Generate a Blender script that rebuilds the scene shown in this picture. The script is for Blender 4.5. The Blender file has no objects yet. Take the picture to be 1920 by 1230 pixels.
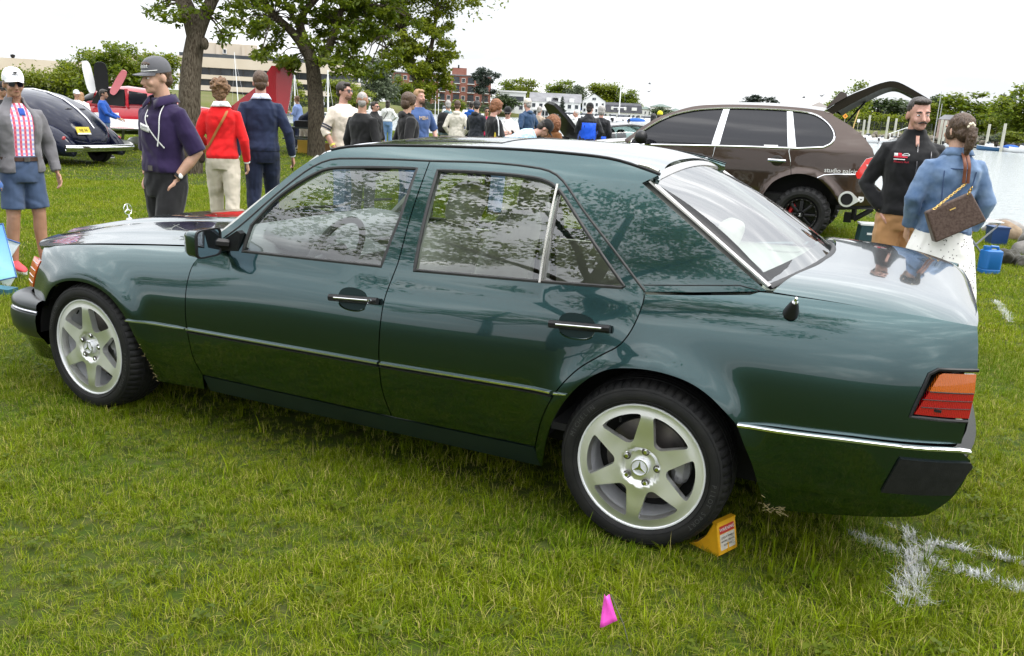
import bpy, bmesh, math, random
import numpy as np
from mathutils import Vector, Matrix, Euler
from mathutils.geometry import delaunay_2d_cdt
random.seed(11)
rng = np.random.default_rng(11)
SC = bpy.context.scene
COL = SC.collection
PI = math.pi
sin, cos = math.sin, math.cos
# ------------------------------------------------------------------ camera
cd = bpy.data.cameras.new('camera')
cam = bpy.data.objects.new('camera', cd)
COL.objects.link(cam)
CY, CP, CR = -0.4229, 0.2495, 0.0488
fw = Vector((sin(CY) * cos(CP), cos(CY) * cos(CP), -sin(CP)))
r0 = Vector((cos(CY), -sin(CY), 0))
u0 = r0.cross(fw)
rr = cos(CR) * r0 + sin(CR) * u0
uu = -sin(CR) * r0 + cos(CR) * u0
cam.matrix_world = Matrix(((rr.x, uu.x, -fw.x, 3.5355), (rr.y, uu.y, -fw.y, -3.6862), (rr.z, uu.z, -fw.z, 1.5418), (0, 0, 0, 1)))
cd.sensor_width = 36
cd.lens = 36 * 1602.87 / 1920
cd.clip_start, cd.clip_end = 0.05, 6000
SC.camera = cam
# ------------------------------------------------------------------ world, sun, exposure
SUN_EL, SUN_AZ = math.radians(60), math.radians(75)      # azimuth clockwise from +Y
wd = bpy.data.worlds.new('World')
SC.world = wd
wd.use_nodes = True
nt = wd.node_tree
nt.nodes.clear()
N = nt.nodes.new
out = N('ShaderNodeOutputWorld')
bg = N('ShaderNodeBackground')
bg.inputs['Strength'].default_value = 0.1
sky = N('ShaderNodeTexSky')
sky.sky_type = 'NISHITA'
sky.sun_disc = False
sky.sun_elevation = SUN_EL
sky.sun_rotation = SUN_AZ
tc = N('ShaderNodeTexCoord')
mp = N('ShaderNodeMapping')
mp.inputs['Scale'].default_value = (1.1, 1.1, 4.2)
nz = N('ShaderNodeTexNoise')
nz.inputs['Scale'].default_value = 3.4
nz.inputs['Detail'].default_value = 7
nz.inputs['Roughness'].default_value = 0.55
nz.inputs['Distortion'].default_value = 0.4
cr = N('ShaderNodeValToRGB')
cr.color_ramp.elements[0].position = 0.40
cr.color_ramp.elements[0].color = (0.50, 0.515, 0.54, 1)
cr.color_ramp.elements[1].position = 0.70
cr.color_ramp.elements[1].color = (1, 1, 1, 1)
e = cr.color_ramp.elements.new(0.55)
e.color = (0.60, 0.612, 0.63, 1)
sc = N('ShaderNodeVectorMath')
sc.operation = 'SCALE'
sx = N('ShaderNodeSeparateXYZ')
cl = N('ShaderNodeMapRange')                 # an overcast sky is brighter overhead than at the horizon
cl.inputs['From Min'].default_value = 0.06
cl.inputs['From Max'].default_value = 0.8
cl.inputs['To Min'].default_value = 11.0
cl.inputs['To Max'].default_value = 29.0
mx = N('ShaderNodeMix')
mx.data_type = 'RGBA'
mx.inputs['Factor'].default_value = 0.92
L = nt.links.new
L(tc.outputs['Generated'], mp.inputs['Vector'])
L(mp.outputs['Vector'], nz.inputs['Vector'])
L(tc.outputs['Generated'], sx.inputs[0])
L(sx.outputs['Z'], cl.inputs['Value'])
L(cl.outputs['Result'], sc.inputs['Scale'])
L(nz.outputs['Fac'], cr.inputs['Fac'])
L(cr.outputs['Color'], sc.inputs[0])
L(sky.outputs['Color'], mx.inputs['A'])
L(sc.outputs['Vector'], mx.inputs['B'])
L(mx.outputs['Result'], bg.inputs['Color'])
L(bg.outputs['Background'], out.inputs['Surface'])
sl = bpy.data.lights.new('sun', 'SUN')
sl.energy = 1.4
sl.angle = math.radians(32)
sl.color = (1.0, 0.955, 0.89)
sun = bpy.data.objects.new('sun', sl)
COL.objects.link(sun)
sdir = Vector((sin(SUN_AZ) * cos(SUN_EL), cos(SUN_AZ) * cos(SUN_EL), sin(SUN_EL)))
sun.location = sdir * 60
sun.rotation_euler = sdir.to_track_quat('Z', 'Y').to_euler()
vs = SC.view_settings
vs.view_transform = 'Standard'
vs.look = 'None'
vs.exposure = 0.85
vs.gamma = 1.0
vs.use_curve_mapping = False
SC.cycles.max_bounces = 8
SC.cycles.transparent_max_bounces = 16
SC.cycles.use_denoising = True
# ------------------------------------------------------------------ helpers
MATS = {}
def mat(name, col, rough=0.6, metal=0.0, col2=None, vscale=8.0, bump=0.0, bscale=40.0, coat=0.0, coatr=0.02, spec=0.5,
  sheen=0.0, stretch=None, detail=5.0, lo=0.35, hi=0.65, emit=None, sss=0.0):
 if name in MATS:
  return MATS[name]
 m = bpy.data.materials.new(name)
 m.use_nodes = True
 t = m.node_tree
 b = t.nodes['Principled BSDF']
 b.inputs['Base Color'].default_value = (*col, 1)
 b.inputs['Roughness'].default_value = rough
 b.inputs['Metallic'].default_value = metal
 b.inputs['Coat Weight'].default_value = coat
 b.inputs['Coat Roughness'].default_value = coatr
 b.inputs['Specular IOR Level'].default_value = spec
 b.inputs['Sheen Weight'].default_value = sheen
 if sss:
  b.inputs['Subsurface Weight'].default_value = sss
  b.inputs['Subsurface Radius'].default_value = (0.012, 0.004, 0.002)
 if emit:
  b.inputs['Emission Color'].default_value = (*emit[:3], 1)
  b.inputs['Emission Strength'].default_value = emit[3]
 co = t.nodes.new('ShaderNodeTexCoord')
 src = co.outputs['Object']
 if stretch:
  mpn = t.nodes.new('ShaderNodeMapping')
  mpn.inputs['Scale'].default_value = stretch
  t.links.new(src, mpn.inputs['Vector'])
  src = mpn.outputs['Vector']
 if col2:
  n = t.nodes.new('ShaderNodeTexNoise')
  n.inputs['Scale'].default_value = vscale
  n.inputs['Detail'].default_value = detail
  t.links.new(src, n.inputs['Vector'])
  r = t.nodes.new('ShaderNodeValToRGB')
  r.color_ramp.elements[0].position = lo
  r.color_ramp.elements[1].position = hi
  r.color_ramp.elements[0].color = (*col, 1)
  r.color_ramp.elements[1].color = (*col2, 1)
  t.links.new(n.outputs['Fac'], r.inputs['Fac'])
  t.links.new(r.outputs['Color'], b.inputs['Base Color'])
 if bump:
  n2 = t.nodes.new('ShaderNodeTexNoise')
  n2.inputs['Scale'].default_value = bscale
  n2.inputs['Detail'].default_value = 6
  t.links.new(src, n2.inputs['Vector'])
  bp = t.nodes.new('ShaderNodeBump')
  bp.inputs['Strength'].default_value = bump
  bp.inputs['Distance'].default_value = 0.02
  t.links.new(n2.outputs['Fac'], bp.inputs['Height'])
  t.links.new(bp.outputs['Normal'], b.inputs['Normal'])
 MATS[name] = m
 return m
def glass_mat(name, tint, f0=.1, rough=0.0):
 """thin sheet of glass: clear, with a mirror share that grows towards grazing view (Schlick)"""
 m = bpy.data.materials.new(name)
 m.use_nodes = True
 t = m.node_tree
 t.nodes.clear()
 o = t.nodes.new('ShaderNodeOutputMaterial')
 tr = t.nodes.new('ShaderNodeBsdfTransparent')
 tr.inputs['Color'].default_value = (*tint, 1)
 gl = t.nodes.new('ShaderNodeBsdfGlossy')
 gl.inputs['Roughness'].default_value = rough
 g = t.nodes.new('ShaderNodeNewGeometry')
 dt = t.nodes.new('ShaderNodeVectorMath')
 dt.operation = 'DOT_PRODUCT'
 t.links.new(g.outputs['Normal'], dt.inputs[0])
 t.links.new(g.outputs['Incoming'], dt.inputs[1])
 prev = dt.outputs['Value']
 for op, v, swap in (('ABSOLUTE', 0, 0), ('SUBTRACT', 1, 1), ('POWER', 5, 0), ('MULTIPLY', 1 - f0, 0), ('ADD', f0, 0)):
  n = t.nodes.new('ShaderNodeMath')
  n.operation = op
  n.use_clamp = True
  t.links.new(prev, n.inputs[1 if swap else 0])
  n.inputs[0 if swap else 1].default_value = v
  prev = n.outputs[0]
 ms = t.nodes.new('ShaderNodeMixShader')
 t.links.new(prev, ms.inputs['Fac'])
 t.links.new(tr.outputs['BSDF'], ms.inputs[1])
 t.links.new(gl.outputs['BSDF'], ms.inputs[2])
 t.links.new(ms.outputs['Shader'], o.inputs['Surface'])
 MATS[name] = m
 return m
def leaf_mat(name, c1, c2, trans=0.35, rough=0.5):
 # leaf colour varies from leaf to leaf through the 'tone' attribute
 m = bpy.data.materials.new(name)
 m.use_nodes = True
 t = m.node_tree
 b = t.nodes['Principled BSDF']
 o = t.nodes['Material Output']
 at = t.nodes.new('ShaderNodeAttribute')
 at.attribute_name = 'tone'
 mxn = t.nodes.new('ShaderNodeMix')
 mxn.data_type = 'RGBA'
 mxn.inputs['A'].default_value = (*c1, 1)
 mxn.inputs['B'].default_value = (*c2, 1)
 t.links.new(at.outputs['Fac'], mxn.inputs['Factor'])
 t.links.new(mxn.outputs['Result'], b.inputs['Base Color'])
 b.inputs['Roughness'].default_value = rough
 tl = t.nodes.new('ShaderNodeBsdfTranslucent')
 t.links.new(mxn.outputs['Result'], tl.inputs['Color'])
 ms = t.nodes.new('ShaderNodeMixShader')
 ms.inputs['Fac'].default_value = trans
 t.links.new(b.outputs['BSDF'], ms.inputs[1])
 t.links.new(tl.outputs['BSDF'], ms.inputs[2])
 t.links.new(ms.outputs['Shader'], o.inputs['Surface'])
 MATS[name] = m
 return m
def rotm(rx=0, ry=0, rz=0):
 return np.array(Euler((rx, ry, rz)).to_matrix())
class MB:
 """collects shapes, then links them as ONE mesh object"""
 def __init__(s):
  s.v, s.f, s.n = [], [], 0
 def add(s, v, f):
  v = np.asarray(v, float).reshape(-1, 3)
  s.v.append(v)
  s.f += [tuple(i + s.n for i in q) for q in f]
  s.n += len(v)
  return s
 def box(s, c, d, rot=None, taper=(1, 1)):
  x, y, z = np.array(d) / 2
  v = np.array([(-x, -y, -z), (x, -y, -z), (x, y, -z), (-x, y, -z), (-x, -y, z), (x, -y, z), (x, y, z), (-x, y, z)])
  v[4:, 0] *= taper[0]
  v[4:, 1] *= taper[1]
  if rot is not None:
   v = v @ rot.T
  return s.add(v + np.array(c), [(3, 2, 1, 0), (4, 5, 6, 7), (0, 1, 5, 4), (1, 2, 6, 5), (2, 3, 7, 6), (3, 0, 4, 7)])
 def rings(s, R, cap=True, close=False):
  n = len(R[0])
  f = []
  m = len(R)
  for i in range(m if close else m - 1):
   j = (i + 1) % m
   for k in range(n):
    l = (k + 1) % n
    f.append((i * n + k, i * n + l, j * n + l, j * n + k))
  if cap and not close:
   f.append(tuple(range(n - 1, -1, -1)))
   f.append(tuple(range((m - 1) * n, m * n)))
  return s.add(np.concatenate([np.asarray(r, float) for r in R]), f)
 def tube(s, pts, r, n=8, cap=True, flat=1.0, up=None, close=False):
  P = np.array(pts, float)
  m = len(P)
  rad = np.full(m, r) if np.isscalar(r) else np.array(r, float)
  T = np.zeros_like(P)
  if close:
   T = np.roll(P, -1, 0) - np.roll(P, 1, 0)
  else:
   T[1:-1] = P[2:] - P[:-2]
   T[0] = P[1] - P[0]
   T[-1] = P[-1] - P[-2]
  T /= np.linalg.norm(T, axis=1)[:, None] + 1e-12
  ref = np.array(up if up is not None else ((0, 0, 1) if abs(T[0][2]) < 0.9 else (1, 0, 0)), float)
  R = []
  a = np.arange(n) * 2 * PI / n + PI / n
  for i in range(m):
   x = np.cross(ref, T[i])
   x /= np.linalg.norm(x) + 1e-12
   y = np.cross(T[i], x)
   if up is None:
    ref = y
   R.append(P[i] + rad[i] * (np.cos(a)[:, None] * x + np.sin(a)[:, None] * y * flat))
  return s.rings(R, cap, close)
 def ellip(s, c, r, n=14, m=9, rot=None):
  R = []
  for i in range(1, m):
   th = PI * i / m
   a = np.arange(n) * 2 * PI / n
   R.append(np.c_[np.cos(a) * sin(th), np.sin(a) * sin(th), np.full(n, -cos(th))])
  v = np.concatenate([np.array([[0, 0, -1.0]])] + R + [np.array([[0, 0, 1.0]])]) * np.array(r)
  if rot is not None:
   v = v @ rot.T
  f = [(0, 1 + (k + 1) % n, 1 + k) for k in range(n)]
  for i in range(m - 2):
   for k in range(n):
    l = (k + 1) % n
    f.append((1 + i * n + k, 1 + i * n + l, 1 + (i + 1) * n + l, 1 + (i + 1) * n + k))
  b = 1 + (m - 2) * n
  f += [(b + k, b + (k + 1) % n, len(v) - 1) for k in range(n)]
  return s.add(v + np.array(c), f)
 def lathe(s, prof, c, ax='y', n=32, close=False):
  a = np.arange(n) * 2 * PI / n
  R = []
  for r, h in prof:
   x, z = r * np.cos(a), r * np.sin(a)
   hh = np.full(n, h)
   R.append(np.array(c) + {'y': np.c_[x, hh, -z], 'z': np.c_[x, z, hh], 'x': np.c_[hh, x, z]}[ax])
  return s.rings(R, False, close)
 def prism(s, poly, o, u, v, w):
  o, u, v, w = map(lambda q: np.array(q, float), (o, u, v, w))
  P = np.array(poly, float)
  b = o + P[:, :1] * u + P[:, 1:] * v
  n = len(P)
  f = [tuple(range(n - 1, -1, -1)), tuple(range(n, 2 * n))] + [(i, (i + 1) % n, n + (i + 1) % n, n + i) for i in range(n)]
  return s.add(np.concatenate([b, b + w]), f)
 def mesh(s, name, smooth=None):
  me = bpy.data.meshes.new(name)
  v = np.concatenate(s.v) if s.v else np.zeros((0, 3))
  me.from_pydata(v.tolist(), [], s.f)
  if smooth:
   me.shade_smooth()
   me.set_sharp_from_angle(angle=math.radians(smooth))
  return me
 def build(s, name, m, parent=None, smooth=40, fix=False):
  me = s.mesh(name, smooth)
  if fix:
   b = bmesh.new()
   b.from_mesh(me)
   bmesh.ops.recalc_face_normals(b, faces=b.faces)
   b.to_mesh(me)
   b.free()
  return link(name, me, m, parent)
def link(name, me, m, parent=None):
 if m is not None and not me.materials:
  me.materials.append(m)
 o = bpy.data.objects.new(name, me)
 COL.objects.link(o)
 if parent is not None:
  o.parent = parent
 return o
def tag(o, label=None, cat=None, group=None, kind=None):
 if label:
  o['label'] = label
 if cat:
  o['category'] = cat
 if group:
  o['group'] = group
 if kind:
  o['kind'] = kind
 return o
def thing(name, label, cat, loc=(0, 0, 0), rz=0, group=None):
 o = bpy.data.objects.new(name, None)
 o.empty_display_size = 0.1
 COL.objects.link(o)
 o.location = loc
 o.rotation_euler = (0, 0, rz)
 return tag(o, label, cat, group)
def dup(o, loc=None, rz=None, label=None, scale=None, parent=None):
 c = o.copy()
 COL.objects.link(c)
 if parent is not None:
  c.parent = parent
 for ch in o.children:
  dup(ch, parent=c)
 if loc is not None:
  c.location = loc
 if rz is not None:
  c.rotation_euler = (0, 0, rz)
 if scale is not None:
  c.scale = scale
 if label:
  c['label'] = label
 return c
def cspline(P, step=0.025):
 """Catmull-Rom through points, resampled"""
 P = [np.array(p, float) for p in P]
 Q = [2 * P[0] - P[1]] + P + [2 * P[-1] - P[-2]]
 o = []
 for i in range(1, len(Q) - 2):
  p0, p1, p2, p3 = Q[i - 1:i + 3]
  t0, t1, t2, t3 = np.cumsum([0] + [max(np.linalg.norm(b - a), 1e-6) ** 0.5 for a, b in ((p0, p1), (p1, p2), (p2, p3))])
  n = max(1, int(math.ceil(np.linalg.norm(p2 - p1) / step)))
  for t in t1 + (t2 - t1) * np.arange(n) / n:
   a1 = (t1 - t) / (t1 - t0) * p0 + (t - t0) / (t1 - t0) * p1
   a2 = (t2 - t) / (t2 - t1) * p1 + (t - t1) / (t2 - t1) * p2
   a3 = (t3 - t) / (t3 - t2) * p2 + (t - t2) / (t3 - t2) * p3
   b1 = (t2 - t) / (t2 - t0) * a1 + (t - t0) / (t2 - t0) * a2
   b2 = (t3 - t) / (t3 - t1) * a2 + (t - t1) / (t3 - t1) * a3
   o.append((t2 - t) / (t2 - t1) * b1 + (t - t1) / (t2 - t1) * b2)
 o.append(P[-1])
 return [tuple(q) for q in o]
def lin(P, step=0.025):
 o = []
 for a, b in zip(P[:-1], P[1:]):
  a, b = np.array(a, float), np.array(b, float)
  n = max(1, int(math.ceil(np.linalg.norm(b - a) / step)))
  o += [tuple(a + (b - a) * i / n) for i in range(n)]
 return o + [tuple(P[-1])]
def loop(*edges):
 o = []
 for e_ in edges:
  for q in e_:
   if not o or math.dist(o[-1], q) > 1e-4:
    o.append(tuple(q))
 if math.dist(o[0], o[-1]) < 1e-4:
  o.pop()
 return o
def area2(P):
 P = np.array(P)
 x, y = P[:, 0], P[:, 1]
 return 0.5 * np.sum(x * np.roll(y, -1) - np.roll(x, -1) * y)
def inset(P, d):
 P = np.array(P)
 if area2(P) < 0:
  P = P[::-1]
 a = P - np.roll(P, 1, 0)
 b = np.roll(P, -1, 0) - P
 a /= np.linalg.norm(a, axis=1)[:, None] + 1e-12
 b /= np.linalg.norm(b, axis=1)[:, None] + 1e-12
 na = np.c_[-a[:, 1], a[:, 0]]
 nb = np.c_[-b[:, 1], b[:, 0]]
 n = na + nb
 l = np.linalg.norm(n, axis=1)[:, None]
 n = n / np.maximum(l, 0.5) * np.minimum(2 / np.maximum(l, 0.5), 2.0) * 1.0
 return P + n * d
def inside(P, poly):
 x, y = P[:, 0], P[:, 1]
 q = np.array(poly)
 r = np.zeros(len(P), bool)
 j = len(q) - 1
 for i in range(len(q)):
  xi, yi = q[i]
  xj, yj = q[j]
  c = ((yi > y) != (yj > y)) & (x < (xj - xi) * (y - yi) / (yj - yi + 1e-15) + xi)
  r ^= c
  j = i
 return r
def panel(name, outline, fn, m, parent, axis='y', side=-1, holes=(), grid=0.04, gap=0.0025, flange=0.022, off=0.0, zero=None):
 """A curved sheet over a 2-D outline. axis 'y': outline in (x,z), surface y = side*fn(x,z).
 axis 'z': outline in (x,y), surface z = fn(x,y). Edges turn inwards by `flange`."""
 out_ = inset(outline, gap)
 hs = [inset(h, -gap * 0.3) if True else h for h in holes]
 pts = [tuple(q) for q in out_]
 edges = [(i, (i + 1) % len(pts)) for i in range(len(pts))]
 for h in hs:
  b = len(pts)
  pts += [tuple(q) for q in h]
  edges += [(b + i, b + (i + 1) % len(h)) for i in range(len(h))]
 nb = len(pts)
 B = np.array(pts)
 lo_, hi_ = B.min(0), B.max(0)
 gx, gz = np.meshgrid(np.arange(lo_[0] + grid / 2, hi_[0], grid), np.arange(lo_[1] + grid / 2, hi_[1], grid))
 G = np.c_[gx.ravel(), gz.ravel()]
 k = inside(G, out_)
 for h in hs:
  k &= ~inside(G, h)
 G = G[k]
 if len(G):
  dmin = np.min(np.linalg.norm(G[:, None] - B[None], axis=2), axis=1)
  G = G[dmin > grid * 0.42]
  pts += [tuple(q) for q in G]
 V2, E2, F2, ov, oe, of = delaunay_2d_cdt([Vector(q) for q in pts], edges, [], 1, 1e-6)
 V2 = np.array([tuple(q) for q in V2])
 F2 = np.array([tuple(q) for q in F2 if len(q) == 3])
 c = V2[F2].mean(1)
 keep = inside(c, out_)
 for h in hs:
  keep &= ~inside(c, h)
 F2 = F2[keep]
 eps = 1e-3
 def S(P):
  return fn(P[:, 0], P[:, 1]) + off
 h0 = S(V2)
 dx = (S(V2 + [eps, 0]) - S(V2 - [eps, 0])) / (2 * eps)
 dz = (S(V2 + [0, eps]) - S(V2 - [0, eps])) / (2 * eps)
 if axis == 'y':
  V3 = np.c_[V2[:, 0], side * h0, V2[:, 1]]
  NN = np.c_[-dx, np.full(len(V2), side), -dz]
 else:
  V3 = np.c_[V2[:, 0], V2[:, 1], h0]
  NN = np.c_[-dx, -dz, np.ones(len(V2))]
 NN /= np.linalg.norm(NN, axis=1)[:, None]
 # orientation
 t0 = F2[0]
 nrm = np.cross(V3[t0[1]] - V3[t0[0]], V3[t0[2]] - V3[t0[0]])
 if nrm @ NN[t0[0]] < 0:
  F2 = F2[:, ::-1]
 faces = [tuple(int(i) for i in q) for q in F2]
 ln = [tuple(NN[i]) for q in faces for i in q]
 verts = [tuple(q) for q in V3]
 # flange round free edges
 cnt = {}
 for q in faces:
  for a, b in ((q[0], q[1]), (q[1], q[2]), (q[2], q[0])):
   cnt[(a, b)] = 1
 bd = [(a, b) for (a, b) in cnt if (b, a) not in cnt]
 mp_ = {}
 for a, b in bd:
  for i in (a, b):
   if i not in mp_:
    mp_[i] = len(verts)
    verts.append(tuple(V3[i] - NN[i] * flange))
 for a, b in bd:
  q = (b, a, mp_[a], mp_[b])
  p_ = [np.array(verts[i]) for i in q]
  n_ = np.cross(p_[1] - p_[0], p_[2] - p_[0])
  l_ = np.linalg.norm(n_)
  n_ = n_ / l_ if l_ > 0 else NN[a]
  faces.append(q)
  ln += [tuple(n_)] * 4
 me = bpy.data.meshes.new(name)
 me.from_pydata(verts, [], faces)
 me.shade_smooth()
 me.normals_split_custom_set(ln)
 return link(name, me, m, parent)
FONT_CACHE = {}
def text_mesh(s, size, depth=0.0):
 cu = bpy.data.curves.new('lettering', 'FONT')
 cu.body = s
 cu.size = size
 cu.extrude = depth
 cu.align_x = 'CENTER'
 cu.align_y = 'CENTER'
 cu.resolution_u = 3
 o = bpy.data.objects.new('lettering', cu)
 COL.objects.link(o)
 dg = bpy.context.evaluated_depsgraph_get()
 me = bpy.data.meshes.new_from_object(o.evaluated_get(dg))
 bpy.data.objects.remove(o)
 me.materials.clear()
 return me
# ------------------------------------------------------------------ GREEN SEDAN
def nspline(xs, ys):
 xs = np.array(xs, float)
 ys = np.array(ys, float)
 n = len(xs)
 h = np.diff(xs)
 A = np.zeros((n, n))
 b = np.zeros(n)
 A[0, 0] = A[-1, -1] = 1
 for i in range(1, n - 1):
  A[i, i - 1] = h[i - 1]
  A[i, i] = 2 * (h[i - 1] + h[i])
  A[i, i + 1] = h[i]
  b[i] = 6 * ((ys[i + 1] - ys[i]) / h[i] - (ys[i] - ys[i - 1]) / h[i - 1])
 M = np.linalg.solve(A, b)
 def f(x):
  x = np.clip(np.asarray(x, float), xs[0], xs[-1])
  i = np.clip(np.searchsorted(xs, x) - 1, 0, n - 2)
  a = xs[i + 1] - x
  c = x - xs[i]
  hh = h[i]
  return (M[i] * a ** 3 + M[i + 1] * c ** 3) / (6 * hh) + (ys[i] / hh - M[i] * hh / 6) * a + (ys[i + 1] / hh - M[i + 1] * hh / 6) * c
 return f
PROF = nspline([.05, .15, .28, .42, .54, .66, .76, .83, .88, .92, .955, .98, 1.0, 1.02],
               [.77, .81, .848, .868, .876, .873, .862, .847, .831, .813, .787, .755, .70, .60])
SHIFT = nspline([-.9, -.45, -.2, .18, .6, .9, 1.3, 1.7, 2.2, 2.7, 3.2, 3.9],
    [-.27, -.228, -.19, -.152, -.116, -.075, -.05, -.043, -.022, 0, .018, .018])
def sstep(a, b, t):
 t = np.clip((t - a) / (b - a), 0, 1)
 return t * t * (3 - 2 * t)
def FL(x, z, door=False):      # half width of the lower body
 x = np.asarray(x, float)
 z = np.asarray(z, float)
 zz = z - SHIFT(x) * sstep(.45, .85, z)
 lo = PROF(np.minimum(zz, .90)) - .2 * np.clip(zz - .90, 0, 2) if door else PROF(zz)
 lo = lo - .30 * np.clip(.2 - x, 0, 2) ** 3 - .42 * np.clip(x - 3.1, 0, 2) ** 4
 for cx in (0, 2.8):
  r = np.hypot(x - cx, z - .315)
  lo = lo + .022 * np.exp(-((r - .36) / .075) ** 2) * sstep(.25, .45, z)
 return lo
def FG(x, z):                  # half width of the cabin
 x = np.asarray(x, float)
 z = np.asarray(z, float)
 dz = z - .89 - .045 * sstep(1.6, 2.7, x)
 return .812 - .33 * dz - .389 * dz * np.abs(dz) - 2 * np.clip(z - 1.31, 0, 1) ** 2 - .05 * np.clip(x - 2.4, 0, 2) ** 2 - .04 * np.clip(1.2 - x, 0, 2) ** 2
def FD(x, z):
 lo = FL(x, z, True)
 g = FG(x, z)
 k = .010
 h = np.clip(.5 + .5 * (g - lo) / k, 0, 1)
 return g * (1 - h) + lo * h - k * h * (1 - h)
HG = nspline([-.9, -.65, -.43, -.19, .18, .6, .8], [.655, .705, .751, .791, .831, .867, .88])   # hood edge height
def ZH(x, y):                  # hood
 a = np.abs(y)
 return HG(x) + .072 * (1 - np.clip(a / .74, 0, 1.2) ** 2.6) + .014 * sstep(.36, .29, a) + .008 * sstep(.62, .55, a)
ZRC = nspline([1.0, 1.2, 1.32, 1.46, 1.62, 1.78, 2.09, 2.29, 2.52, 2.65, 2.8], [1.27, 1.345, 1.381, 1.400, 1.410, 1.416, 1.423, 1.421, 1.406, 1.377, 1.32])
def ZR(x, y):                  # roof
 return ZRC(x) - .034 * np.clip(np.abs(y) / .56, 0, 1.3) ** 2.4
ZTC = nspline([3.0, 3.25, 3.45, 3.60, 3.70, 3.76, 3.80, 3.9], [1.045, 1.043, 1.036, 1.019, .997, .978, .955, .88])
def ZT(x, y):                  # boot lid
 return ZTC(x) - .052 * np.clip(np.abs(y) / .765, 0, 1.3) ** 7
M_PAINT = mat('green_metallic_paint', (.027, .066, .069), .21, 1.0, coat=1.0, coatr=.025)
t_ = M_PAINT.node_tree
b_ = t_.nodes['Principled BSDF']
n_ = t_.nodes.new('ShaderNodeTexNoise')
n_.inputs['Scale'].default_value = 900
c_ = t_.nodes.new('ShaderNodeTexCoord')
t_.links.new(c_.outputs['Object'], n_.inputs['Vector'])
r_ = t_.nodes.new('ShaderNodeValToRGB')
r_.color_ramp.elements[0].color = (.023, .057, .060, 1)
r_.color_ramp.elements[1].color = (.031, .076, .078, 1)
t_.links.new(n_.outputs['Fac'], r_.inputs['Fac'])
t_.links.new(r_.outputs['Color'], b_.inputs['Base Color'])
b_.inputs['Coat IOR'].default_value = 1.62
M_CLAD = mat('dark_green_lower_cladding', (.006, .016, .016), .42, .4, coat=.3, coatr=.12, col2=(.009, .021, .020), vscale=5)
M_CHROME = mat('chrome', (.82, .82, .84), .06, 1.0)
M_SATIN = mat('satin_alloy_trim', (.62, .60, .57), .22, 1.0)
M_RUBBER = mat('black_rubber', (.012, .012, .013), .55, col2=(.022, .022, .022), vscale=30)
M_BLACK = mat('black_plastic', (.009, .009, .010), .38, col2=(.013, .013, .014), vscale=40, bump=.1, bscale=300, spec=.3)
M_DARK = mat('dark_underside', (.006, .006, .006), .9)
M_GLASS = glass_mat('car_glass', (.70, .75, .72), .15)
M_RGLASS = glass_mat('rear_car_glass', (.76, .82, .78), .34)
M_TYRE = mat('tyre_rubber', (.008, .008, .0085), .6, col2=(.014, .0135, .013), vscale=18, bump=.08, bscale=200, spec=.3)
M_ALLOY = mat('machined_alloy', (.84, .84, .82), .34, .88, col2=(.92, .92, .90), vscale=6)
t_ = M_ALLOY.node_tree                          # turned (machined) faces: radial anisotropic sheen
tg_ = t_.nodes.new('ShaderNodeTangent')
tg_.direction_type = 'RADIAL'
tg_.axis = 'Y'
t_.links.new(tg_.outputs['Tangent'], t_.nodes['Principled BSDF'].inputs['Tangent'])
t_.nodes['Principled BSDF'].inputs['Anisotropic'].default_value = .75
M_SILVER = mat('silver_wheel_paint', (.74, .75, .78), .35, .25, coat=.6)
M_STEEL = mat('dark_brake_steel', (.11, .105, .10), .45, .9, col2=(.19, .17, .16), vscale=14)
M_LEATHER = mat('pale_grey_leather', (.62, .61, .53), .5, col2=(.54, .53, .46), vscale=9, bump=.08, bscale=120)
M_DASH = mat('grey_dashboard', (.26, .27, .28), .5, col2=(.22, .23, .24), vscale=30)
M_LINER = mat('grey_headlining', (.45, .45, .43), .9)
M_AMBER = mat('amber_lens', (.50, .105, .006), .08, coat=1.0)
M_ORANGE = mat('orange_lens', (.72, .10, .015), .1, coat=1.0)
M_RED = mat('red_lens', (.36, .004, .008), .08, coat=1.0)
for m_ in (M_AMBER, M_RED):                     # moulded flutes inside the lenses
 t_ = m_.node_tree
 w_ = t_.nodes.new('ShaderNodeTexWave')
 w_.inputs['Scale'].default_value = 62
 c_ = t_.nodes.new('ShaderNodeTexCoord')
 t_.links.new(c_.outputs['Object'], w_.inputs['Vector'])
 bp = t_.nodes.new('ShaderNodeBump')
 bp.inputs['Strength'].default_value = .55
 bp.inputs['Distance'].default_value = .004
 t_.links.new(w_.outputs['Fac'], bp.inputs['Height'])
 t_.links.new(bp.outputs['Normal'], t_.nodes['Principled BSDF'].inputs['Normal'])
CAR = thing('sedan', 'dark green metallic four-door sedan with silver six-spoke wheels parked on the grass in front', 'car', (0, 0, 0))
FGAP = cspline([(.698, .86), (.655, .80), (.646, .72), (.647, .60), (.653, .50), (.671, .37), (.711, .293)])
DTF = cspline([(.698, .86), (.80, .925), (.868, .974), (.925, 1.025), (1.074, 1.172), (1.18, 1.262), (1.258, 1.297), (1.374, 1.309), (1.56, 1.318), (1.741, 1.323)])
BGAP = cspline([(1.741, 1.323), (1.730, 1.10), (1.722, .925), (1.711, .88), (1.694, .80), (1.687, .68), (1.687, .526), (1.698, .405), (1.736, .291)])
DTR = cspline([(1.741, 1.323), (2.008, 1.334), (2.193, 1.331), (2.278, 1.322), (2.333, 1.299), (2.467, 1.185), (2.601, 1.073), (2.739, .949)])
RGAP = cspline([(2.739, .949), (2.745, .925), (2.728, .832), (2.688, .757), (2.622, .708), (2.548, .65), (2.493, .586), (2.452, .52), (2.417, .437), (2.381, .299)])
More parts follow.
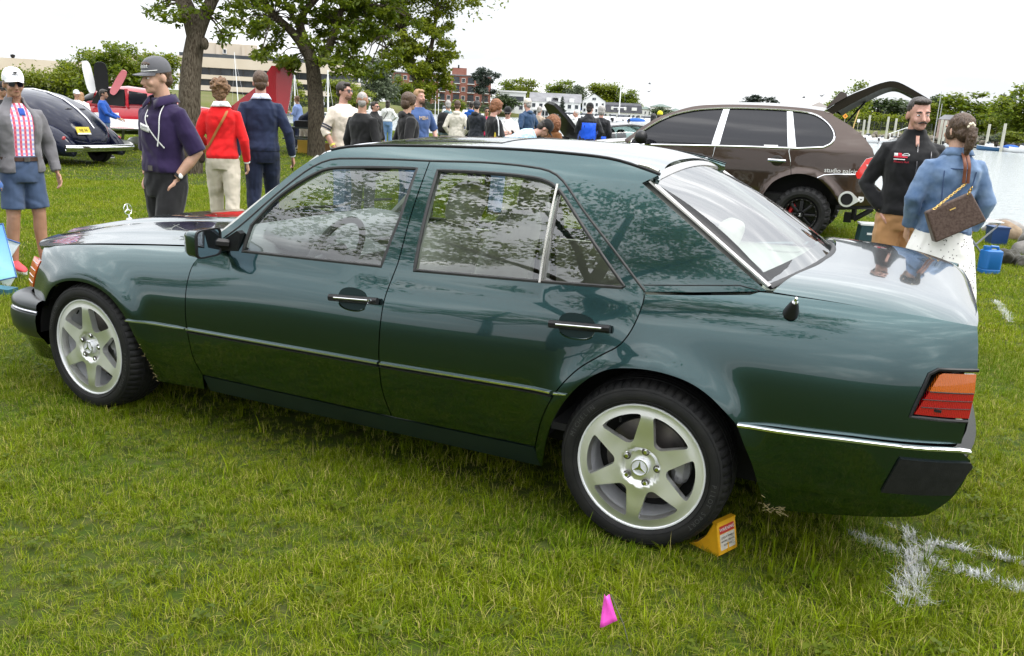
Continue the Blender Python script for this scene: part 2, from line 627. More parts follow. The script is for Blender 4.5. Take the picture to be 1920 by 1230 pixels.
FARCH = cspline([(-.335, .462), (-.29, .52), (-.225, .585), (-.14, .625), (-.04, .642), (.082, .636), (.19, .60), (.262, .545), (.30, .495), (.345, .40), (.375, .31), (.40, .20)])
RARCH = cspline([(2.405, .20), (2.43, .33), (2.475, .46), (2.524, .545), (2.588, .617), (2.66, .664), (2.753, .684), (2.85, .686), (2.946, .669), (3.017, .636), (3.079, .589), (3.125, .548)])
TGAP = cspline([(3.168, .991), (3.393, .988), (3.631, .976), (3.792, .957)])
SILLZ = .292
def rline(e):
 return e[::-1]
for side in (-1, 1):
 near = side < 0
 # front fender
 panel('front_fender', loop(cspline([(-.47, .742), (-.43, .751), (-.193, .791), (.196, .831), (.607, .867)]), lin([(.607, .867), (.698, .86)]),
          FGAP, lin([(.711, .293), (.70, .215), (.40, .20)]), rline(FARCH), lin([(-.335, .462), (-.49, .497), (-.497, .535), (-.418, .682), (-.47, .742)])),
          FL, M_PAINT, CAR, side=side, grid=.03)
 # doors
 FW = loop(lin([(.925, .882), (.943, 1.000)]), cspline([(.943, 1.000), (1.057, 1.136), (1.205, 1.241), (1.259, 1.263), (1.40, 1.279), (1.608, 1.291)]), lin([(1.608, 1.291), (1.697, 1.294), (1.688, 1.10), (1.650, .900), (1.378, .893), (1.096, .886), (.925, .882)]))
 RW = loop(lin([(1.798, .902), (1.786, 1.293)]), cspline([(1.786, 1.293), (1.96, 1.299), (2.175, 1.299), (2.266, 1.291), (2.321, 1.272), (2.36, 1.245), (2.50, 1.114), (2.672, .953)]), lin([(2.672, .953), (2.660, .943), (2.334, .926), (1.798, .902)]))
 HF = loop(cspline([(1.468, .765), (1.478, .792), (1.505, .805), (1.56, .806), (1.600, .792), (1.612, .768), (1.604, .735), (1.58, .722), (1.52, .720), (1.485, .733), (1.468, .765)], .012))
 HR = loop(cspline([(2.442, .795), (2.452, .824), (2.478, .837), (2.535, .838), (2.575, .824), (2.588, .800), (2.580, .768), (2.556, .755), (2.490, .752), (2.456, .766), (2.442, .795)], .012))
 for nm, ol, win, hh, xa in (('front_door', loop(DTF, BGAP, lin([(1.736, .291), (.711, .293)]), rline(FGAP)), FW, HF, 1.555),
        ('rear_door', loop(DTR, RGAP, lin([(2.381, .299), (1.736, .291)]), rline(BGAP)), RW, HR, 2.532)):
  door = panel(nm, ol, FD, M_PAINT, CAR, side=side, holes=(win, hh), grid=.032)
  # recess bowl behind the handle
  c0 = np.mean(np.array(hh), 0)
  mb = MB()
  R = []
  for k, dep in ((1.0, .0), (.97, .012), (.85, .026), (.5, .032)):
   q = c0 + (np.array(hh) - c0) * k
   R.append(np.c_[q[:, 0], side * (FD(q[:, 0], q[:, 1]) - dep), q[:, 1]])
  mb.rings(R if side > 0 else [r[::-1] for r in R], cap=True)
  mb.build('handle_recess', mat('shaded_green_cup', (.007, .019, .019), .35, .5, spec=.3), door, smooth=60, fix=True)  # darker than the body paint: the recess's shade is put into its colour
  lp = MB()
  lh = sorted([q for q in hh if q[1] < c0[1] - .022], key=lambda q: q[0])
  lp.tube([(q[0], side * (FD(*q) + .001), q[1]) for q in lh], .0035, 6)
  lp.build('recess_lip', M_PAINT, door)
  zc = c0[1] + .006
  xs = np.linspace(xa - .116, xa + .116, 9)
  hb = MB()
  hb.tube([(x, side * (float(FD(x, zc + .06 * (x - xa))) + .017), zc + .06 * (x - xa)) for x in xs], .0135, 8, flat=1.1)
  hb.build('handle', M_BLACK, door)
  ch = MB()
  ch.tube([(x, side * (float(FD(x, zc + .06 * (x - xa))) + .0285), zc + .002 + .06 * (x - xa)) for x in xs[1:8]], .0042, 6)
  if nm == 'front_door':
   ch.lathe([(.0, .033), (.009, .033), (.010, .026), (.010, .02)], (xa + .09, side * float(FD(xa + .09, zc)) + (0 if side > 0 else -.058), zc + .006), 'y', 12)
  ch.build('handle_trim', M_CHROME, door)
  panel('window_glass', win, FD, M_GLASS, door, side=side, off=-.013, flange=.003, gap=-.004, grid=.06)
  sm = MB()
  wq = inset(win, .004)
  sm.tube([(q[0], side * (float(FD(*q)) - .004), q[1]) for q in wq], .0075, 6, close=True)
  sm.build('window_seal', M_RUBBER, door)
  # inner trim card
  bx = np.array(ol)
  lo_x, hi_x = (.76, 1.66) if nm == 'front_door' else (1.78, 2.36)
  panel('door_card', lin([(lo_x, .32), (hi_x - .05, .32), (hi_x, .87), (lo_x, .865), (lo_x, .32)])[:-1], lambda x, z: FL(x, z) - .075, M_LEATHER, door, side=side, grid=.12, flange=.01)
  if nm == 'front_door':
   mould = lin([(.655, .509), (1.684, .523)], .06)
  else:
   mould = lin([(1.695, .523), (2.446, .541)], .06)
  mm = MB()
  mm.tube([(q[0], side * (float(FL(*q)) + .004), q[1]) for q in mould], .011, 6, flat=.55, up=(0, 0, 1))
  mm.build('rub_strip', M_CHROME, door)
  mm = MB()
  mm.tube([(q[0], side * (float(FL(q[0], q[1] - .014)) + .003), q[1] - .014) for q in mould], .009, 6, flat=.55, up=(0, 0, 1))
  mm.build('rub_strip_base', M_BLACK, door)
  if nm == 'rear_door':
   dv = MB()
   dv.tube([(2.331 + .017 * t, side * (float(FD(2.331 + .017 * t, 1.274 - .348 * t)) - .002), 1.274 - .348 * t) for t in np.linspace(0, 1, 12)], .0165, 6, flat=.5, up=(1, 0, 0))
   dv.build('window_divider', M_SATIN, door)
 for a, b in (((.300, .502), (.641, .508)), ((2.462, .541), (2.512, .547))):
  mm = MB()
  mm.tube([(q[0], side * (float(FL(*q)) + .004), q[1]) for q in lin([a, b], .06)], [.011] * (len(lin([a, b], .06)) - 1) + [.006], 6, flat=.55, up=(0, 0, 1))
  mm.build('fender_strip', M_CHROME, CAR)
 # sill, dark
 panel('side_sill', lin([(.70, .288), (.715, .205), (2.40, .205), (2.375, .293), (1.736, .286), (.70, .288)], .05)[:-1], lambda x, z: FL(x, z) - .006 - .12 * np.clip(.29 - z, 0, 1), M_CLAD, CAR, side=side, grid=.06)
 # rear quarter
 LAMP = loop(lin([(3.655, .680), (3.682, .785)]), cspline([(3.682, .785), (3.688, .806), (3.702, .814)], .01), lin([(3.702, .814), (3.808, .817), (3.812, .674), (3.655, .680)], .03))
 panel('rear_quarter', loop(TGAP, lin([(3.792, .957), (3.803, .90), (3.812, .822), (3.702, .822)]), lin([(3.702, .822), (3.676, .808), (3.645, .672), (3.806, .664), (3.803, .585), (3.488, .577), (3.125, .556)], .03),
          rline(RARCH), lin([(2.405, .20), (2.385, .25), (2.381, .299)]), rline(RGAP), lin([(2.739, .949), (2.743, .937), (2.912, .955), (3.10, .979), (3.128, .990), (3.168, .991)])),
          FL, M_PAINT, CAR, side=side, grid=.03)
 lamp = panel('tail_lamp', loop(lin([(3.652, .677), (3.684, .752), (3.812, .750), (3.809, .672), (3.652, .677)])), FL, M_RED, CAR, side=side, gap=.0, off=.004, grid=.03)
 panel('indicator_lens', loop(lin([(3.684, .7535), (3.704, .805), (3.715, .812), (3.808, .813), (3.812, .752), (3.684, .7535)])), FL, M_AMBER, lamp, side=side, gap=0, off=.005, grid=.03)
 fr_ = MB()
 fr_.tube([(q[0], side * (float(FL(*q)) + .002), q[1]) for q in lin([(3.812, .824), (3.700, .822), (3.676, .806), (3.642, .668), (3.806, .661)], .03)], .006, 6)
 for zz in (.7015, .7265):
  fr_.tube([(x, side * (float(FL(x, zz)) + .005), zz) for x in np.linspace(3.668, 3.81, 6)], .0014, 5)
 fr_.tube([(x, side * (float(FL(x, .752)) + .0045), .752) for x in np.linspace(3.685, 3.81, 6)], .0022, 5)
 fr_.build('lamp_surround', M_BLACK, lamp)
 rf = MB()
 rf.box((3.71, side * (float(FL(3.71, .696)) + .0045), .694), (.034, .004, .008), rotm(0, 0, side * .15))
 rf.build('lamp_reflector', M_DARK, lamp)
 # cabin side: A pillar, roof rail, C pillar
 GUT = cspline([(2.708, 1.338), (2.648, 1.353), (2.517, 1.379), (2.286, 1.389), (2.087, 1.389), (1.774, 1.381), (1.616, 1.374), (1.457, 1.366), (1.306, 1.350), (1.22, 1.329)])
 APIL = cspline([(1.22, 1.329), (1.162, 1.294), (1.108, 1.254), (.944, 1.094), (.801, .968), (.64, .872)])
 GTR = cspline([(3.155, .993), (2.911, 1.148), (2.655, 1.307)])
 panel('cabin_side', loop(rline(DTF), lin([(.698, .86), (.64, .872)]), rline(APIL), rline(GUT), lin([(2.708, 1.338), (2.655, 1.307)]), rline(GTR), lin([(3.155, .993), (3.10, .984), (2.912, .960), (2.743, .942), (2.739, .949)]), rline(DTR)),
          FG, M_PAINT, CAR, side=side, grid=.03)
 cr_ = MB()
 cr_.tube([(x, side * (float(FG(x, z)) + .0005), z) for x, z in lin([(2.735, .966), (2.9, .984), (3.062, 1.002), (3.13, .992)], .05)], .0022, 5)
 cr_.build('pillar_joint', M_BLACK, CAR)
 g_ = MB()
 g_.tube([(x, side * (float(FG(x, z)) - .002), z + .003) for x, z in GUT[::2]], .006 if near else .003, 6)
 g_.build('roof_gutter', M_BLACK, CAR)
 if near:
  tp = MB()
  tp.tube([(x, side * (float(FG(x, z)) - .006), z + .004) for x, z in [(2.70, 1.345), (2.66, 1.358), (2.62, 1.364)]], .009, 8)
  tp.build('gutter_end_cap', M_SATIN, CAR)
 ds = MB()
 ds.tube([(x, side * (float(FD(x, z)) - .002), z) for x, z in loop(DTF[6:], DTR[1:])[::2]], .0055, 6)
 ds.build('door_seal', M_RUBBER, CAR)
 # rear bumper side
 panel('rear_bumper_side', loop(lin([(3.125, .545), (3.488, .566), (3.785, .568), (3.812, .560), (3.838, .535)]), cspline([(3.838, .535), (3.836, .48), (3.805, .40), (3.745, .335)]), lin([(3.745, .335), (3.70, .322), (3.398, .275), (3.247, .25)]), cspline([(3.247, .25), (3.218, .329), (3.188, .417), (3.151, .491), (3.125, .545)])),
          lambda x, z: FL(x, z) + .012 * sstep(3.1, 3.3, x) - .10 * np.clip(.36 - z, 0, 1), M_PAINT, CAR, side=side, grid=.03)
 bs = MB()
 bs.tube([(x, side * (float(FL(x, z)) + .020 * float(sstep(3.1, 3.25, x)) + .003), z) for x, z in cspline([(3.128, .553), (3.3, .561), (3.488, .571), (3.70, .574), (3.79, .574), (3.825, .568)], .05)], .013, 8, flat=.7, up=(0, 0, 1))
 bs.build('bumper_chrome_strip', M_CHROME, CAR)
 panel('bumper_corner_pad', loop(lin([(3.635, .531), (3.63, .522)]), lin([(3.63, .522), (3.595, .407), (3.80, .415), (3.846, .515), (3.838, .529), (3.635, .531)])), lambda x, z: FL(x, z) + .024 - .10 * np.clip(.36 - z, 0, 1), M_BLACK, CAR, side=side, grid=.03, flange=.016, gap=0)
 # marker lamp
 ml = panel('marker_lamp', lin([(-.420, .684), (-.503, .537), (-.60, .528), (-.535, .690), (-.420, .684)])[:-1], lambda x, z: FL(x, z) + .004, M_ORANGE, CAR, side=side, gap=0, grid=.03)
 ri = MB()
 for t in (.13, .38, .62, .86):
  xa_, za_ = -.424 - .079 * t, .684 - .147 * t
  ri.tube([(xa_ - d, side * (float(FL(xa_ - d, za_)) + .005), za_ + .1 * d) for d in (0.006, .045, .085)], .0017, 5)
 ri.build('lens_rib', M_CHROME, ml)
 # mirror
 mr = thing_part = MB()
 base = MB()
 ym = float(FD(.80, .90))
 base.prism([(.80, .876), (.905, .886), (.925, .965), (.905, .975), (.83, .93)], (0, side * (ym - .035), 0), (1, 0, 0), (0, 0, 1), (0, side * .045, 0))
 base.tube([(.85, side * (ym + .005), .912), (.815, side * (ym + .05), .92)], .022, 8)
 mo = base.build('mirror_mount', M_BLACK, CAR, fix=True)
 hs_ = MB()
 yc = ym + .108
 R = []
 for dx_, k in ((-.055, .55), (-.045, .80), (-.02, .95), (.03, 1.0), (.036, 1.0)):
  a = np.linspace(0, 2 * PI, 28, endpoint=False)
  ex, ez = np.sign(np.cos(a)) * np.abs(np.cos(a)) ** .35, np.sign(np.sin(a)) * np.abs(np.sin(a)) ** .35
  yy_ = yc + .080 * k * ex
  R.append(np.c_[np.full(28, .80 + dx_) + .10 * (yy_ - yc), side * yy_, .925 + .060 * k * ez])
 hs_.rings(R)
 hs_.build('mirror_housing', M_PAINT if near else M_PAINT, mo, smooth=35, fix=True)
 R2 = []
 for dx_, k in ((.030, 1.03), (.041, 1.03), (.041, .93), (.034, .90)):
  yy_ = yc + .080 * k * ex
  R2.append(np.c_[np.full(28, .80 + dx_) + .10 * (yy_ - yc), side * yy_, .925 + .060 * k * ez])
 rb = MB()
 rb.rings(R2, cap=False)
 rb.build('mirror_frame', M_BLACK, mo, smooth=35, fix=True)
 gl_ = MB()
 yy_ = yc + .080 * .92 * ex
 gl_.rings([np.c_[np.full(28, .835) + .10 * (yy_ - yc), side * yy_, .925 + .060 * .92 * ez], np.c_[np.full(28, .837) + .10 * (yy_ - yc), side * yy_, .925 + .060 * .92 * ez]])
 gl_.build('mirror_glass', mat('mirror_glass', (.55, .62, .70), .02, 1.0), mo, fix=True)
# hood, roof, boot lid
hl = cspline([(.655, -.735), (.607, -.737), (.196, -.738), (-.193, -.738), (-.43, -.735), (-.53, -.70)], .04)
HOOD = loop(hl, cspline([(-.53, -.70), (-.66, -.60), (-.745, -.42), (-.775, -.25), (-.78, 0), (-.775, .25), (-.745, .42), (-.66, .60), (-.53, .70)], .04), [(x, -y) for x, y in hl[::-1]], cspline([(.655, .735), (.52, .45), (.47, 0), (.52, -.45), (.655, -.735)], .04))
panel('hood', HOOD, ZH, M_PAINT, CAR, axis='z', grid=.035, gap=.003)
gy = [(x, -float(FG(x, z)) + .010) for x, z in GUT]
ROOF = loop(gy, cspline([gy[-1], (1.155, -.40), (1.125, 0), (1.155, .40), (gy[-1][0], -gy[-1][1])], .04), [(x, -y) for x, y in gy[::-1]], cspline([(gy[0][0], -gy[0][1]), (2.665, .35), (2.655, 0), (2.665, -.35), gy[0]], .04))
panel('roof', ROOF, ZR, M_PAINT, CAR, axis='z', grid=.05, gap=.001)
sunr = MB()
srp = loop(cspline([(1.50, -.40), (1.47, -.2), (1.46, 0), (1.47, .2), (1.50, .40)]), lin([(1.50, .40), (1.97, .40), (1.97, -.40), (1.50, -.40)]))
sunr.tube([(x, y, float(ZR(x, y)) + .0005) for x, y in srp], .0025, 5, close=True)
sunr.build('sunroof_joint', M_BLACK, CAR)
tl_ = [(x, -float(FL(x, z))) for x, z in TGAP]
TRUNK = loop(tl_, cspline([tl_[-1], (3.802, -.60), (3.812, -.35), (3.815, 0), (3.812, .35), (3.802, .60), (tl_[-1][0], -tl_[-1][1])], .04), [(x, -y) for x, y in tl_[::-1]], cspline([(3.168, -tl_[0][1]), (3.20, .66), (3.265, .40), (3.285, 0), (3.265, -.40), (3.20, -.66), tl_[0]], .04))
panel('boot_lid', TRUNK, ZT, M_PAINT, CAR, axis='z', grid=.035)
# windscreen and rear window: ruled, bowed patches
def patch(name, top, bot, m, parent, n=18, k=10, bow=0.0, lift=0.0, nrm=(0, 0, 1)):
 V = []
 for j in range(k + 1):
  t = j / k
  for i in range(n + 1):
   s = i / n
   a = top(s)
   b = bot(s)
   V.append(a + (b - a) * t + np.array(nrm) * (bow * 4 * t * (1 - t) * (1 - .97 * (2 * s - 1) ** 2) + lift))
 F = [(j * (n + 1) + i, j * (n + 1) + i + 1, (j + 1) * (n + 1) + i + 1, (j + 1) * (n + 1) + i) for j in range(k) for i in range(n)]
 mb = MB()
 mb.add(V, F)
 return mb.build(name, m, parent, smooth=180)
def edge3(y, xc, xe, zc, ze):
 def f(s):
  v = 2 * s - 1
  return np.array([xc + (xe - xc) * v * v, y * v, zc + (ze - zc) * v * v])
 return f
rwT = edge3(.598, 2.680, 2.668, 1.352, 1.312)
rwB = edge3(.715, 3.288, 3.150, 1.040, .997)
rg = patch('rear_window', rwT, rwB, M_RGLASS, CAR, bow=.03, nrm=(.55, 0, .83))
wsT = edge3(.575, 1.135, 1.205, 1.348, 1.318)
wsB = edge3(.755, .46, .66, .925, .868)
ws = patch('windscreen', wsT, wsB, M_GLASS, CAR, bow=.03, nrm=(-.6, 0, .8))
for p_, T, B, m_, w_, bo, nn in ((rg, rwT, rwB, M_SATIN, .017, .03, (.55, 0, .83)), (ws, wsT, wsB, M_CHROME, .010, .03, (-.6, 0, .8))):
 tr = MB()
 q = [T(s) for s in np.linspace(0, 1, 15)]
 tr.tube([a + np.array(nn) * .004 for a in q], w_, 8, flat=.5, up=nn)
 for s in (0, 1):
  tr.tube([T(s) + (B(s) - T(s)) * t + np.array(nn) * (bo * .12 * t * (1 - t) + .004) for t in np.linspace(0, 1, 12)], w_, 8, flat=.5, up=nn)
 tr.build('glass_trim', m_, p_)
 fb = MB()
 q = [B(s) for s in np.linspace(0, 1, 15)]
 fb.tube([a + np.array(nn) * .003 for a in q], .012, 6, flat=.6, up=nn)
 fb.build('glass_lower_seal', M_RUBBER, p_)
frit = MB()
for s0, s1 in ((0.0, .045), (.955, 1.0)):
 patch('glass_border', lambda s: rwT(s0 + (s1 - s0) * s), lambda s: rwB(s0 + (s1 - s0) * s), M_BLACK, rg, n=2, bow=.03, lift=-.004, nrm=(.55, 0, .83))
patch('glass_border', lambda s: rwT(s) + (rwB(s) - rwT(s)) * .90 + np.array((.55, 0, .83)) * .0108, rwB, M_BLACK, rg, k=2, lift=-.004, nrm=(.55, 0, .83))
wp = MB()
for sg in (-1, 1):
 a_, b_2 = np.array((.52, -.28 * sg + .1, .945)), np.array((.60, -.28 * sg + .62, .965))
 wp.tube([a_, (a_ + b_2) / 2 + (0, 0, .02), b_2], .008, 5)
wp.build('wiper', M_BLACK, CAR)
cw = MB()
cw.add([(.66, -.74, .862), (.50, -.40, .92), (.45, 0, .93), (.50, .40, .92), (.66, .74, .862), (.75, .74, .80), (.75, -.74, .80)], [(0, 1, 2, 3, 4, 5, 6)])
cw.build('cowl', M_DARK, CAR)
# front bumper: one profile swept round the nose
half = cspline([(-.345, -.878), (-.48, -.868), (-.585, -.835), (-.665, -.765), (-.715, -.65), (-.755, -.45), (-.78, -.2), (-.785, 0)], .04)
plan = np.array(half + [(x, -y) for x, y in half[::-1][1:]])
tn = np.gradient(plan, axis=0)
tn /= np.linalg.norm(tn, axis=1)[:, None]
nn_ = np.c_[tn[:, 1], -tn[:, 0]]
if nn_[0] @ np.array((0, -1)) < 0:
 nn_ = -nn_
def sweep(name, prof, m, parent=CAR):
 q = MB()
 R = [np.c_[plan + nn_ * o_, np.full(len(plan), z)] for o_, z in prof]
 k = len(plan)
 V = np.concatenate(R)
 q.add(V, [(i * k + j, i * k + j + 1, (i + 1) * k + j + 1, (i + 1) * k + j) for i in range(len(prof) - 1) for j in range(k - 1)])
 return q.build(name, m, parent, smooth=50, fix=True)
fbp = sweep('front_bumper', [(-.09, .505), (-.030, .500), (-.008, .492), (.004, .478), (.006, .455), (-.004, .448), (-.004, .436), (.010, .430), (.016, .40), (.012, .345), (-.006, .315), (-.012, .305)], M_BLACK)
fbp.data.materials[0] = mat('gloss_black_bumper', (.007, .012, .012), .3, .0, coat=.25, coatr=.1)
sweep('front_apron', [(-.012, .305), (-.02, .30), (-.05, .25), (-.085, .17)], M_PAINT)
sweep('bumper_chrome_strip', [(-.006, .449), (.003, .4475), (.006, .442), (.003, .4365), (-.006, .435)], M_CHROME, fbp)
# tail panel, front face, underbody
tb = MB()
ys_ = np.linspace(-.80, .80, 17)
Rr = []
for z, dx_ in ((.955, -.015), (.82, 0), (.60, .0), (.575, -.02)):
 Rr.append(np.c_[3.826 + dx_ - .05 * np.abs(ys_ / .80) ** 4, ys_ * (.70 / .80 if z > .9 else .735 / .80), np.full(17, z)])
for i in range(3):
 tb.add(np.r_[Rr[i], Rr[i + 1]], [(k, k + 1, 17 + k + 1, 17 + k) for k in range(16)])
tb.build('tail_panel', M_PAINT, CAR, smooth=60)
rbm = MB()
Rr = []
for z, o_ in ((.566, .0), (.53, .03), (.45, .015), (.335, -.10), (.27, -.25)):
 Rr.append(np.c_[3.846 + o_ - .06 * np.abs(ys_ / .8) ** 4, ys_ * (.755 if z > .4 else .60) / .80, np.full(17, z)])
for i in range(4):
 rbm.add(np.r_[Rr[i], Rr[i + 1]], [(k, k + 1, 17 + k + 1, 17 + k) for k in range(16)])
rbm.build('rear_bumper', M_BLACK, CAR, smooth=60)
ff = MB()
Rr = []
for z, o_ in ((.735, .02), (.70, -.01), (.55, .0), (.49, .01), (.47, -.05), (.38, -.06), (.25, .03), (.17, .14)):
 Rr.append(np.c_[-.755 + o_ + .20 * np.abs(ys_ / .8) ** 3, ys_ * .64 / .80, np.full(17, z)])
for i in range(7):
 ff.add(np.r_[Rr[i], Rr[i + 1]], [(k + 1, k, 17 + k, 17 + k + 1) for k in range(16)])
ff.build('front_face', M_CLAD, CAR, smooth=60)
for sg in (-1, 1):
 hd = MB()
 hd.box((-.63, sg * .44, .63), (.14, .22, .13), rotm(0, .12, sg * .3))
 hd.build('headlamp', mat('headlamp_glass', (.6, .62, .64), .05, coat=1), CAR)
ub = MB()
ub.box((1.62, 0, .28), (4.1, 1.0, .16))
ub.box((1.4, 0, .30), (1.8, 1.56, .12))
ub.box((.32, 0, .50), (.1, 1.40, .5))
ub.box((3.30, 0, .62), (.70, 1.30, .50))
ub.box((-.05, 0, .56), (.8, .9, .42))
ub.build('underbody', M_DARK, CAR)
for cx in (0, 2.8):
 for sg in (-1, 1):
  wl = MB()
  a = np.linspace(.02, PI - .02, 22)
  R_ = [np.c_[cx + .40 * np.cos(a), np.full(22, sg * y), .315 + .375 * np.sin(a)] for y in (.50, .83)]
  wl.add(np.r_[R_[0], R_[1]], [(k, k + 1, 22 + k + 1, 22 + k) for k in range(21)])
  wl.add(np.r_[R_[0], [[cx, sg * .5, .315]]], [(k, k + 1, 22) for k in range(21)])
  wl.build('wheel_arch_liner', M_DARK, CAR)
# wheels (x = radial in plane, y = axle, outer face towards -y)
RIMR, TYR = .2345, .318
def arc(r, a0, a1, n):
 return [(r * cos(t), r * sin(t)) for t in np.linspace(a0, a1, n)]
def roundpoly(P, r, n=4):
 o = []
 P = [np.array(q) for q in P]
 for i in range(len(P)):
  a, b, c = P[i - 1], P[i], P[(i + 1) % len(P)]
  d1, d2 = a - b, c - b
  l1, l2 = np.linalg.norm(d1), np.linalg.norm(d2)
  rr_ = min(r, l1 * .45, l2 * .45)
  p, q = b + d1 / l1 * rr_, b + d2 / l2 * rr_
  for t in np.linspace(0, 1, n):
   o.append(tuple((1 - t) ** 2 * p + 2 * t * (1 - t) * b + t * t * q))
 return o
def rim_z(x, y):
 r = np.hypot(x, y) / RIMR
 return .008 - .014 * sstep(.33, .25, r) + .005 * sstep(.45, .75, r) - .006 * sstep(.78, .97, r)
def make_wheel(parent, loc, rz, spin, flip=False):
 w = bpy.data.objects.new('wheel', None)
 COL.objects.link(w)
 w.parent = parent
 w.location = loc
 w.rotation_euler = (0, 0, rz + (PI if flip else 0))
 return w
def build_wheel_parts(w, spin):
 holes = []
 for k in range(6):
  th = PI / 2 + PI / 6 + k * PI / 3 + spin
  ro, ri, hw = .865 * RIMR, .415 * RIMR, .088 * RIMR
  ao = PI / 6 - math.asin(hw / ro)
  P = [(ro * cos(th + t), ro * sin(th + t)) for t in (-ao, -ao * .5, 0, ao * .5, ao)]
  hi = .050 * RIMR
  P += [(ri * cos(th) - hi * sin(th), ri * sin(th) + hi * cos(th)), (ri * cos(th) + hi * sin(th), ri * sin(th) - hi * cos(th))]
  q = []
  for i, pnt in enumerate(P):
   q.append(pnt)
  q = roundpoly(q, .016, 4)
  holes.append(q)
 nuts = [(.112 * RIMR / .2345 * .0 + .062 * cos(PI / 2 - .18 + spin + k * 2 * PI / 5), .062 * sin(PI / 2 - .18 + spin + k * 2 * PI / 5)) for k in range(5)]
 face = panel('rim', arc(RIMR, 0, 2 * PI, 73)[:-1], lambda x, y: rim_z(x, y), M_ALLOY, w, axis='z', holes=holes, grid=.011, gap=0, flange=.030)
 me = face.data
 me.transform(Matrix.Rotation(PI / 2, 4, 'X'))       # face towards -y
 me.transform(Matrix.Translation((0, -.0, 0)))
 br = MB()
 br.lathe([(RIMR - .004, -.0075), (RIMR - .002, -.0125), (RIMR + .003, -.0125), (RIMR + .006, .0), (RIMR + .004, .012), (RIMR - .010, .022), (.208, .03), (.203, .06), (.200, .15), (.205, .19)], (0, 0, 0), 'y', 64)
 br.build('rim_barrel', M_SILVER, w)
 cap = MB()
 cap.lathe([(.0, -.012), (.030, -.012), (.034, -.009), (.035, .0), (.035, .01)], (0, 0, 0), 'y', 32)
 cp = cap.build('hub_cap', M_SILVER, w, fix=True)
 st = MB()
 for k in range(3):
  a = PI / 2 + .5 * spin + k * 2 * PI / 3
  st.prism([(.0, 0.0), (.006 * cos(a + 1.05), .006 * sin(a + 1.05)), (.028 * cos(a), .028 * sin(a)), (.006 * cos(a - 1.05), .006 * sin(a - 1.05))], (0, -.0125, 0), (1, 0, 0), (0, 0, 1), (0, -.004, 0))
 st.lathe([(.0285, -.012), (.0285, -.0165), (.0315, -.0165), (.0315, -.012)], (0, 0, 0), 'y', 32, close=True)
 st.build('star_emblem', M_CHROME, cp, fix=True)
 for x, z in nuts:
  nb_ = MB()
  nb_.lathe([(.0, -.010), (.0075, -.0095), (.009, -.007), (.009, .004)], (x, 0, z), 'y', 6)
  nb_.build('wheel_bolt', M_CHROME, w, smooth=20, fix=True)
  nb_ = MB()
  nb_.lathe([(.0145, -.0015), (.0145, -.003), (.0105, -.0035), (.0095, .003)], (x, -.0, z), 'y', 16)
  nb_.build('bolt_seat', M_STEEL, w)
 for k in range(4):
  pn = MB()
  a = .3 + spin + k * PI / 2
  pn.lathe([(0, -.0035), (.0045, -.003), (.0045, .003)], (.079 * cos(a), 0, .079 * sin(a)), 'y', 8)
  pn.build('face_hole', M_DARK, w)
 dk = MB()
 dk.lathe([(.0, .085), (.155, .085), (.157, .09), (.157, .110), (.10, .115)], (0, 0, 0), 'y', 48)
 dk.build('brake_disc', M_STEEL, w)
 bk = MB()
 bk.lathe([(.0, .135), (.204, .135)], (0, 0, 0), 'y', 40)
 bk.build('wheel_back', M_DARK, w)
 cl = MB()
 cl.tube([(.135 * cos(t), .07, .135 * sin(t)) for t in np.linspace(-.42, .42, 7)], [.02, .032, .036, .036, .036, .032, .02], 8)
 cl.lathe([(0, .03), (.024, .031), (.026, .05)], (.128, 0, .022), 'y', 16)
 cl.build('brake_caliper', mat('caliper_alloy', (.28, .28, .29), .5, .6), w)
 vs_ = MB()
 vs_.tube([(.192 * cos(2.1), .02, .192 * sin(2.1)), (.178 * cos(2.1), .004, .178 * sin(2.1))], .004, 6)
 vs_.build('valve', M_BLACK, w)
 # tyre
 ty = MB()
 n = 240
 prof = [(.226, .012), (.236, -.006), (.246, -.015), (.262, -.020), (.282, -.0195), (.298, -.012), (.3075, .001), (.3145, .018), (.317, .045), (.318, .08), (.318, .11), (.317, .15), (.3145, .178), (.3075, .196), (.292, .208), (.262, .212), (.23, .196)]
 a = np.arange(n) * 2 * PI / n
 R = []
 for i, (r, h) in enumerate(prof):
  dr = np.zeros(n)
  if i in (6, 7, 13, 12):
   dr = np.where((np.arange(n) % 4) == 0, -.007, 0)
  if i in (8, 11):
   dr = np.where((np.arange(n) % 4) == 0, -.006, 0)
  R.append(np.c_[(r + dr) * np.cos(a), np.full(n, h), -(r + dr) * np.sin(a)])
 ty.rings(R, cap=False)
 tyo = ty.build('tyre', M_TYRE, w, smooth=28)
 gr = MB()
 for h in (.055, .085, .112, .142):
  gr.lathe([(.3176, h - .004), (.3192, h - .004), (.3192, h + .004), (.3176, h + .004)], (0, 0, 0), 'y', 96, close=True)
 gr.build('tread_groove', M_DARK, tyo)
 lt = MB()
 for h, r in ((-.0212, .252), (-.0175, .290)):
  lt.lathe([(r - .0012, h + .003), (r, h - .0003), (r + .0012, h + .003)], (0, 0, 0), 'y', 96)
 lt.build('sidewall_ridge', M_TYRE, tyo)
 tx = MB()
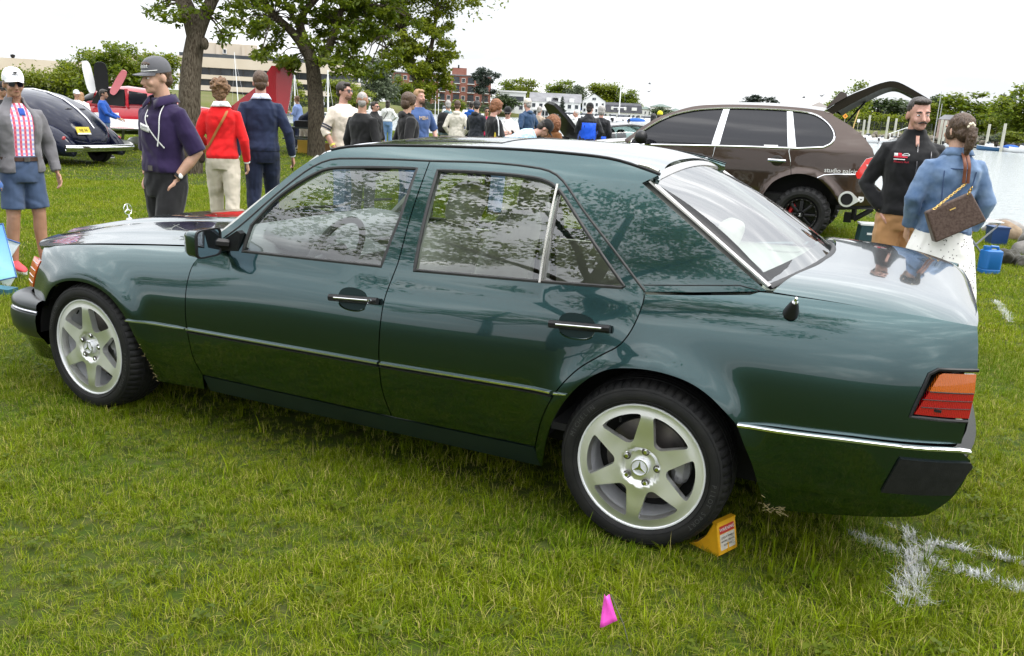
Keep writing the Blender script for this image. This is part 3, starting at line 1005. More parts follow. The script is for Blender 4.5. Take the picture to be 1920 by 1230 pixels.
 for word, a0 in (('MICHELIN', 2.62 + spin), ('PILOT SPORT', -.35 + spin)):
  for i, chh in enumerate(word):
   if chh == ' ':
    continue
   tm = text_mesh(chh, .024)
   v = np.array([tuple(q.co) for q in tm.vertices])
   if not len(v):
    continue
   aa = a0 - (i - len(word) / 2) * .070
   r0_ = .271
   x = v[:, 0]
   y = v[:, 1]
   px = (r0_ + y) * cos(aa) + x * sin(aa)
   pz = (r0_ + y) * sin(aa) - x * cos(aa)
   tx.add(np.c_[px, np.full(len(v), -.0222), pz], [tuple(q.vertices) for q in tm.polygons])
   bpy.data.meshes.remove(tm)
 tx.build('tyre_lettering', mat('tyre_lettering_rubber', (.045, .045, .045), .6), tyo)['kind'] = 'stuff'
wf = make_wheel(CAR, (0, -.862, .316), -.05, 0)
build_wheel_parts(wf, .02)
wr = make_wheel(CAR, (2.8, -.862, .316), 0, 0)
build_wheel_parts(wr, -.06)
for loc in ((0, .862, .316), (2.8, .862, .316)):
 w_ = make_wheel(CAR, loc, 0, 0, True)
 for ch in wf.children:
  dup(ch, parent=w_)
# hood star
hs = MB()
hs.lathe([(.0312, -.001), (.0322, -.0017), (.0332, -.001), (.0332, .001), (.0322, .0017), (.0312, .001)], (0, 0, 0), 'x', 36, close=True)
for k in range(3):
 a = PI / 2 + k * 2 * PI / 3
 for sx in (-1, 1):
  hs.prism([(.0045 * cos(a + 1.05), .0045 * sin(a + 1.05)), (.0315 * cos(a), .0315 * sin(a)), (.0045 * cos(a - 1.05), .0045 * sin(a - 1.05))], (0, 0, 0), (0, 1, 0), (0, 0, 1), (sx * .0018, 0, 0))
hs.lathe([(.0, .012), (.014, .01), (.018, .003), (.020, 0.0)], (0, 0, -.062), 'z', 16)
hs.tube([(0, 0, -.055), (0, 0, -.03)], .006, 8)
ho = hs.build('hood_ornament', M_CHROME, CAR, smooth=30, fix=True)
ho.location = (-.672, 0, float(ZH(-.672, 0)) + .066)
ho.rotation_euler = (0, -.12, .12)
# aerial
ar = MB()
ar.lathe([(.026, 0), (.024, .012), (.016, .04), (.010, .055)], (0, 0, 0), 'z', 16)
aro = ar.build('aerial_base', M_BLACK, CAR, fix=True)
aro.location = (3.241, -float(FL(3.241, .938)) + .004, .938)
aro.rotation_euler = (.55, .25, 0)
aro.scale = (1, 1.2, 1)
a2 = MB()
a2.lathe([(.009, .052), (.010, .056), (.006, .062), (.007, .066), (.004, .074), (.0, .075)], (0, 0, 0), 'z', 12)
a2.build('aerial_tip', M_CHROME, aro, fix=True)
# dried grass caught on the arch edges
dg = MB()
rd_ = random.Random(4)
for pts, n_ in ((FARCH[-10:], 20), (cspline([(3.218, .329), (3.236, .28), (3.25, .254), (3.30, .258)], .008), 26)):
 for k in range(n_):
  x, z = pts[int((rd_.random() ** .5) * (len(pts) - 1))]
  x, z = x + rd_.gauss(0, .008), z + rd_.gauss(0, .009)
  y = -float(FL(x, z)) - .006
  a_ = rd_.uniform(-.6, 1.2)
  l_ = rd_.uniform(.005, .034)
  dg.tube([(x, y, z), (x + l_ * cos(a_) * .7, y - rd_.uniform(0, .006), z + l_ * sin(a_) * .6)], .0008, 3)
dg.build('dried_grass', mat('dried_grass_bits', (.34, .27, .13), .9), CAR)['kind'] = 'stuff'
# interior
def cushion(mb, c, d, rot=None, p=3.2, n=20, m=12):
 V = []
 R = []
 for i in range(1, m):
  th = PI * i / m
  a = np.arange(n) * 2 * PI / n
  f = lambda q: np.sign(q) * np.abs(q) ** (2 / p)
  R.append(np.c_[f(np.cos(a)) * f(sin(th)), f(np.sin(a)) * f(sin(th)), np.full(n, -f(cos(th)))] * np.array(d) / 2)
 if rot is not None:
  R = [r @ rot.T for r in R]
 mb.rings([r + np.array(c) for r in R])
for y in (-.37, .37):
 sb = MB()
 cushion(sb, (1.30, y, .50), (.52, .50, .20), rotm(0, -.08, 0))
 seat = sb.build('front_seat', M_LEATHER, CAR, smooth=60)
 bb = MB()
 cushion(bb, (1.655, y, .76), (.17, .50, .62), rotm(0, .28, 0))
 bb.build('seat_back', M_LEATHER, seat, smooth=60)
 hr_ = MB()
 cushion(hr_, (1.80, y, 1.14), (.10, .27, .19), rotm(0, .25, 0))
 hr_.tube([(1.775, y - .06, 1.0), (1.79, y - .06, 1.10)], .007, 6)
 hr_.tube([(1.775, y + .06, 1.0), (1.79, y + .06, 1.10)], .007, 6)
 hr_.build('head_rest', M_LEATHER, seat, smooth=60)
rs = MB()
cushion(rs, (2.30, 0, .50), (.52, .98, .22))
rso = rs.build('rear_seat', M_LEATHER, CAR, smooth=60)
rb2 = MB()
cushion(rb2, (2.66, 0, .74), (.20, .98, .56), rotm(0, .35, 0))
rb2.build('seat_back', M_LEATHER, rso, smooth=60)
for y in (-.36, .36):
 h2 = MB()
 cushion(h2, (2.80, y, 1.02), (.11, .27, .16), rotm(0, .3, 0))
 h2.build('head_rest', M_LEATHER, rso, smooth=60)
sh = MB()
sh.box((3.02, 0, .955), (.42, 1.24, .03))
for y in (-.42, .42):
 sh.lathe([(.0, .018), (.07, .017), (.075, .0)], (3.05, y, .96), 'z', 20)
sh.build('parcel_shelf', mat('pale_green_leather', (.42, .46, .38), .5), CAR)
db = MB()
R = []
for y in np.linspace(-.72, .72, 15):
 a = 1 - .10 * (y / .72) ** 2
 R.append(np.array([(.58, y, .80), (.50, y, .90), (.58, y, .925), (.78, y, .915), (.89, y, .885), (.92, y, .82), (.86, y, .70), (.80, y, .50), (.6, y, .5)]) * (1, 1, 1))
db.rings(R)
cushion(db, (.90, -.37, .90), (.26, .36, .10), rotm(0, .25, 0))
db.box((.93, 0, .66), (.22, .26, .36), rotm(0, .3, 0))
db.box((1.35, 0, .46), (.9, .22, .2))
dso = db.build('dashboard', M_DASH, CAR, smooth=50, fix=True)
sw = MB()
a = np.linspace(0, 2 * PI, 40, endpoint=False)
sw.tube(np.c_[np.zeros(40), .195 * np.cos(a), .195 * np.sin(a)], .016, 10, close=True)
cushion(sw, (-.01, 0, -.01), (.05, .17, .14))
for t in (0, PI, -PI / 2):
 sw.tube([(-.01, .06 * cos(t), .06 * sin(t)), (0, .19 * cos(t), .19 * sin(t))], .017, 8, flat=.6)
swo = sw.build('steering_wheel', mat('grey_steering_wheel', (.10, .10, .105), .45), CAR, smooth=50)
swo.location = (1.10, -.37, .83)
swo.rotation_euler = (0, .42, 0)
fl = MB()
fl.box((1.55, 0, .36), (1.9, 1.5, .03))
fl.build('cabin_floor', mat('grey_carpet', (.06, .06, .06), .95), CAR)
ln_ = MB()
xs = np.linspace(1.25, 2.62, 10)
for i in range(9):
 ln_.add([(xs[i], -.55, float(ZR(xs[i], .5)) - .035), (xs[i + 1], -.55, float(ZR(xs[i + 1], .5)) - .035), (xs[i + 1], .55, float(ZR(xs[i + 1], .5)) - .035), (xs[i], .55, float(ZR(xs[i], .5)) - .035)], [(0, 1, 2, 3)])
ln_.build('headlining', M_LINER, CAR)
for sg in (-1, 1):
 bp_ = MB()
 bp_.tube([(1.74, sg * .545, 1.30), (1.73, sg * .715, .95), (1.72, sg * .77, .5)], .032, 6)
 bp_.tube([(2.62, sg * .53, 1.31), (2.90, sg * .62, 1.13), (3.10, sg * .68, .98)], .05, 6, flat=.5)
 bp_.tube([(1.16, sg * .55, 1.29), (.94, sg * .67, 1.09), (.72, sg * .74, .9)], .025, 6)
 bp_.build('inner_pillar', M_LINER, CAR)['kind'] = 'stuff'
mi = MB()
cushion(mi, (1.10, 0, 1.24), (.04, .24, .07))
mi.build('rear_view_mirror', M_BLACK, CAR)
# ------------------------------------------------------------------ GROUND, WATER, FAR SHORE
def fast_mesh(name, V, quads=None, tone=None):
 me = bpy.data.meshes.new(name)
 V = np.asarray(V, np.float32)
 Q = np.asarray(quads, np.int32)
 k = Q.shape[1]
 me.vertices.add(len(V))
 me.vertices.foreach_set('co', V.ravel())
 me.loops.add(Q.size)
 me.loops.foreach_set('vertex_index', Q.ravel())
 me.polygons.add(len(Q))
 me.polygons.foreach_set('loop_start', np.arange(0, Q.size, k, dtype=np.int32))
 me.update(calc_edges=True)
 if tone is not None:
  at_ = me.attributes.new('tone', 'FLOAT', 'POINT')
  at_.data.foreach_set('value', np.asarray(tone, np.float32))
 return me
def ground_mat(name, c1, c2, c3, s1, s2, bump=.3):
 m = mat(name, c1, .95)
 t = m.node_tree
 b = t.nodes['Principled BSDF']
 g = t.nodes.new('ShaderNodeNewGeometry')
 a = t.nodes.new('ShaderNodeTexNoise')
 a.inputs['Scale'].default_value = s1
 a.inputs['Detail'].default_value = 6
 c = t.nodes.new('ShaderNodeTexNoise')
 c.inputs['Scale'].default_value = s2
 c.inputs['Detail'].default_value = 8
 c.inputs['Roughness'].default_value = .7
 for q in (a, c):
  t.links.new(g.outputs['Position'], q.inputs['Vector'])
 r = t.nodes.new('ShaderNodeValToRGB')
 r.color_ramp.elements[0].position = .36
 r.color_ramp.elements[1].position = .64
 r.color_ramp.elements[0].color = (*c1, 1)
 r.color_ramp.elements[1].color = (*c2, 1)
 t.links.new(a.outputs['Fac'], r.inputs['Fac'])
 r2 = t.nodes.new('ShaderNodeMath')
 r2.operation = 'MULTIPLY_ADD'
 r2.use_clamp = True
 r2.inputs[1].default_value = 3.2
 r2.inputs[2].default_value = -1.3
 t.links.new(c.outputs['Fac'], r2.inputs[0])
 mm = t.nodes.new('ShaderNodeMix')
 mm.data_type = 'RGBA'
 mm.inputs['B'].default_value = (*c3, 1)
 t.links.new(r2.outputs[0], mm.inputs['Factor'])
 t.links.new(r.outputs['Color'], mm.inputs['A'])
 t.links.new(mm.outputs['Result'], b.inputs['Base Color'])
 bp = t.nodes.new('ShaderNodeBump')
 bp.inputs['Strength'].default_value = bump
 bp.inputs['Distance'].default_value = .03
 t.links.new(c.outputs['Fac'], bp.inputs['Height'])
 t.links.new(bp.outputs['Normal'], b.inputs['Normal'])
 b.inputs['Specular IOR Level'].default_value = .1
 return m
SHORE = [(60, 2), (30, 6), (14, 8.2), (8.5, 9.4), (6.4, 10.6), (5.3, 11.8), (4.2, 13.2), (3.2, 14.8), (2.2, 18), (1.0, 23), (-2, 30), (-10, 38), (-22, 41), (-34, 43), (-55, 52), (-90, 66), (-160, 85)]
SHC = cspline(SHORE, 1.5)
M_LAWN = ground_mat('lawn_soil_and_grass', (.030, .052, .006), (.042, .068, .008), (.060, .058, .022), .5, 14)
V, F = [], []
lw = [(-160, -60), (60, -60)]
n = len(SHC)
for i, (x, y) in enumerate(SHC):
 V.append((x, y, 0))
for i, (x, y) in enumerate(SHC):
 d = np.array(SHC[min(i + 1, n - 1)]) - np.array(SHC[max(i - 1, 0)])
 d = d / np.linalg.norm(d)
 o_ = np.array((d[1], -d[0]))
 V.append((x + o_[0] * .5 + random.uniform(-.1, .1), y + o_[1] * .5, -.18))
for i, (x, y) in enumerate(SHC):
 d = np.array(SHC[min(i + 1, n - 1)]) - np.array(SHC[max(i - 1, 0)])
 d = d / np.linalg.norm(d)
 o_ = np.array((d[1], -d[0]))
 V.append((x + o_[0] * 1.6, y + o_[1] * 1.6, -1.2))
V.append((-160, -60, 0))
V.append((60, -60, 0))
F.append(tuple(range(n)) + (3 * n, 3 * n + 1))
for r_ in (0, 1):
 F += [(r_ * n + i + 1, r_ * n + i, (r_ + 1) * n + i, (r_ + 1) * n + i + 1) for i in range(n - 1)]
mb = MB()
mb.add(V, F)
lawn = mb.build('lawn', M_LAWN, smooth=None)
tag(lawn, 'green lawn of the car show', kind='structure')
wm = bpy.data.materials.new('harbour_water')
wm.use_nodes = True
t = wm.node_tree
b = t.nodes['Principled BSDF']
b.inputs['Base Color'].default_value = (.30, .33, .33, 1)
b.inputs['Roughness'].default_value = .16
b.inputs['IOR'].default_value = 1.34
g = t.nodes.new('ShaderNodeNewGeometry')
mpn = t.nodes.new('ShaderNodeMapping')
mpn.inputs['Scale'].default_value = (1, 1.6, 1)
t.links.new(g.outputs['Position'], mpn.inputs['Vector'])
prev = None
for s_, st_ in ((1.1, .22), (6.0, .16)):
 nn = t.nodes.new('ShaderNodeTexNoise')
 nn.inputs['Scale'].default_value = s_
 nn.inputs['Detail'].default_value = 4
 t.links.new(mpn.outputs['Vector'], nn.inputs['Vector'])
 bp = t.nodes.new('ShaderNodeBump')
 bp.inputs['Strength'].default_value = st_
 bp.inputs['Distance'].default_value = .25
 t.links.new(nn.outputs['Fac'], bp.inputs['Height'])
 if prev:
  t.links.new(prev.outputs['Normal'], bp.inputs['Normal'])
 prev = bp
t.links.new(prev.outputs['Normal'], b.inputs['Normal'])
mb = MB()
mb.add([(-700, 0, -.6), (300, -60, -.6), (900, 300, -.6), (500, 900, -.6), (-700, 900, -.6)], [(0, 1, 2, 3, 4)])
tag(mb.build('water', wm, smooth=None), 'pale rippled harbour water', kind='structure')
FAR = [(-76.304, 44.902, -0.6), (-68.063, 54.443, -0.6), (-66.905, 71.955, -0.6), (-79.513, 105.801, -0.6), (-114.275, 186.284, -0.6), (-113.559, 226.239, -0.6), (-92.285, 258.639, -0.6), (-61.52, 272.472, -0.6), (-35.671, 244.485, -0.6), (-11.75, 176.025, -0.6), (5.856, 167.017, -0.6), (20.801, 148.908, -0.6), (39.65, 137.072, -0.6)]
FC = cspline([q[:2] for q in FAR], 6)
n = len(FC)
V, F = [], []
CAMP = np.array((3.5355, -3.6862))
for d_, z_ in ((0, -.9), (.8, .2), (6, .9), (40, 2.0), (130, 2.3), (600, 2.6)):
 for i, q in enumerate(FC):
  a = np.array(q) - CAMP
  a /= np.linalg.norm(a)
  V.append((*(np.array(q) + a * d_), z_ + (random.uniform(-.12, .12) if 0 < d_ < 100 else 0)))
F = [(r_ * n + i, r_ * n + i + 1, (r_ + 1) * n + i + 1, (r_ + 1) * n + i) for r_ in range(5) for i in range(n - 1)]
mb = MB()
mb.add(V, F)
tag(mb.build('far_shore', ground_mat('far_bank_ground', (.075, .10, .02), (.11, .12, .035), (.13, .115, .07), .08, .9), smooth=60), 'grassy far bank of the harbour', kind='structure')
def far_z(d_):
 return float(np.interp(d_, [0, .8, 6, 40, 130, 600], [-.9, .2, .9, 2.0, 2.3, 2.6]))
# ------------------------------------------------------------------ TREES
M_BARK = mat('rough_brown_bark', (.040, .030, .020), .95, col2=(.125, .105, .078), vscale=9, bump=1.0, bscale=14, stretch=(5, 5, .9), spec=.1)
M_BARK2 = mat('grey_bark', (.10, .085, .065), .95, col2=(.16, .14, .11), vscale=3)
M_LEAF = leaf_mat('fresh_green_leaf', (.070, .118, .005), (.205, .250, .012), .55)
M_LEAF_Y = leaf_mat('yellow_green_leaf', (.100, .140, .006), (.25, .285, .016), .5)
M_LEAF_D = leaf_mat('dark_green_leaf', (.022, .046, .010), (.070, .105, .022), .3)
M_LEAF_G = leaf_mat('grey_green_leaf', (.060, .085, .045), (.13, .16, .085), .3)
M_PINE = leaf_mat('pine_needles', (.012, .026, .016), (.034, .052, .030), .1)
def leaf_cloud(blobs, n, size, clump=.35, per=22, aspect=.55, flat=.6, seed=1, droop=0):
 r = np.random.default_rng(seed)
 vol = np.array([np.prod(b[1]) ** .75 for b in blobs])
 cnt = np.maximum(3, (n * vol / vol.sum()).astype(int))
 P, T = [], []
 for (c, rad), k in zip(blobs, cnt):
  kc = max(2, k // per)
  d = r.normal(size=(kc, 3))
  d /= np.linalg.norm(d, axis=1)[:, None]
  cc = np.array(c) + d * np.array(rad) * (r.random((kc, 1)) ** .5)
  ct = r.normal(.45, .22, kc)
  ix = r.integers(0, kc, k)
  sg = clump * min(rad)
  p = cc[ix] + r.normal(size=(k, 3)) * np.array((sg, sg, sg * flat))
  P.append(p)
  T.append(np.clip(ct[ix] + r.normal(0, .2, k), 0, 1))
 P = np.concatenate(P)
 T = np.concatenate(T)
 k = len(P)
 a = r.random(k) * 2 * PI
 tilt = r.normal(0, .55, k) - droop
 L_ = size * r.uniform(.6, 1.3, k)
 D = np.c_[np.cos(a) * np.cos(tilt), np.sin(a) * np.cos(tilt), np.sin(tilt)]
 roll = r.normal(0, .7, k)
 s_ = np.c_[-np.sin(a), np.cos(a), np.zeros(k)]
 u_ = np.cross(D, s_)
 W = s_ * np.cos(roll)[:, None] + u_ * np.sin(roll)[:, None]
 hw = (L_ * aspect * .5)[:, None]
 v0 = P
 v1 = P + D * (L_ * .45)[:, None] + W * hw
 v2 = P + D * L_[:, None] - u_ * (L_ * .12)[:, None]
 v3 = P + D * (L_ * .45)[:, None] - W * hw
 V = np.stack([v0, v1, v2, v3], 1).reshape(-1, 3)
 Q = np.arange(4 * k).reshape(k, 4)
 return V, Q, np.repeat(T, 4)
def crown(name, m, parent, blobs, n, size, **kw):
 V, Q, T = leaf_cloud(blobs, n, size, **kw)
 o = link(name, fast_mesh(name, V, Q, T), m, parent)
 o['kind'] = 'stuff'
 return o
def limb(mb, pts, r0_, r1_, n=9, wob=.0):
 P = cspline(pts, .35)
 m = len(P)
 P = [np.array(q) + (np.array((random.gauss(0, wob), random.gauss(0, wob), 0)) if 0 < i < m - 1 else 0) for i, q in enumerate(P)]
 mb.tube(P, np.linspace(r0_, r1_, m), n)
# --- the three park trees with visible limbs
def twigs(mb, starts, ends, r=.03):
 for e_ in ends:
  s_ = min(starts, key=lambda q: np.linalg.norm(np.array(q) - np.array(e_)))
  s_ = np.array(s_)
  e_ = np.array(e_)
  mid = (s_ + e_) / 2 + np.array((0, 0, .12 * np.linalg.norm(e_ - s_)))
  limb(mb, [s_, mid, e_], r, r * .35, 5, .02)
T1 = thing('park_tree', 'thick leaning trunk with rough bark, leftmost tree, behind the man in the grey cap', 'tree', (-9.65, 9.551, 0))
tl1 = np.array(T1.location)
mb = MB()
limb(mb, [np.array(q) - tl1 for q in ((-9.707, 9.524, -0.1), (-9.671, 9.527, 1.25), (-9.737, 9.655, 1.816), (-9.766, 9.786, 2.332), (-9.764, 9.874, 2.642), (-9.878, 9.908, 2.947), (-10.076, 9.917, 3.298), (-10.353, 9.947, 3.853), (-11.136, 10.412, 4.753))], .24, .12, 14)
limb(mb, [np.array(q) - tl1 for q in ((-9.748, 9.905, 2.726), (-9.661, 10.052, 3.113), (-9.53, 10.228, 3.534), (-9.271, 10.271, 4.078), (-8.929, 10.298, 4.842))], .15, .07, 10)
mb.ellip(np.array((-9.467, 9.803, 2.519)) - tl1, (.06, .09, .12))
mb.build('trunk', M_BARK, T1, smooth=60)
mb = MB()
E1 = [np.array(q) - tl1 for q in ((-10.485, 9.683, 3.122), (-9.974, 9.519, 2.925), (-9.566, 9.395, 3.038), (-10.763, 9.817, 3.239), (-9.337, 10.071, 3.065), (-9.222, 10.154, 2.774), (-9.297, 10.484, 3.263), (-9.211, 10.778, 3.37), (-9.459, 9.706, 3.171), (-9.456, 9.999, 3.404), (-9.274, 10.101, 2.668))]
S1 = [np.array(q) - tl1 for q in ((-10.076, 9.917, 3.298), (-9.878, 9.908, 2.947), (-9.661, 10.052, 3.113), (-9.53, 10.228, 3.534), (-9.408, 10.415, 4.006))]
twigs(mb, S1, E1, .028)
mb.build('branch', M_BARK, T1, smooth=60)
crown('crown', M_LEAF, T1, [(e_, (.30, .30, .14)) for e_ in E1] + [(np.array(q) - tl1, (1.3, 1.3, .8)) for q in ((-10.763, 10.074, 4.97), (-9.864, 10.608, 5.43), (-9.003, 10.834, 4.854), (-10.468, 10.558, 6.226))], 11000, .12, per=16, clump=.42, seed=3)
T2 = thing('park_tree', 'spreading tree with forked limbs standing by the picnic table', 'tree', (-11.872, 16.43, 0))
tl2 = np.array(T2.location)
def rel(b_, *q):
 return [np.array(t) - b_ for t in q]
def spray(spec, base, r_, seed):
 """leaf clumps scattered round the listed places of a crown"""
 rd = random.Random(seed)
 o = []
 for c, sx_, sz_, k in spec:
  for i in range(k):
   d_ = rd.uniform(-1.2, 1.2)
   w = rd.uniform(-sx_, sx_)
   q = rd.uniform(.22, .36) * r_
   o.append((np.array(c) - base + np.array((w * .912 - d_ * .41, w * .41 + d_ * .912, rd.uniform(-sz_, sz_))), (q, q, q * .5)))
 return o
mb = MB()
limb(mb, rel(tl2, (-11.84, 16.384, -0.1), (-11.859, 16.437, 1.154), (-11.973, 16.547, 1.732), (-12.09, 16.635, 2.237), (-12.223, 16.696, 2.668), (-12.454, 16.691, 3.021)), .26, .17, 14)
limb(mb, rel(tl2, (-12.358, 16.682, 2.837), (-12.612, 16.658, 3.159), (-12.796, 16.434, 3.462), (-12.969, 16.092, 3.733), (-13.034, 15.81, 4.044), (-13.115, 15.714, 4.64)), .15, .06, 10)
limb(mb, rel(tl2, (-12.405, 16.672, 2.878), (-12.581, 16.809, 3.244), (-12.785, 16.933, 3.613), (-12.77, 17.16, 3.995), (-12.452, 17.432, 4.455), (-12.071, 17.42, 5.013)), .16, .06, 10)
limb(mb, rel(tl2, (-12.052, 16.734, 2.531), (-11.852, 16.909, 2.834), (-11.771, 17.049, 3.203), (-11.717, 17.176, 3.571), (-11.647, 17.331, 4.013), (-11.463, 17.58, 4.607)), .14, .06, 10)
limb(mb, rel(tl2, (-12.722, 16.456, 3.423), (-13.095, 16.576, 3.645), (-13.438, 16.425, 3.657), (-13.751, 16.231, 3.465)), .06, .03, 7)
limb(mb, rel(tl2, (-12.635, 16.833, 3.418), (-13.146, 17.061, 3.841), (-13.519, 17.225, 4.221), (-13.97, 17.44, 4.906)), .08, .04, 7)
limb(mb, rel(tl2, (-11.717, 17.176, 3.571), (-11.404, 17.37, 3.763), (-10.914, 17.569, 3.686), (-10.463, 17.697, 3.417)), .07, .03, 7)
limb(mb, rel(tl2, (-11.647, 17.331, 4.013), (-11.261, 17.551, 4.179), (-10.579, 17.86, 4.185), (-9.997, 18.057, 3.953)), .06, .025, 7)
mb.build('trunk', M_BARK, T2, smooth=60)
blobs2 = spray([((-14.156, 16.165, 3.882), 0.39, 0.27, 6), ((-13.546, 16.449, 3.914), 0.57, 0.33, 10), ((-12.981, 16.67, 3.797), 0.45, 0.33, 8), ((-12.523, 17.275, 4.008), 0.61, 0.38, 12), ((-11.795, 17.537, 4.18), 0.68, 0.33, 12), ((-10.957, 17.631, 3.976), 0.60, 0.36, 11), ((-10.347, 17.914, 4.008), 0.57, 0.37, 9), ((-12.311, 17.482, 3.599), 0.40, 0.31, 6), ((-11.232, 17.128, 3.428), 0.39, 0.30, 6), ((-10.713, 17.54, 3.258), 0.51, 0.33, 7), ((-13.16, 15.955, 2.739), 0.30, 0.18, 4), ((-12.657, 16.013, 2.541), 0.32, 0.18, 5), ((-12.302, 16.137, 2.416), 0.24, 0.12, 3), ((-13.73, 16.2, 3.32), 0.33, 0.18, 4), ((-11.658, 16.365, 3.005), 0.20, 0.15, 2), ((-11.067, 16.771, 2.696), 0.50, 0.21, 6), ((-10.631, 17.164, 2.59), 0.50, 0.18, 5), ((-11.379, 16.958, 3.058), 0.39, 0.18, 5), ((-12.769, 15.949, 3.303), 0.20, 0.18, 3), ((-10.868, 16.994, 2.361), 0.33, 0.13, 3)], tl2, 1.0, 5)
S2 = rel(tl2, (-12.796, 16.434, 3.462), (-12.969, 16.092, 3.733), (-12.785, 16.933, 3.613), (-12.452, 17.432, 4.455), (-11.771, 17.049, 3.203), (-11.717, 17.176, 3.571), (-11.647, 17.331, 4.013), (-10.914, 17.569, 3.686), (-10.463, 17.697, 3.417), (-10.579, 17.86, 4.185), (-12.358, 16.682, 2.837), (-12.052, 16.734, 2.531))
mb = MB()
twigs(mb, S2, [b_[0] for b_ in blobs2], .022)
mb.build('branch', M_BARK, T2, smooth=60)
crown('crown', M_LEAF, T2, blobs2 + [(np.array(q) - tl2, (1.8, 1.8, 1.0)) for q in ((-14.057, 16.66, 5.494), (-12.473, 17.478, 5.869), (-10.801, 18.173, 5.664), (-13.255, 17.563, 7.435), (-11.627, 18.319, 7.519))], 42000, .14, per=15, clump=.5, seed=4)
T3 = thing('park_tree', 'slim tree with a drooping right-hand crown, behind the man in the blue t-shirt', 'tree', (-16.573, 30.092, 0))
tl3 = np.array(T3.location)
mb = MB()
limb(mb, rel(tl3, (-16.552, 30.102, -0.1), (-16.625, 30.165, 1.263), (-16.772, 30.291, 1.949), (-17.047, 30.357, 2.628), (-17.4, 30.451, 3.535), (-17.895, 30.544, 4.665), (-18.424, 30.686, 6.025), (-18.846, 30.878, 7.391)), .24, .09, 10)
limb(mb, rel(tl3, (-16.927, 30.348, 2.403), (-16.721, 30.702, 3.339), (-16.636, 31.064, 4.5), (-16.68, 31.367, 5.654), (-16.844, 31.678, 7.033)), .12, .05, 8)
limb(mb, rel(tl3, (-17.107, 30.361, 2.741), (-17.83, 30.251, 3.513), (-18.436, 30.099, 3.943), (-18.9, 29.948, 4.15)), .09, .03, 7)
mb.build('trunk', M_BARK, T3, smooth=60)
blobs3 = spray([((-18.643, 30.391, 5.32), 0.90, 0.71, 9), ((-17.586, 30.914, 5.491), 0.95, 0.83, 11), ((-16.461, 31.34, 5.203), 0.62, 0.90, 9), ((-16.591, 30.441, 4.221), 1.03, 0.58, 11), ((-17.511, 29.95, 3.945), 0.94, 0.47, 9), ((-15.853, 30.593, 3.575), 0.47, 0.58, 7), ((-16.485, 29.627, 3.164), 0.88, 0.42, 9), ((-15.774, 29.801, 2.638), 0.58, 0.32, 6), ((-16.012, 29.323, 2.121), 0.32, 0.23, 4), ((-17.32, 29.879, 3.384), 0.61, 0.28, 4), ((-18.719, 30.097, 4.391), 0.47, 0.33, 4), ((-14.41, 30.186, 5.873), 0.22, 0.09, 1)], tl3, 1.3, 6)
mb = MB()
twigs(mb, rel(tl3, (-16.772, 30.291, 1.949), (-17.047, 30.357, 2.628), (-17.4, 30.451, 3.535), (-17.895, 30.544, 4.665), (-16.721, 30.702, 3.339), (-16.636, 31.064, 4.5), (-16.68, 31.367, 5.654), (-18.436, 30.099, 3.943)), [b_[0] for b_ in blobs3], .03)
mb.build('branch', M_BARK, T3, smooth=60)
crown('crown', M_LEAF_Y, T3, blobs3 + [(np.array(q) - tl3, (2.4, 2.4, 1.6)) for q in ((-18.666, 31.026, 7.632), (-17.128, 31.676, 7.481))], 34000, .18, per=16, clump=.5, seed=6)
# a leafy tree behind the photographer, seen mirrored in the windows and the rear pillar
T4 = thing('park_tree', 'leafy tree behind the photographer, mirrored in the green sedan windows', 'tree', (-.3, -8.4, 0))
mb = MB()
limb(mb, [(0, 0, -.1), (0, .1, 1.5), (.1, .3, 3.2), (.3, .6, 5), (.2, 1.0, 9)], .26, .10, 12)
limb(mb, [(.1, .3, 3.2), (-1.0, 1.0, 4.6), (-2.4, 1.6, 5.6)], .13, .05, 8)
limb(mb, [(.2, .4, 3.6), (1.4, 1.2, 4.9), (2.6, 2.0, 5.8)], .13, .05, 8)
limb(mb, [(.2, .5, 4.2), (.1, 2.0, 5.2), (-.3, 3.6, 5.9)], .12, .04, 8)
mb.build('trunk', M_BARK, T4, smooth=60)
rr4 = np.random.default_rng(9)
bl4 = []
for k in range(64):
 a, q = rr4.random() * 2 * PI, rr4.random() ** .5
 bl4.append(((4.4 * q * cos(a), 1.3 + 3.4 * q * sin(a), 4.5 + rr4.random() * 3.2), (.8, .8, .30)))
crown('crown', M_LEAF, T4, bl4, 15000, .14, per=14, clump=.5, seed=8)
for x_, y_, s_, nm_ in ((-9, -24, 1.0, 'tall tree far behind the photographer beyond the lawn edge, mirrored in the front door'), (-20, -18, 1.0, 'tree behind the photographer toward the nose of the sedan')):
 dup(T4, (x_, y_, 0), rz=x_ * .7 + 2.6, label=nm_, scale=(s_, s_, s_))
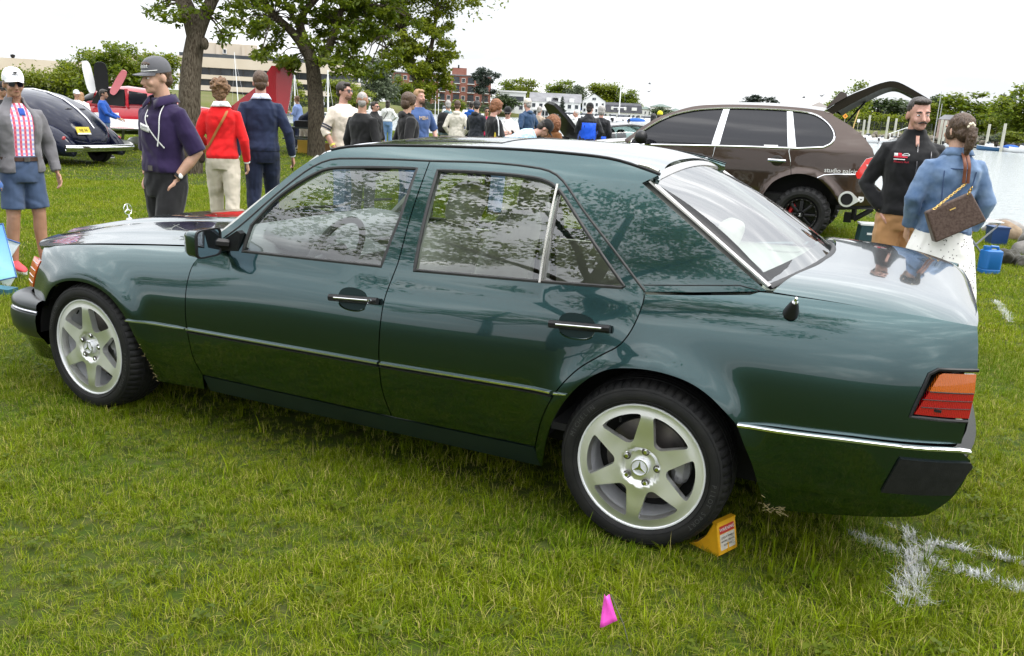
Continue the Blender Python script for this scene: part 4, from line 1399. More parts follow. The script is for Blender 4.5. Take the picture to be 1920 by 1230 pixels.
# --- generic background trees
TREES = {}
def bg_tree_proto(kind, seed):
 r = np.random.default_rng(seed)
 bl = []
 if kind == 'conifer':
  for k in range(12):
   z = .16 + .84 * k / 12
   rad = .24 * (1 - z) + .02
   for j in range(5):
    a = r.random() * 2 * PI
    bl.append(((rad * cos(a), rad * sin(a), z), (.09 * (1.15 - z), .09 * (1.15 - z), .03)))
  n_, sz, m = 3000, .055, M_PINE
 elif kind == 'pine':
  for k in range(16):
   a = r.random() * 2 * PI
   z = r.uniform(.35, .95)
   q = r.uniform(.05, .30)
   bl.append(((q * cos(a), q * sin(a), z), (.13, .13, .045)))
  n_, sz, m = 3200, .055, M_PINE
 else:
  for k in range(22):
   a = r.random() * 2 * PI
   z = r.uniform(.22, .93)
   w = .36 * math.sqrt(max(0, 1 - ((z - .52) / .5) ** 2))
   q = w * r.uniform(.3, 1)
   s_ = r.uniform(.09, .17)
   bl.append(((q * cos(a), q * sin(a), z), (s_, s_, s_ * .8)))
  n_, sz = 5200, .060
  m = {'round': M_LEAF, 'yellow': M_LEAF_Y, 'dark': M_LEAF_D, 'grey': M_LEAF_G}[kind]
 V, Q, T = leaf_cloud(bl, n_, sz, per=14, clump=.55, seed=seed, aspect=.6)
 me = fast_mesh('crown', V, Q, T)
 me.materials.append(m)
 tb = MB()
 tb.tube([(0, 0, -.02), (.01, 0, .25), (0, .01, .6), (.01, 0, .85)], [.03, .022, .015, .005], 6)
 for b_ in bl[::4]:
  c = np.array(b_[0])
  tb.tube([(0, 0, c[2] * .6), c], [.011, .004], 4)
 tm = tb.mesh('trunk', 60)
 tm.materials.append(M_BARK2)
 TREES.setdefault(kind, []).append((me, tm))
for i, kd in enumerate(('round', 'round', 'yellow', 'dark', 'dark', 'grey', 'pine', 'conifer', 'yellow')):
 bg_tree_proto(kd, 20 + i)
def bg_tree(kind, p, h, w, label, group=None, k=0):
 me, tm = TREES[kind][k % len(TREES[kind])]
 t_ = thing({'conifer': 'conifer', 'pine': 'pine_tree'}.get(kind, 'tree'), label, 'tree', p, random.random() * 6, group)
 t_.scale = (w / .72, w / .72, h)
 tk = link('trunk', tm, None, t_)
 c_ = link('crown', me, None, t_)
 c_['kind'] = 'stuff'
 return t_
BGT = [
 ('round', (-55.533, 44.27, 0), 4.2, 3.2, 'green tree behind the raised aircraft door, left of the pair', None),
 ('round', (-50.026, 42.259, 0), 4.6, 3.4, 'green tree directly behind the raised aircraft door', None),
 ('round', (-49.692, 44.699, 0), 4.6, 3.4, 'green tree behind the grey-capped man', None),
 ('yellow', (-49.863, 46.904, 0), 4.0, 3.0, 'yellowish tree left of the thick leaning trunk', None),
 ('yellow', (-70.42, 87.507, 0), 3.6, 3.6, 'small yellow-green tree in front of the office block, between the masts', None),
 ('yellow', (-66.217, 91.667, 0), 3.8, 4.2, 'small yellow-green tree before the office block, right of the white pole', None),
 ('yellow', (-67.42, 97.952, 0), 3.4, 3.6, 'low yellow-green tree right of the office block end', None),
 ('grey', (-106.655, 161.693, 0), 11.5, 9, 'tall pale grey-green tree left of the brick apartments', None),
 ('round', (-130.183, 207.673, 0), 9, 7, 'green tree at the left end of the brick apartments', None),
 ('pine', (-115.296, 231.335, 0), 13.5, 9, 'dark pine tree standing right of the brick apartments', None),
 ('yellow', (-110.677, 207.185, 0), 3.2, 3.4, 'small yellow-green bush in front of the brick apartments', None),
 ('round', (-126.011, 277.421, 0), 11.5, 12, 'green tree behind the white flat-roofed house', None),
 ('yellow', (-117.924, 269.802, 0), 11, 8, 'yellow-green tree right of the white flat-roofed house', None),
 ('round', (-123.053, 312.812, 0), 13, 14, 'broad green tree above the grey clubhouse roof', None),
 ('grey', (-115.992, 310.406, 0), 12, 9, 'thin grey-green tree above the clubhouse roof end', None),
 ('yellow', (-108.446, 319.486, 0), 12, 12, 'yellow-green tree between the white house and the mast', None),
 ('round', (-103.94, 321.523, 0), 11.5, 10, 'green tree directly behind the tall white mast', None),
 ('round', (-96.313, 313.644, 0), 10.5, 9, 'green tree just right of the tall white mast', None),
 ('dark', (-108.407, 234.319, 0), 5.5, 8, 'dark shrub tree below the white flat-roofed house', None),
 ('conifer', (-94.949, 243.895, 0), 6, 3.4, 'dark conifer in front of the clubhouse', None),
 ('dark', (-74.876, 283.434, 0), 4.5, 7, 'dark rounded tree in front of the white mansion', None),
 ('pine', (-41.535, 269.967, 0), 9.5, 11, 'flat-topped pine above the roof of the brown car', None),
 ('round', (-10.466, 199.265, 0), 10.5, 8.5, 'green tree behind the raised tailgate hinge', None),
 ('dark', (-5.95, 218.347, 0), 8.0, 14, 'dark wood edge seen under the raised tailgate, left', None),
 ('grey', (-0.394, 226.589, 0), 8.0, 12, 'grey-green trees seen under the raised tailgate, right', None),
 ('dark', (5.564, 212.212, 0), 8.6, 7, 'dark tree behind the tip of the raised tailgate', None),
 ('yellow', (6.053, 167.058, 0), 5.6, 6, 'yellow-green tree left of the big round tree, above the shed', None),
 ('round', (10.453, 166.841, 0), 7.8, 9.5, 'big round green tree above the brown shed', None),
 ('dark', (15.115, 188.141, 0), 6.5, 6, 'dark tree right of the big round green tree', None),
 ('conifer', (18.423, 206.597, 0), 9.5, 6, 'tall dark conifer among the masts on the right, left of two', None),
 ('conifer', (20.084, 205.079, 0), 10, 6, 'tall dark conifer among the masts on the right, right of two', None),
 ('yellow', (14.956, 159.794, 0), 3.6, 3.2, 'small round bright green tree below the conifers', None),
 ('round', (17.545, 147.395, 0), 8.5, 7.5, 'large green tree cut by the right edge of the picture', None),
 ('grey', (14.661, 134.74, 0), 1.7, 3.0, 'pale rounded shrub by the far lawn on the right', None),
 ('yellow', (15.583, 130.632, 0), 1.6, 3.4, 'bright green shrub by the far lawn on the right', None),
 ('grey', (13.648, 138.808, 0), 1.2, 3.4, 'low pale shrub left of the bright green shrub', None),
]
for i, q in enumerate(BGT):
 bg_tree(q[0], (q[1][0], q[1][1], 0.2), q[2] * 1.03, q[3], q[4], q[5], i)
def hedge(label, a, b, h, w, m, n, size, seed):
 a, b = np.array(a), np.array(b)
 L_ = np.linalg.norm(b - a)
 bl = []
 k = max(3, int(L_ / (h * .5)))
 for i in range(k + 1):
  c = a + (b - a) * i / k
  for zz in (.3, .75):
   bl.append(((c[0] + random.gauss(0, .1 * w), c[1] + random.gauss(0, .1 * w), c[2] + h * zz + random.gauss(0, .05 * h)), (w * .5, w * .5, h * .27)))
 t_ = thing('hedge', label, 'hedge', tuple((a + b) / 2))
 c0 = np.array(t_.location)
 crown('foliage', m, t_, [(np.array(c) - c0, r) for c, r in bl], n, size, per=14, clump=.6, seed=seed)
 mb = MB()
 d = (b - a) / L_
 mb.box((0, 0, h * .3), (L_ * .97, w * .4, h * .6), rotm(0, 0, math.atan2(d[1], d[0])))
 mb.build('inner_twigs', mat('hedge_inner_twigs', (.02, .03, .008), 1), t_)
 return t_
hedge('long clipped hedge along the far left, behind the dark blue vintage car', (-56.688, 37.032, 0), (-54.694, 42.462, 0), 2.6, 2.0, M_LEAF_Y, 9000, .24, 51)
hedge('long green hedge behind the pilings, under the raised tailgate', (-11.252, 181.917, 0.8), (1.847, 182.201, 0.8), 3.5, 3, M_LEAF_Y, 4200, .5, 52)
hedge('low hedge on the bank in front of the office block', (-67.994, 81.715, 0.6), (-69.3, 104.936, 0.8), 1.1, 1.4, M_LEAF_Y, 1800, .22, 53)
hedge('low dark hedge in front of the brick apartments', (-121.227, 190.983, 0.8), (-109.774, 225.638, 0.8), 2.2, 3, M_LEAF_D, 1600, .5, 54)
# ------------------------------------------------------------------ BUILDINGS
M_BEIGE = mat('beige_concrete', (.56, .48, .38), .9, col2=(.62, .54, .44), vscale=.25)
M_BRICK = mat('red_brick_wall', (.24, .095, .07), .9, col2=(.31, .14, .105), vscale=1.2)
M_WHITE = mat('white_clapboard', (.78, .78, .76), .8, col2=(.70, .70, .68), vscale=.4)
M_WIN = mat('dark_window_glass', (.022, .026, .032), .08, col2=(.06, .07, .08), vscale=.3)
M_WINB = mat('pale_window_glass', (.12, .14, .16), .1)
M_ROOFG = mat('grey_slate_roof', (.17, .17, .18), .9, col2=(.22, .22, .23), vscale=.6)
M_ROOFD = mat('dark_shingle_roof', (.045, .047, .055), .9, col2=(.07, .07, .08), vscale=.8)
M_ROOFGR = mat('grey_green_roof', (.12, .16, .14), .9)
M_SHED = mat('weathered_cedar', (.33, .24, .20), .9, col2=(.42, .32, .27), vscale=2)
M_WOOD = mat('weathered_grey_wood', (.30, .27, .22), .9, col2=(.42, .39, .33), vscale=4, stretch=(3, 3, .5))
M_PILE = mat('pale_wood_piling', (.40, .40, .33), .9, col2=(.50, .49, .42), vscale=2, stretch=(2, 2, .4))
def facing(p):
 u = CAMP - np.array(p[:2])
 return math.atan2(u[0], -u[1])
WINS = {}
def win_mesh(w, h, fm, gm):
 k = (w, h, fm.name, gm.name)
 if k not in WINS:
  mb = MB()
  f = .08
  mb.box((0, -.03, h / 2 - f / 2), (w, .12, f))
  mb.box((0, -.03, -h / 2 + f / 2), (w + .1, .16, f))
  for s_ in (-1, 1):
   mb.box((s_ * (w / 2 - f / 2), -.03, 0), (f, .12, h - 2 * f))
  a = mb.mesh('window')
  a.materials.append(fm)
  mb = MB()
  mb.box((0, 0, 0), (w - f, .04, h - f))
  g_ = mb.mesh('pane')
  g_.materials.append(gm)
  WINS[k] = (a, g_)
 return WINS[k]
def windows(parent, W, rows, cols, ww, wh, fm=M_WHITE, gm=M_WIN, y=0.0, x0=None, x1=None, skip=()):
 a, g_ = win_mesh(ww, wh, fm, gm)
 x0 = -W / 2 + ww if x0 is None else x0
 x1 = W / 2 - ww if x1 is None else x1
 for j, z in enumerate(rows):
  for i in range(cols):
   if (j, i) in skip:
    continue
   x = x0 + (x1 - x0) * (i / (cols - 1) if cols > 1 else .5)
   o = link('window', a, None, parent)
   o.location = (x, y - .02, z)
   link('pane', g_, None, o)
def gable(mb, W, D, z0, z1, over=.3, y0=0, ridge='x'):
 w, d = W / 2 + over, D / 2 + over
 yc = y0 + D / 2
 if ridge == 'x':
  V = [(-w, yc - d, z0), (w, yc - d, z0), (w, yc + d, z0), (-w, yc + d, z0), (-w, yc, z1), (w, yc, z1)]
  mb.add(V, [(0, 1, 5, 4), (2, 3, 4, 5), (0, 4, 3), (1, 2, 5), (3, 2, 1, 0)])
 else:
  V = [(-w, yc - d, z0), (w, yc - d, z0), (w, yc + d, z0), (-w, yc + d, z0), (0, yc - d, z1), (0, yc + d, z1)]
  mb.add(V, [(1, 2, 5, 4), (3, 0, 4, 5), (0, 1, 4), (2, 3, 5), (3, 2, 1, 0)])
def hip(mb, W, D, z0, z1, over=.4, y0=0, x=0):
 w, d = W / 2 + over, D / 2 + over
 yc = y0 + D / 2
 k = max(0, w - d)
 mb.add([(x - w, yc - d, z0), (x + w, yc - d, z0), (x + w, yc + d, z0), (x - w, yc + d, z0), (x - k, yc, z1), (x + k, yc, z1)], [(0, 1, 5, 4), (1, 2, 5), (2, 3, 4, 5), (3, 0, 4), (3, 2, 1, 0)])
def bld(name, label, p, rz=None):
 return thing(name, label, 'building', p, facing(p) if rz is None else rz)
# office block with ribbon windows
b_ = bld('office_building', 'beige office block with dark ribbon windows behind the red sweater', (-89.82, 107.167, -0.7))
W_ = 27
ob = MB()
ob.box((0, 4, 4.2), (W_, 8, 8.4))
ob.build('core_wall', M_WIN, b_)
for z, h in ((.5, 1.0), (3.3, .75), (4.95, .65), (7.1, 1.5)):
 s_ = MB()
 s_.box((0, 3.7, z), (W_ + .6, 8.6, h))
 s_.build('parapet_band', M_BEIGE, b_)
for z, h in ((4.13, .9), (6.0, 1.0), (2.2, 1.4)):
 for i in range(16):
  s_ = MB()
  s_.box((-W_ / 2 + (i + .5) * W_ / 16, -.06, z), (.16, .14, h))
  s_.build('mullion', mat('dark_bronze', (.03, .028, .026), .5), b_)
s_ = MB()
s_.box((-6.2, 5, 9.0), (8.2, 5, 2.4))
s_.box((-8.0, 2.4, 9.0), (.5, .3, 2.3))
s_.box((-4.2, 2.4, 9.0), (.5, .3, 2.3))
ph = s_.build('penthouse', M_BEIGE, b_)
windows(ph, 1, [9.0], 1, .55, .7, gm=M_WIN, y=2.45, x0=-7.0, x1=-7.0)
b_ = bld('office_building', 'low beige office wing with stepped roof above the left hedge', (-110.075, 80.825, 0))
s_ = MB()
s_.box((-2, 4, 2.6), (34, 8, 5.2))
s_.build('wall', M_BEIGE, b_)
s_ = MB()
s_.box((11.5, 6, 5.8), (8.6, 6, 2.2))
s_.box((7.6, 2.9, 5.7), (.6, .4, 2))
s_.box((13.2, 2.9, 5.7), (.6, .4, 2))
s_.build('penthouse', M_BEIGE, b_)
s_ = MB()
s_.lathe([(.12, 0), (.3, .3), (.3, .5), (0, .6)], (-2, 2, 5.2), 'z', 10)
s_.build('roof_vent', M_DARK, b_)
windows(b_, 34, [1.8], 11, 1.6, 1.2)
# brick apartments
p_ = (-134.311, 239.803, 0.4)
b_ = bld('apartment_building', 'red brick apartment block with rows of balconies across the water', p_)
W_ = 31.0
s_ = MB()
s_.box((0, 5, 5.0), (W_, 10, 11.6))
s_.build('wall', M_BRICK, b_)
s_ = MB()
s_.box((0, 5, 10.9), (W_ + .6, 10.6, .3))
s_.build('roof_cornice', M_ROOFG, b_)
for x_, w2_, h2_ in ((5.5, 4.6, 2.2), (-3.8, 1.2, 2.4)):
 s_ = MB()
 s_.box((x_, 5, 11.05 + h2_ / 2), (w2_, 4, h2_))
 s_.build('lift_tower', M_BRICK, b_)
for x_ in (5.2, 1.9, 1.2):
 s_ = MB()
 s_.tube([(x_, 3, 11 if x_ < 3 else 13.2), (x_, 3, 12 if x_ < 3 else 14.1)], .25, 6)
 s_.build('chimney', M_DARK, b_)
for r__ in range(4):
 z = 1.2 + r__ * 2.65
 for c_ in range(7):
  x = -13.6 + c_ * 4.55
  s_ = MB()
  s_.box((x, -.02, z + .25), (1.9, .2, 2.0))
  bal = s_.build('balcony', M_WIN, b_)
  s_ = MB()
  s_.box((x, -.55, z - .82), (2.3, 1.2, .18))
  s_.build('balcony_slab', M_WHITE, bal)
  s_ = MB()
  for q in range(6):
   s_.box((x - 1.05 + q * .42, -1.1, z - .28), (.07, .06, .9))
  s_.box((x, -1.1, z + .18), (2.2, .07, .07))
  s_.build('balcony_rail', mat('black_rail', (.02, .02, .02), .5), bal)
windows(b_, W_, [1.4 + r__ * 2.65 for r__ in range(4)], 6, 1.15, 1.35, x0=-11.4, x1=11.35)
b_ = bld('house', 'white flat-roofed modern house with a wide dark window', (-110.414, 241.57, -0.3))
s_ = MB()
s_.box((0, 3, 3.6), (8.0, 6, 7.0))
s_.build('wall', M_WHITE, b_)
s_ = MB()
s_.box((0, 3, 7.3), (8.6, 7, .4))
s_.build('roof', M_WHITE, b_)
windows(b_, 8, [5.2], 1, 7.0, 1.6)
windows(b_, 8, [2.6], 3, 1.3, 1.3)
b_ = bld('clubhouse', 'large white waterfront clubhouse with a grey slate roof and balconies', (-98.401, 246.839, -0.4))
s_ = MB()
s_.box((0, 5, 2.6), (15.5, 10, 4.6))
s_.build('wall', M_WHITE, b_)
s_ = MB()
gable(s_, 15.5, 10, 4.9, 7.6)
rf = s_.build('roof', M_ROOFG, b_)
windows(b_, 15.5, [3.7], 7, 1.2, 1.3)
windows(b_, 15.5, [1.4], 5, 1.9, 1.5)
for x_ in (-2.0, 1.6, 5.0):
 s_ = MB()
 s_.box((x_, .9, 5.5), (1.5, 2.0, 1.3))
 gable(s_, 1.5, 2.0, 6.15, 6.8, .15, -.1, 'y')
 dm = s_.build('dormer', M_WHITE, rf)
s_ = MB()
s_.box((-3.6, -1.0, 2.5), (6.5, 2.0, .25))
for q in range(6):
 s_.box((-6.6 + q * 1.2, -1.9, 1.2), (.16, .16, 2.4))
s_.build('veranda', M_WHITE, b_)
b_ = bld('house', 'white three-storey gabled house right of the clubhouse, blue awning at its side', (-90.453, 259.49, -0.3))
s_ = MB()
s_.box((0, 4, 3.0), (7.2, 8, 5.6))
gable(s_, 7.2, 8, 5.8, 8.0, .0, 0, 'y')
s_.build('wall', M_WHITE, b_)
s_ = MB()
s_.add([(-4, -.3, 5.5), (0, -.3, 8.2), (0, 8.3, 8.2), (-4, 8.3, 5.5)], [(0, 1, 2, 3)])
s_.add([(4, -.3, 5.5), (0, -.3, 8.2), (0, 8.3, 8.2), (4, 8.3, 5.5)], [(3, 2, 1, 0)])
s_.build('roof', M_ROOFG, b_)
windows(b_, 7.2, [1.2, 2.9, 4.7], 4, .8, 1.1)
windows(b_, 2, [6.4], 2, .7, .9)
s_ = MB()
s_.box((-5.6, -.6, 3.2), (3.2, 1.6, .9), taper=(1, .5))
s_.build('awning', mat('blue_awning', (.03, .12, .42), .8), b_)
b_ = bld('boathouse', 'white boathouse with a dark gambrel roof and small dormers behind the mast', (-86.899, 278.042, -0.4))
s_ = MB()
s_.box((0, 4, 1.4), (12.8, 8, 2.8))
s_.build('wall', M_WHITE, b_)
s_ = MB()
s_.add([(-6.6, -.3, 2.8), (6.6, -.3, 2.8), (6.3, .9, 5.2), (-6.3, .9, 5.2), (-6.0, 4, 6.0), (6.0, 4, 6.0), (-6.6, 8.3, 2.8), (6.6, 8.3, 2.8)], [(0, 1, 2, 3), (3, 2, 5, 4), (4, 5, 7, 6), (0, 3, 4, 6), (1, 7, 5, 2), (0, 6, 7, 1)])
rf = s_.build('roof', M_ROOFD, b_)
for x_ in (-3.4, -1.2, .9, 3.9):
 s_ = MB()
 s_.box((x_, .7, 4.1), (.8 if x_ < 3 else 1.7, 1.6, 1.0))
 dm = s_.build('dormer', M_WHITE, rf)
windows(b_, 12.8, [1.7], 8, .9, 1.1)
b_ = bld('mansion', 'long low white mansion with green-grey hipped roofs, far right of the mast', (-79.512, 298.309, -0.2))
for x_, w2_, h2_, y_ in ((0, 7.2, 5.2, 0), (-5.2, 4.4, 4.2, .6), (5.2, 5.0, 4.0, .6)):
 s_ = MB()
 s_.box((x_, y_ + 3, h2_ / 2), (w2_, 6, h2_))
 wl_ = s_.build('wall', M_WHITE, b_)
 s_ = MB()
 hip(s_, w2_, 6, h2_, h2_ + 1.0, .4, y_, x_)
 s_.build('roof', M_ROOFGR, b_)
 windows(wl_, w2_, [h2_ - 1.2, 1.6], 5 if x_ == 0 else 3, .55, 1.0, y=y_, x0=x_ - w2_ / 2 + .8, x1=x_ + w2_ / 2 - .8)
b_ = bld('house', 'house showing only its grey hipped roof above the brown car', (-12.931, 158.544, 0.6))
s_ = MB()
s_.box((0, 3, 1.5), (5.2, 6, 3.2))
s_.build('wall', M_SHED, b_)
s_ = MB()
hip(s_, 5.6, 6, 3.1, 4.9, .5)
s_.build('roof', mat('taupe_roof', (.20, .18, .165), .9), b_)
b_ = bld('shed', 'brown cedar shed on the dock between the two talking people', (7.578, 135.863, 0.6))
for k in range(9):
 s_ = MB()
 s_.box((-1.55 + k * .385, 1.3, 1.3), (.37, 2.6, 2.6))
 s_.build('plank', M_SHED, b_)
s_ = MB()
s_.add([(-1.85, -.2, 2.55), (1.85, -.2, 2.55), (1.1, .4, 3.2), (-1.1, .4, 3.2), (1.1, 2.2, 3.2), (-1.1, 2.2, 3.2), (1.85, 2.8, 2.55), (-1.85, 2.8, 2.55)], [(0, 1, 2, 3), (3, 2, 4, 5), (5, 4, 6, 7), (1, 6, 4, 2), (0, 3, 5, 7), (0, 7, 6, 1)])
s_.build('roof', M_ROOFG, b_)
windows(b_, 1, [1.9], 1, .5, .6, x0=.9, x1=.9)
# ------------------------------------------------------------------ SHORE FURNITURE: pilings, docks, masts, fence, signs
def post(name, label, p, h, r, m, cat='piling', group=None, lean=(0, 0), n=10):
 mb = MB()
 mb.tube([(0, 0, -1.2), (lean[0] * .5, lean[1] * .5, h * .5), (lean[0], lean[1], h)], [r * 1.05, r, r * .93], n)
 o = mb.build(name, m)
 o.location = p
 return tag(o, label, cat, group)
for i, (px_, hh, lb) in enumerate((
  ((-4.625, 148.578, 0), 2.6, 'short pale wooden piling left of the taller one, right of the leaning yellow pole'),
  ((-3.815, 146.693, 0), 3.3, 'tall pale wooden piling right of the leaning yellow pole'),
  ((-1.044, 145.696, 0), 3.2, 'pale wooden piling left of the moustached man, with a dark cap'),
  ((0.13, 145.088, 0), 3.0, 'pale wooden piling nearest the moustached man\'s head'),
  ((6.339, 135.412, 0), 3.0, 'yellowish piling in front of the brown shed, left one'),
  ((6.795, 134.494, 0), 2.9, 'yellowish piling in front of the brown shed, right one'),
  ((11.784, 126.571, 0), 2.6, 'stout pale piling right of the ponytail'),
  ((13.098, 120.373, 0), 2.7, 'tall grey piling beside the boat with the blue cover'))):
 post('piling', lb, (px_[0], px_[1], .1), hh, .17, M_PILE, group='pilings of the far dock')
post('leaning_pole', 'thin yellow pole leaning behind the tailgate', ((-5.915, 138.932, 0)[0], (-5.915, 138.932, 0)[1], 0), 4.3, .09, mat('yellow_pole_paint', (.55, .38, .14), .7), 'pole', lean=(.9, 0))
def mast(label, p, h, r, m, cross=None, lean=(0, 0), stays=True):
 t_ = thing('mast', label, 'mast', p)
 mb = MB()
 mb.tube([(0, 0, -.6), (lean[0], lean[1], h)], [r, r * .6], 8)
 mb.build('spar', m, t_)
 if cross:
  mb = MB()
  mb.tube([(-cross[1], 0, cross[0]), (cross[1], 0, cross[0])], r * .5, 6)
  mb.build('crosstree', m, t_)
 if stays:
  mb = MB()
  for sg in (-1, 1):
   mb.tube([(lean[0] * .95, lean[1], h * .95), (sg * h * .16, 0, .4)], r * .12, 4)
  mb.build('stay', M_CHROME, t_)
 return t_
M_MAST = mat('white_mast', (.75, .75, .74), .4)
mast('tall white flag mast with a crosstree across the water, centre of the picture', (-62.172, 198.585, -0.3), 13.2, .16, M_MAST, (3.6, 1.6))
mast('thin white mast behind the red sweater, in front of the office block', (-63.224, 70.243, -0.3), 6.4, .055, M_MAST, lean=(-.45, 0))
mast('white mast left of the picnic table', (-35.058, 44.446, -0.3), 3.7, .07, M_MAST)
mast('white mast right of the forked tree trunk', (-35.519, 48.735, -0.3), 4.0, .08, M_MAST, (1.0, .35))
for i, (q, h) in enumerate((((5.707, 141.983, 0), 7.2), ((6.168, 147.847, 0), 5.6), ((13.792, 170.449, 0), 5.8), ((14.444, 173.01, 0), 5.2), ((16.25, 171.591, 0), 7.2), ((18.115, 172.458, 0), 6.2))):
 mast('thin bare boat mast among the trees on the right', q, h, .07, mat('grey_mast', (.42, .43, .42), .5), stays=False)['group'] = 'boat masts on the right'
mast('thin white masts in front of the brick apartments', (-58.014, 104.297, -0.3), 4.6, .05, M_MAST, stays=False)
mast('thin white mast just right of another in front of the brick apartments', (-57.389, 102.311, -0.3), 4.4, .05, M_MAST, stays=False)
# chain fence and signs on the bank
t_ = thing('chain_fence', 'dark chain-link fence below the hedge, behind the pilings', 'fence', (-3.992, 164.704, 0.9))
c0 = np.array(t_.location)
a, b2_ = np.array((-9.69, 168.922, 0.9)) - c0, np.array((5.435, 162.199, 0.9)) - c0
for k in range(14):
 q = a + (b2_ - a) * k / 13
 s_ = MB()
 s_.tube([q, q + (0, 0, 1.7)], .05, 5)
 s_.build('fence_post', mat('dark_fence_metal', (.05, .055, .05), .6), t_)
for z in np.linspace(.15, 1.65, 9):
 s_ = MB()
 s_.tube([a + (0, 0, z), b2_ + (0, 0, z)], .022, 4)
 s_.build('fence_wire', mat('dark_fence_metal', (.05, .055, .05), .6), t_)
t_ = thing('warning_sign', 'orange diamond warning sign on the far bank', 'sign', (-7.548, 147.29, 0.6))
s_ = MB()
s_.tube([(0, 0, 0), (0, 0, 2.4)], .04, 6)
s_.build('sign_post', M_WOOD, t_)
s_ = MB()
s_.box((0, -.05, 2.5), (.6, .03, .6), rotm(0, PI / 4, 0))
sg_ = s_.build('sign_plate', mat('orange_sign_paint', (.85, .32, .03), .5), t_)
t_.rotation_euler = (0, 0, facing(t_.location))
s_ = MB()
s_.prism([(-.08, 2.42), (.08, 2.42), (.08, 2.52), (.16, 2.52), (0, 2.64), (-.16, 2.52), (-.08, 2.52)], (0, -.07, 0), (1, 0, 0), (0, 0, 1), (0, -.01, 0))
s_.build('sign_symbol', M_DARK, sg_)
t_ = thing('notice_sign', 'small white notice sign beside the leaning yellow pole', 'sign', (-5.508, 148.215, 0.4))
s_ = MB()
s_.tube([(0, 0, 0), (0, 0, 2.2)], .03, 6)
s_.build('sign_post', M_WOOD, t_)
s_ = MB()
s_.box((0, -.05, 2.1), (.42, .03, .5))
s_.build('sign_plate', M_WHITE, t_)
t_.rotation_euler = (0, 0, facing(t_.location))
# docks
def dock(label, a, b, w=1.8, n=24):
 a, b = np.array(a), np.array(b)
 L_ = np.linalg.norm(b - a)
 t_ = thing('dock', label, 'dock', tuple((a + b) / 2), math.atan2(*(b - a)[:2][::-1]))
 s_ = MB()
 s_.box((0, 0, -.16), (L_, w * .9, .18))
 s_.build('float', mat('dark_float', (.03, .03, .03), .8), t_)
 mb = MB()
 mb.box((0, 0, 0), (L_ / n * .94, w, .08))
 me = mb.mesh('plank')
 me.materials.append(M_WOOD)
 for k in range(n):
  o = link('plank', me, None, t_)
  o.location = (-L_ / 2 + (k + .5) * L_ / n, 0, random.uniform(-.01, .01))
 return t_
dock('long grey floating dock under the pilings, behind the brown car tail', (-5.312, 136.907, -0.2), (5.129, 127.994, -0.2))
dock('grey floating dock at the right edge, behind the moored boats', (10.791, 126.072, -0.2), (17.677, 120.137, -0.2))
dock('distant pale dock below the boathouse, centre', (-77.586, 214.327, -0.1), (-50.657, 226.417, -0.1), 2.4)
t_ = thing('gangway', 'pale slatted gangway ramp left of the moustached man', 'gangway', (2.203, 129.053, -0.1))
t_.rotation_euler = (0, 0, facing(t_.location))
for k in range(9):
 s_ = MB()
 s_.box((-2.2 + k * .5, 0, .1 + k * .22), (.46, 1.4, .07), rotm(0, -.4, 0))
 s_.build('plank', M_WOOD, t_)
for sg in (-1, 1):
 s_ = MB()
 s_.tube([(-2.4, sg * .7, .9), (2.2, sg * .7, 2.9)], .05, 5)
 for k in range(5):
  s_.tube([(-2.2 + k, sg * .7, .1 + k * .44), (-2.2 + k, sg * .7, 1.0 + k * .44)], .04, 5)
 s_.build('hand_rail', M_WHITE, t_)
# bank stones at the far seawall (stuff)
V, F = [], []
mb = MB()
for k in range(260):
 s = random.random()
 a, b2_ = np.array((-10.292, 159.592, 0)), np.array((19.516, 136.896, 0))
 q = a + (b2_ - a) * s
 r_ = random.uniform(.25, .6)
 mb.ellip((q[0] + random.gauss(0, .5), q[1] + random.gauss(0, .5), random.uniform(-.5, .7)), (r_, r_, r_ * .7), 7, 5, rotm(random.random(), random.random(), random.random() * 6))
tag(mb.build('seawall_stones', mat('wet_bank_stone', (.13, .115, .09), .9, col2=(.24, .21, .17), vscale=.8), smooth=30), 'rough stone bank below the far lawn on the right', kind='stuff')
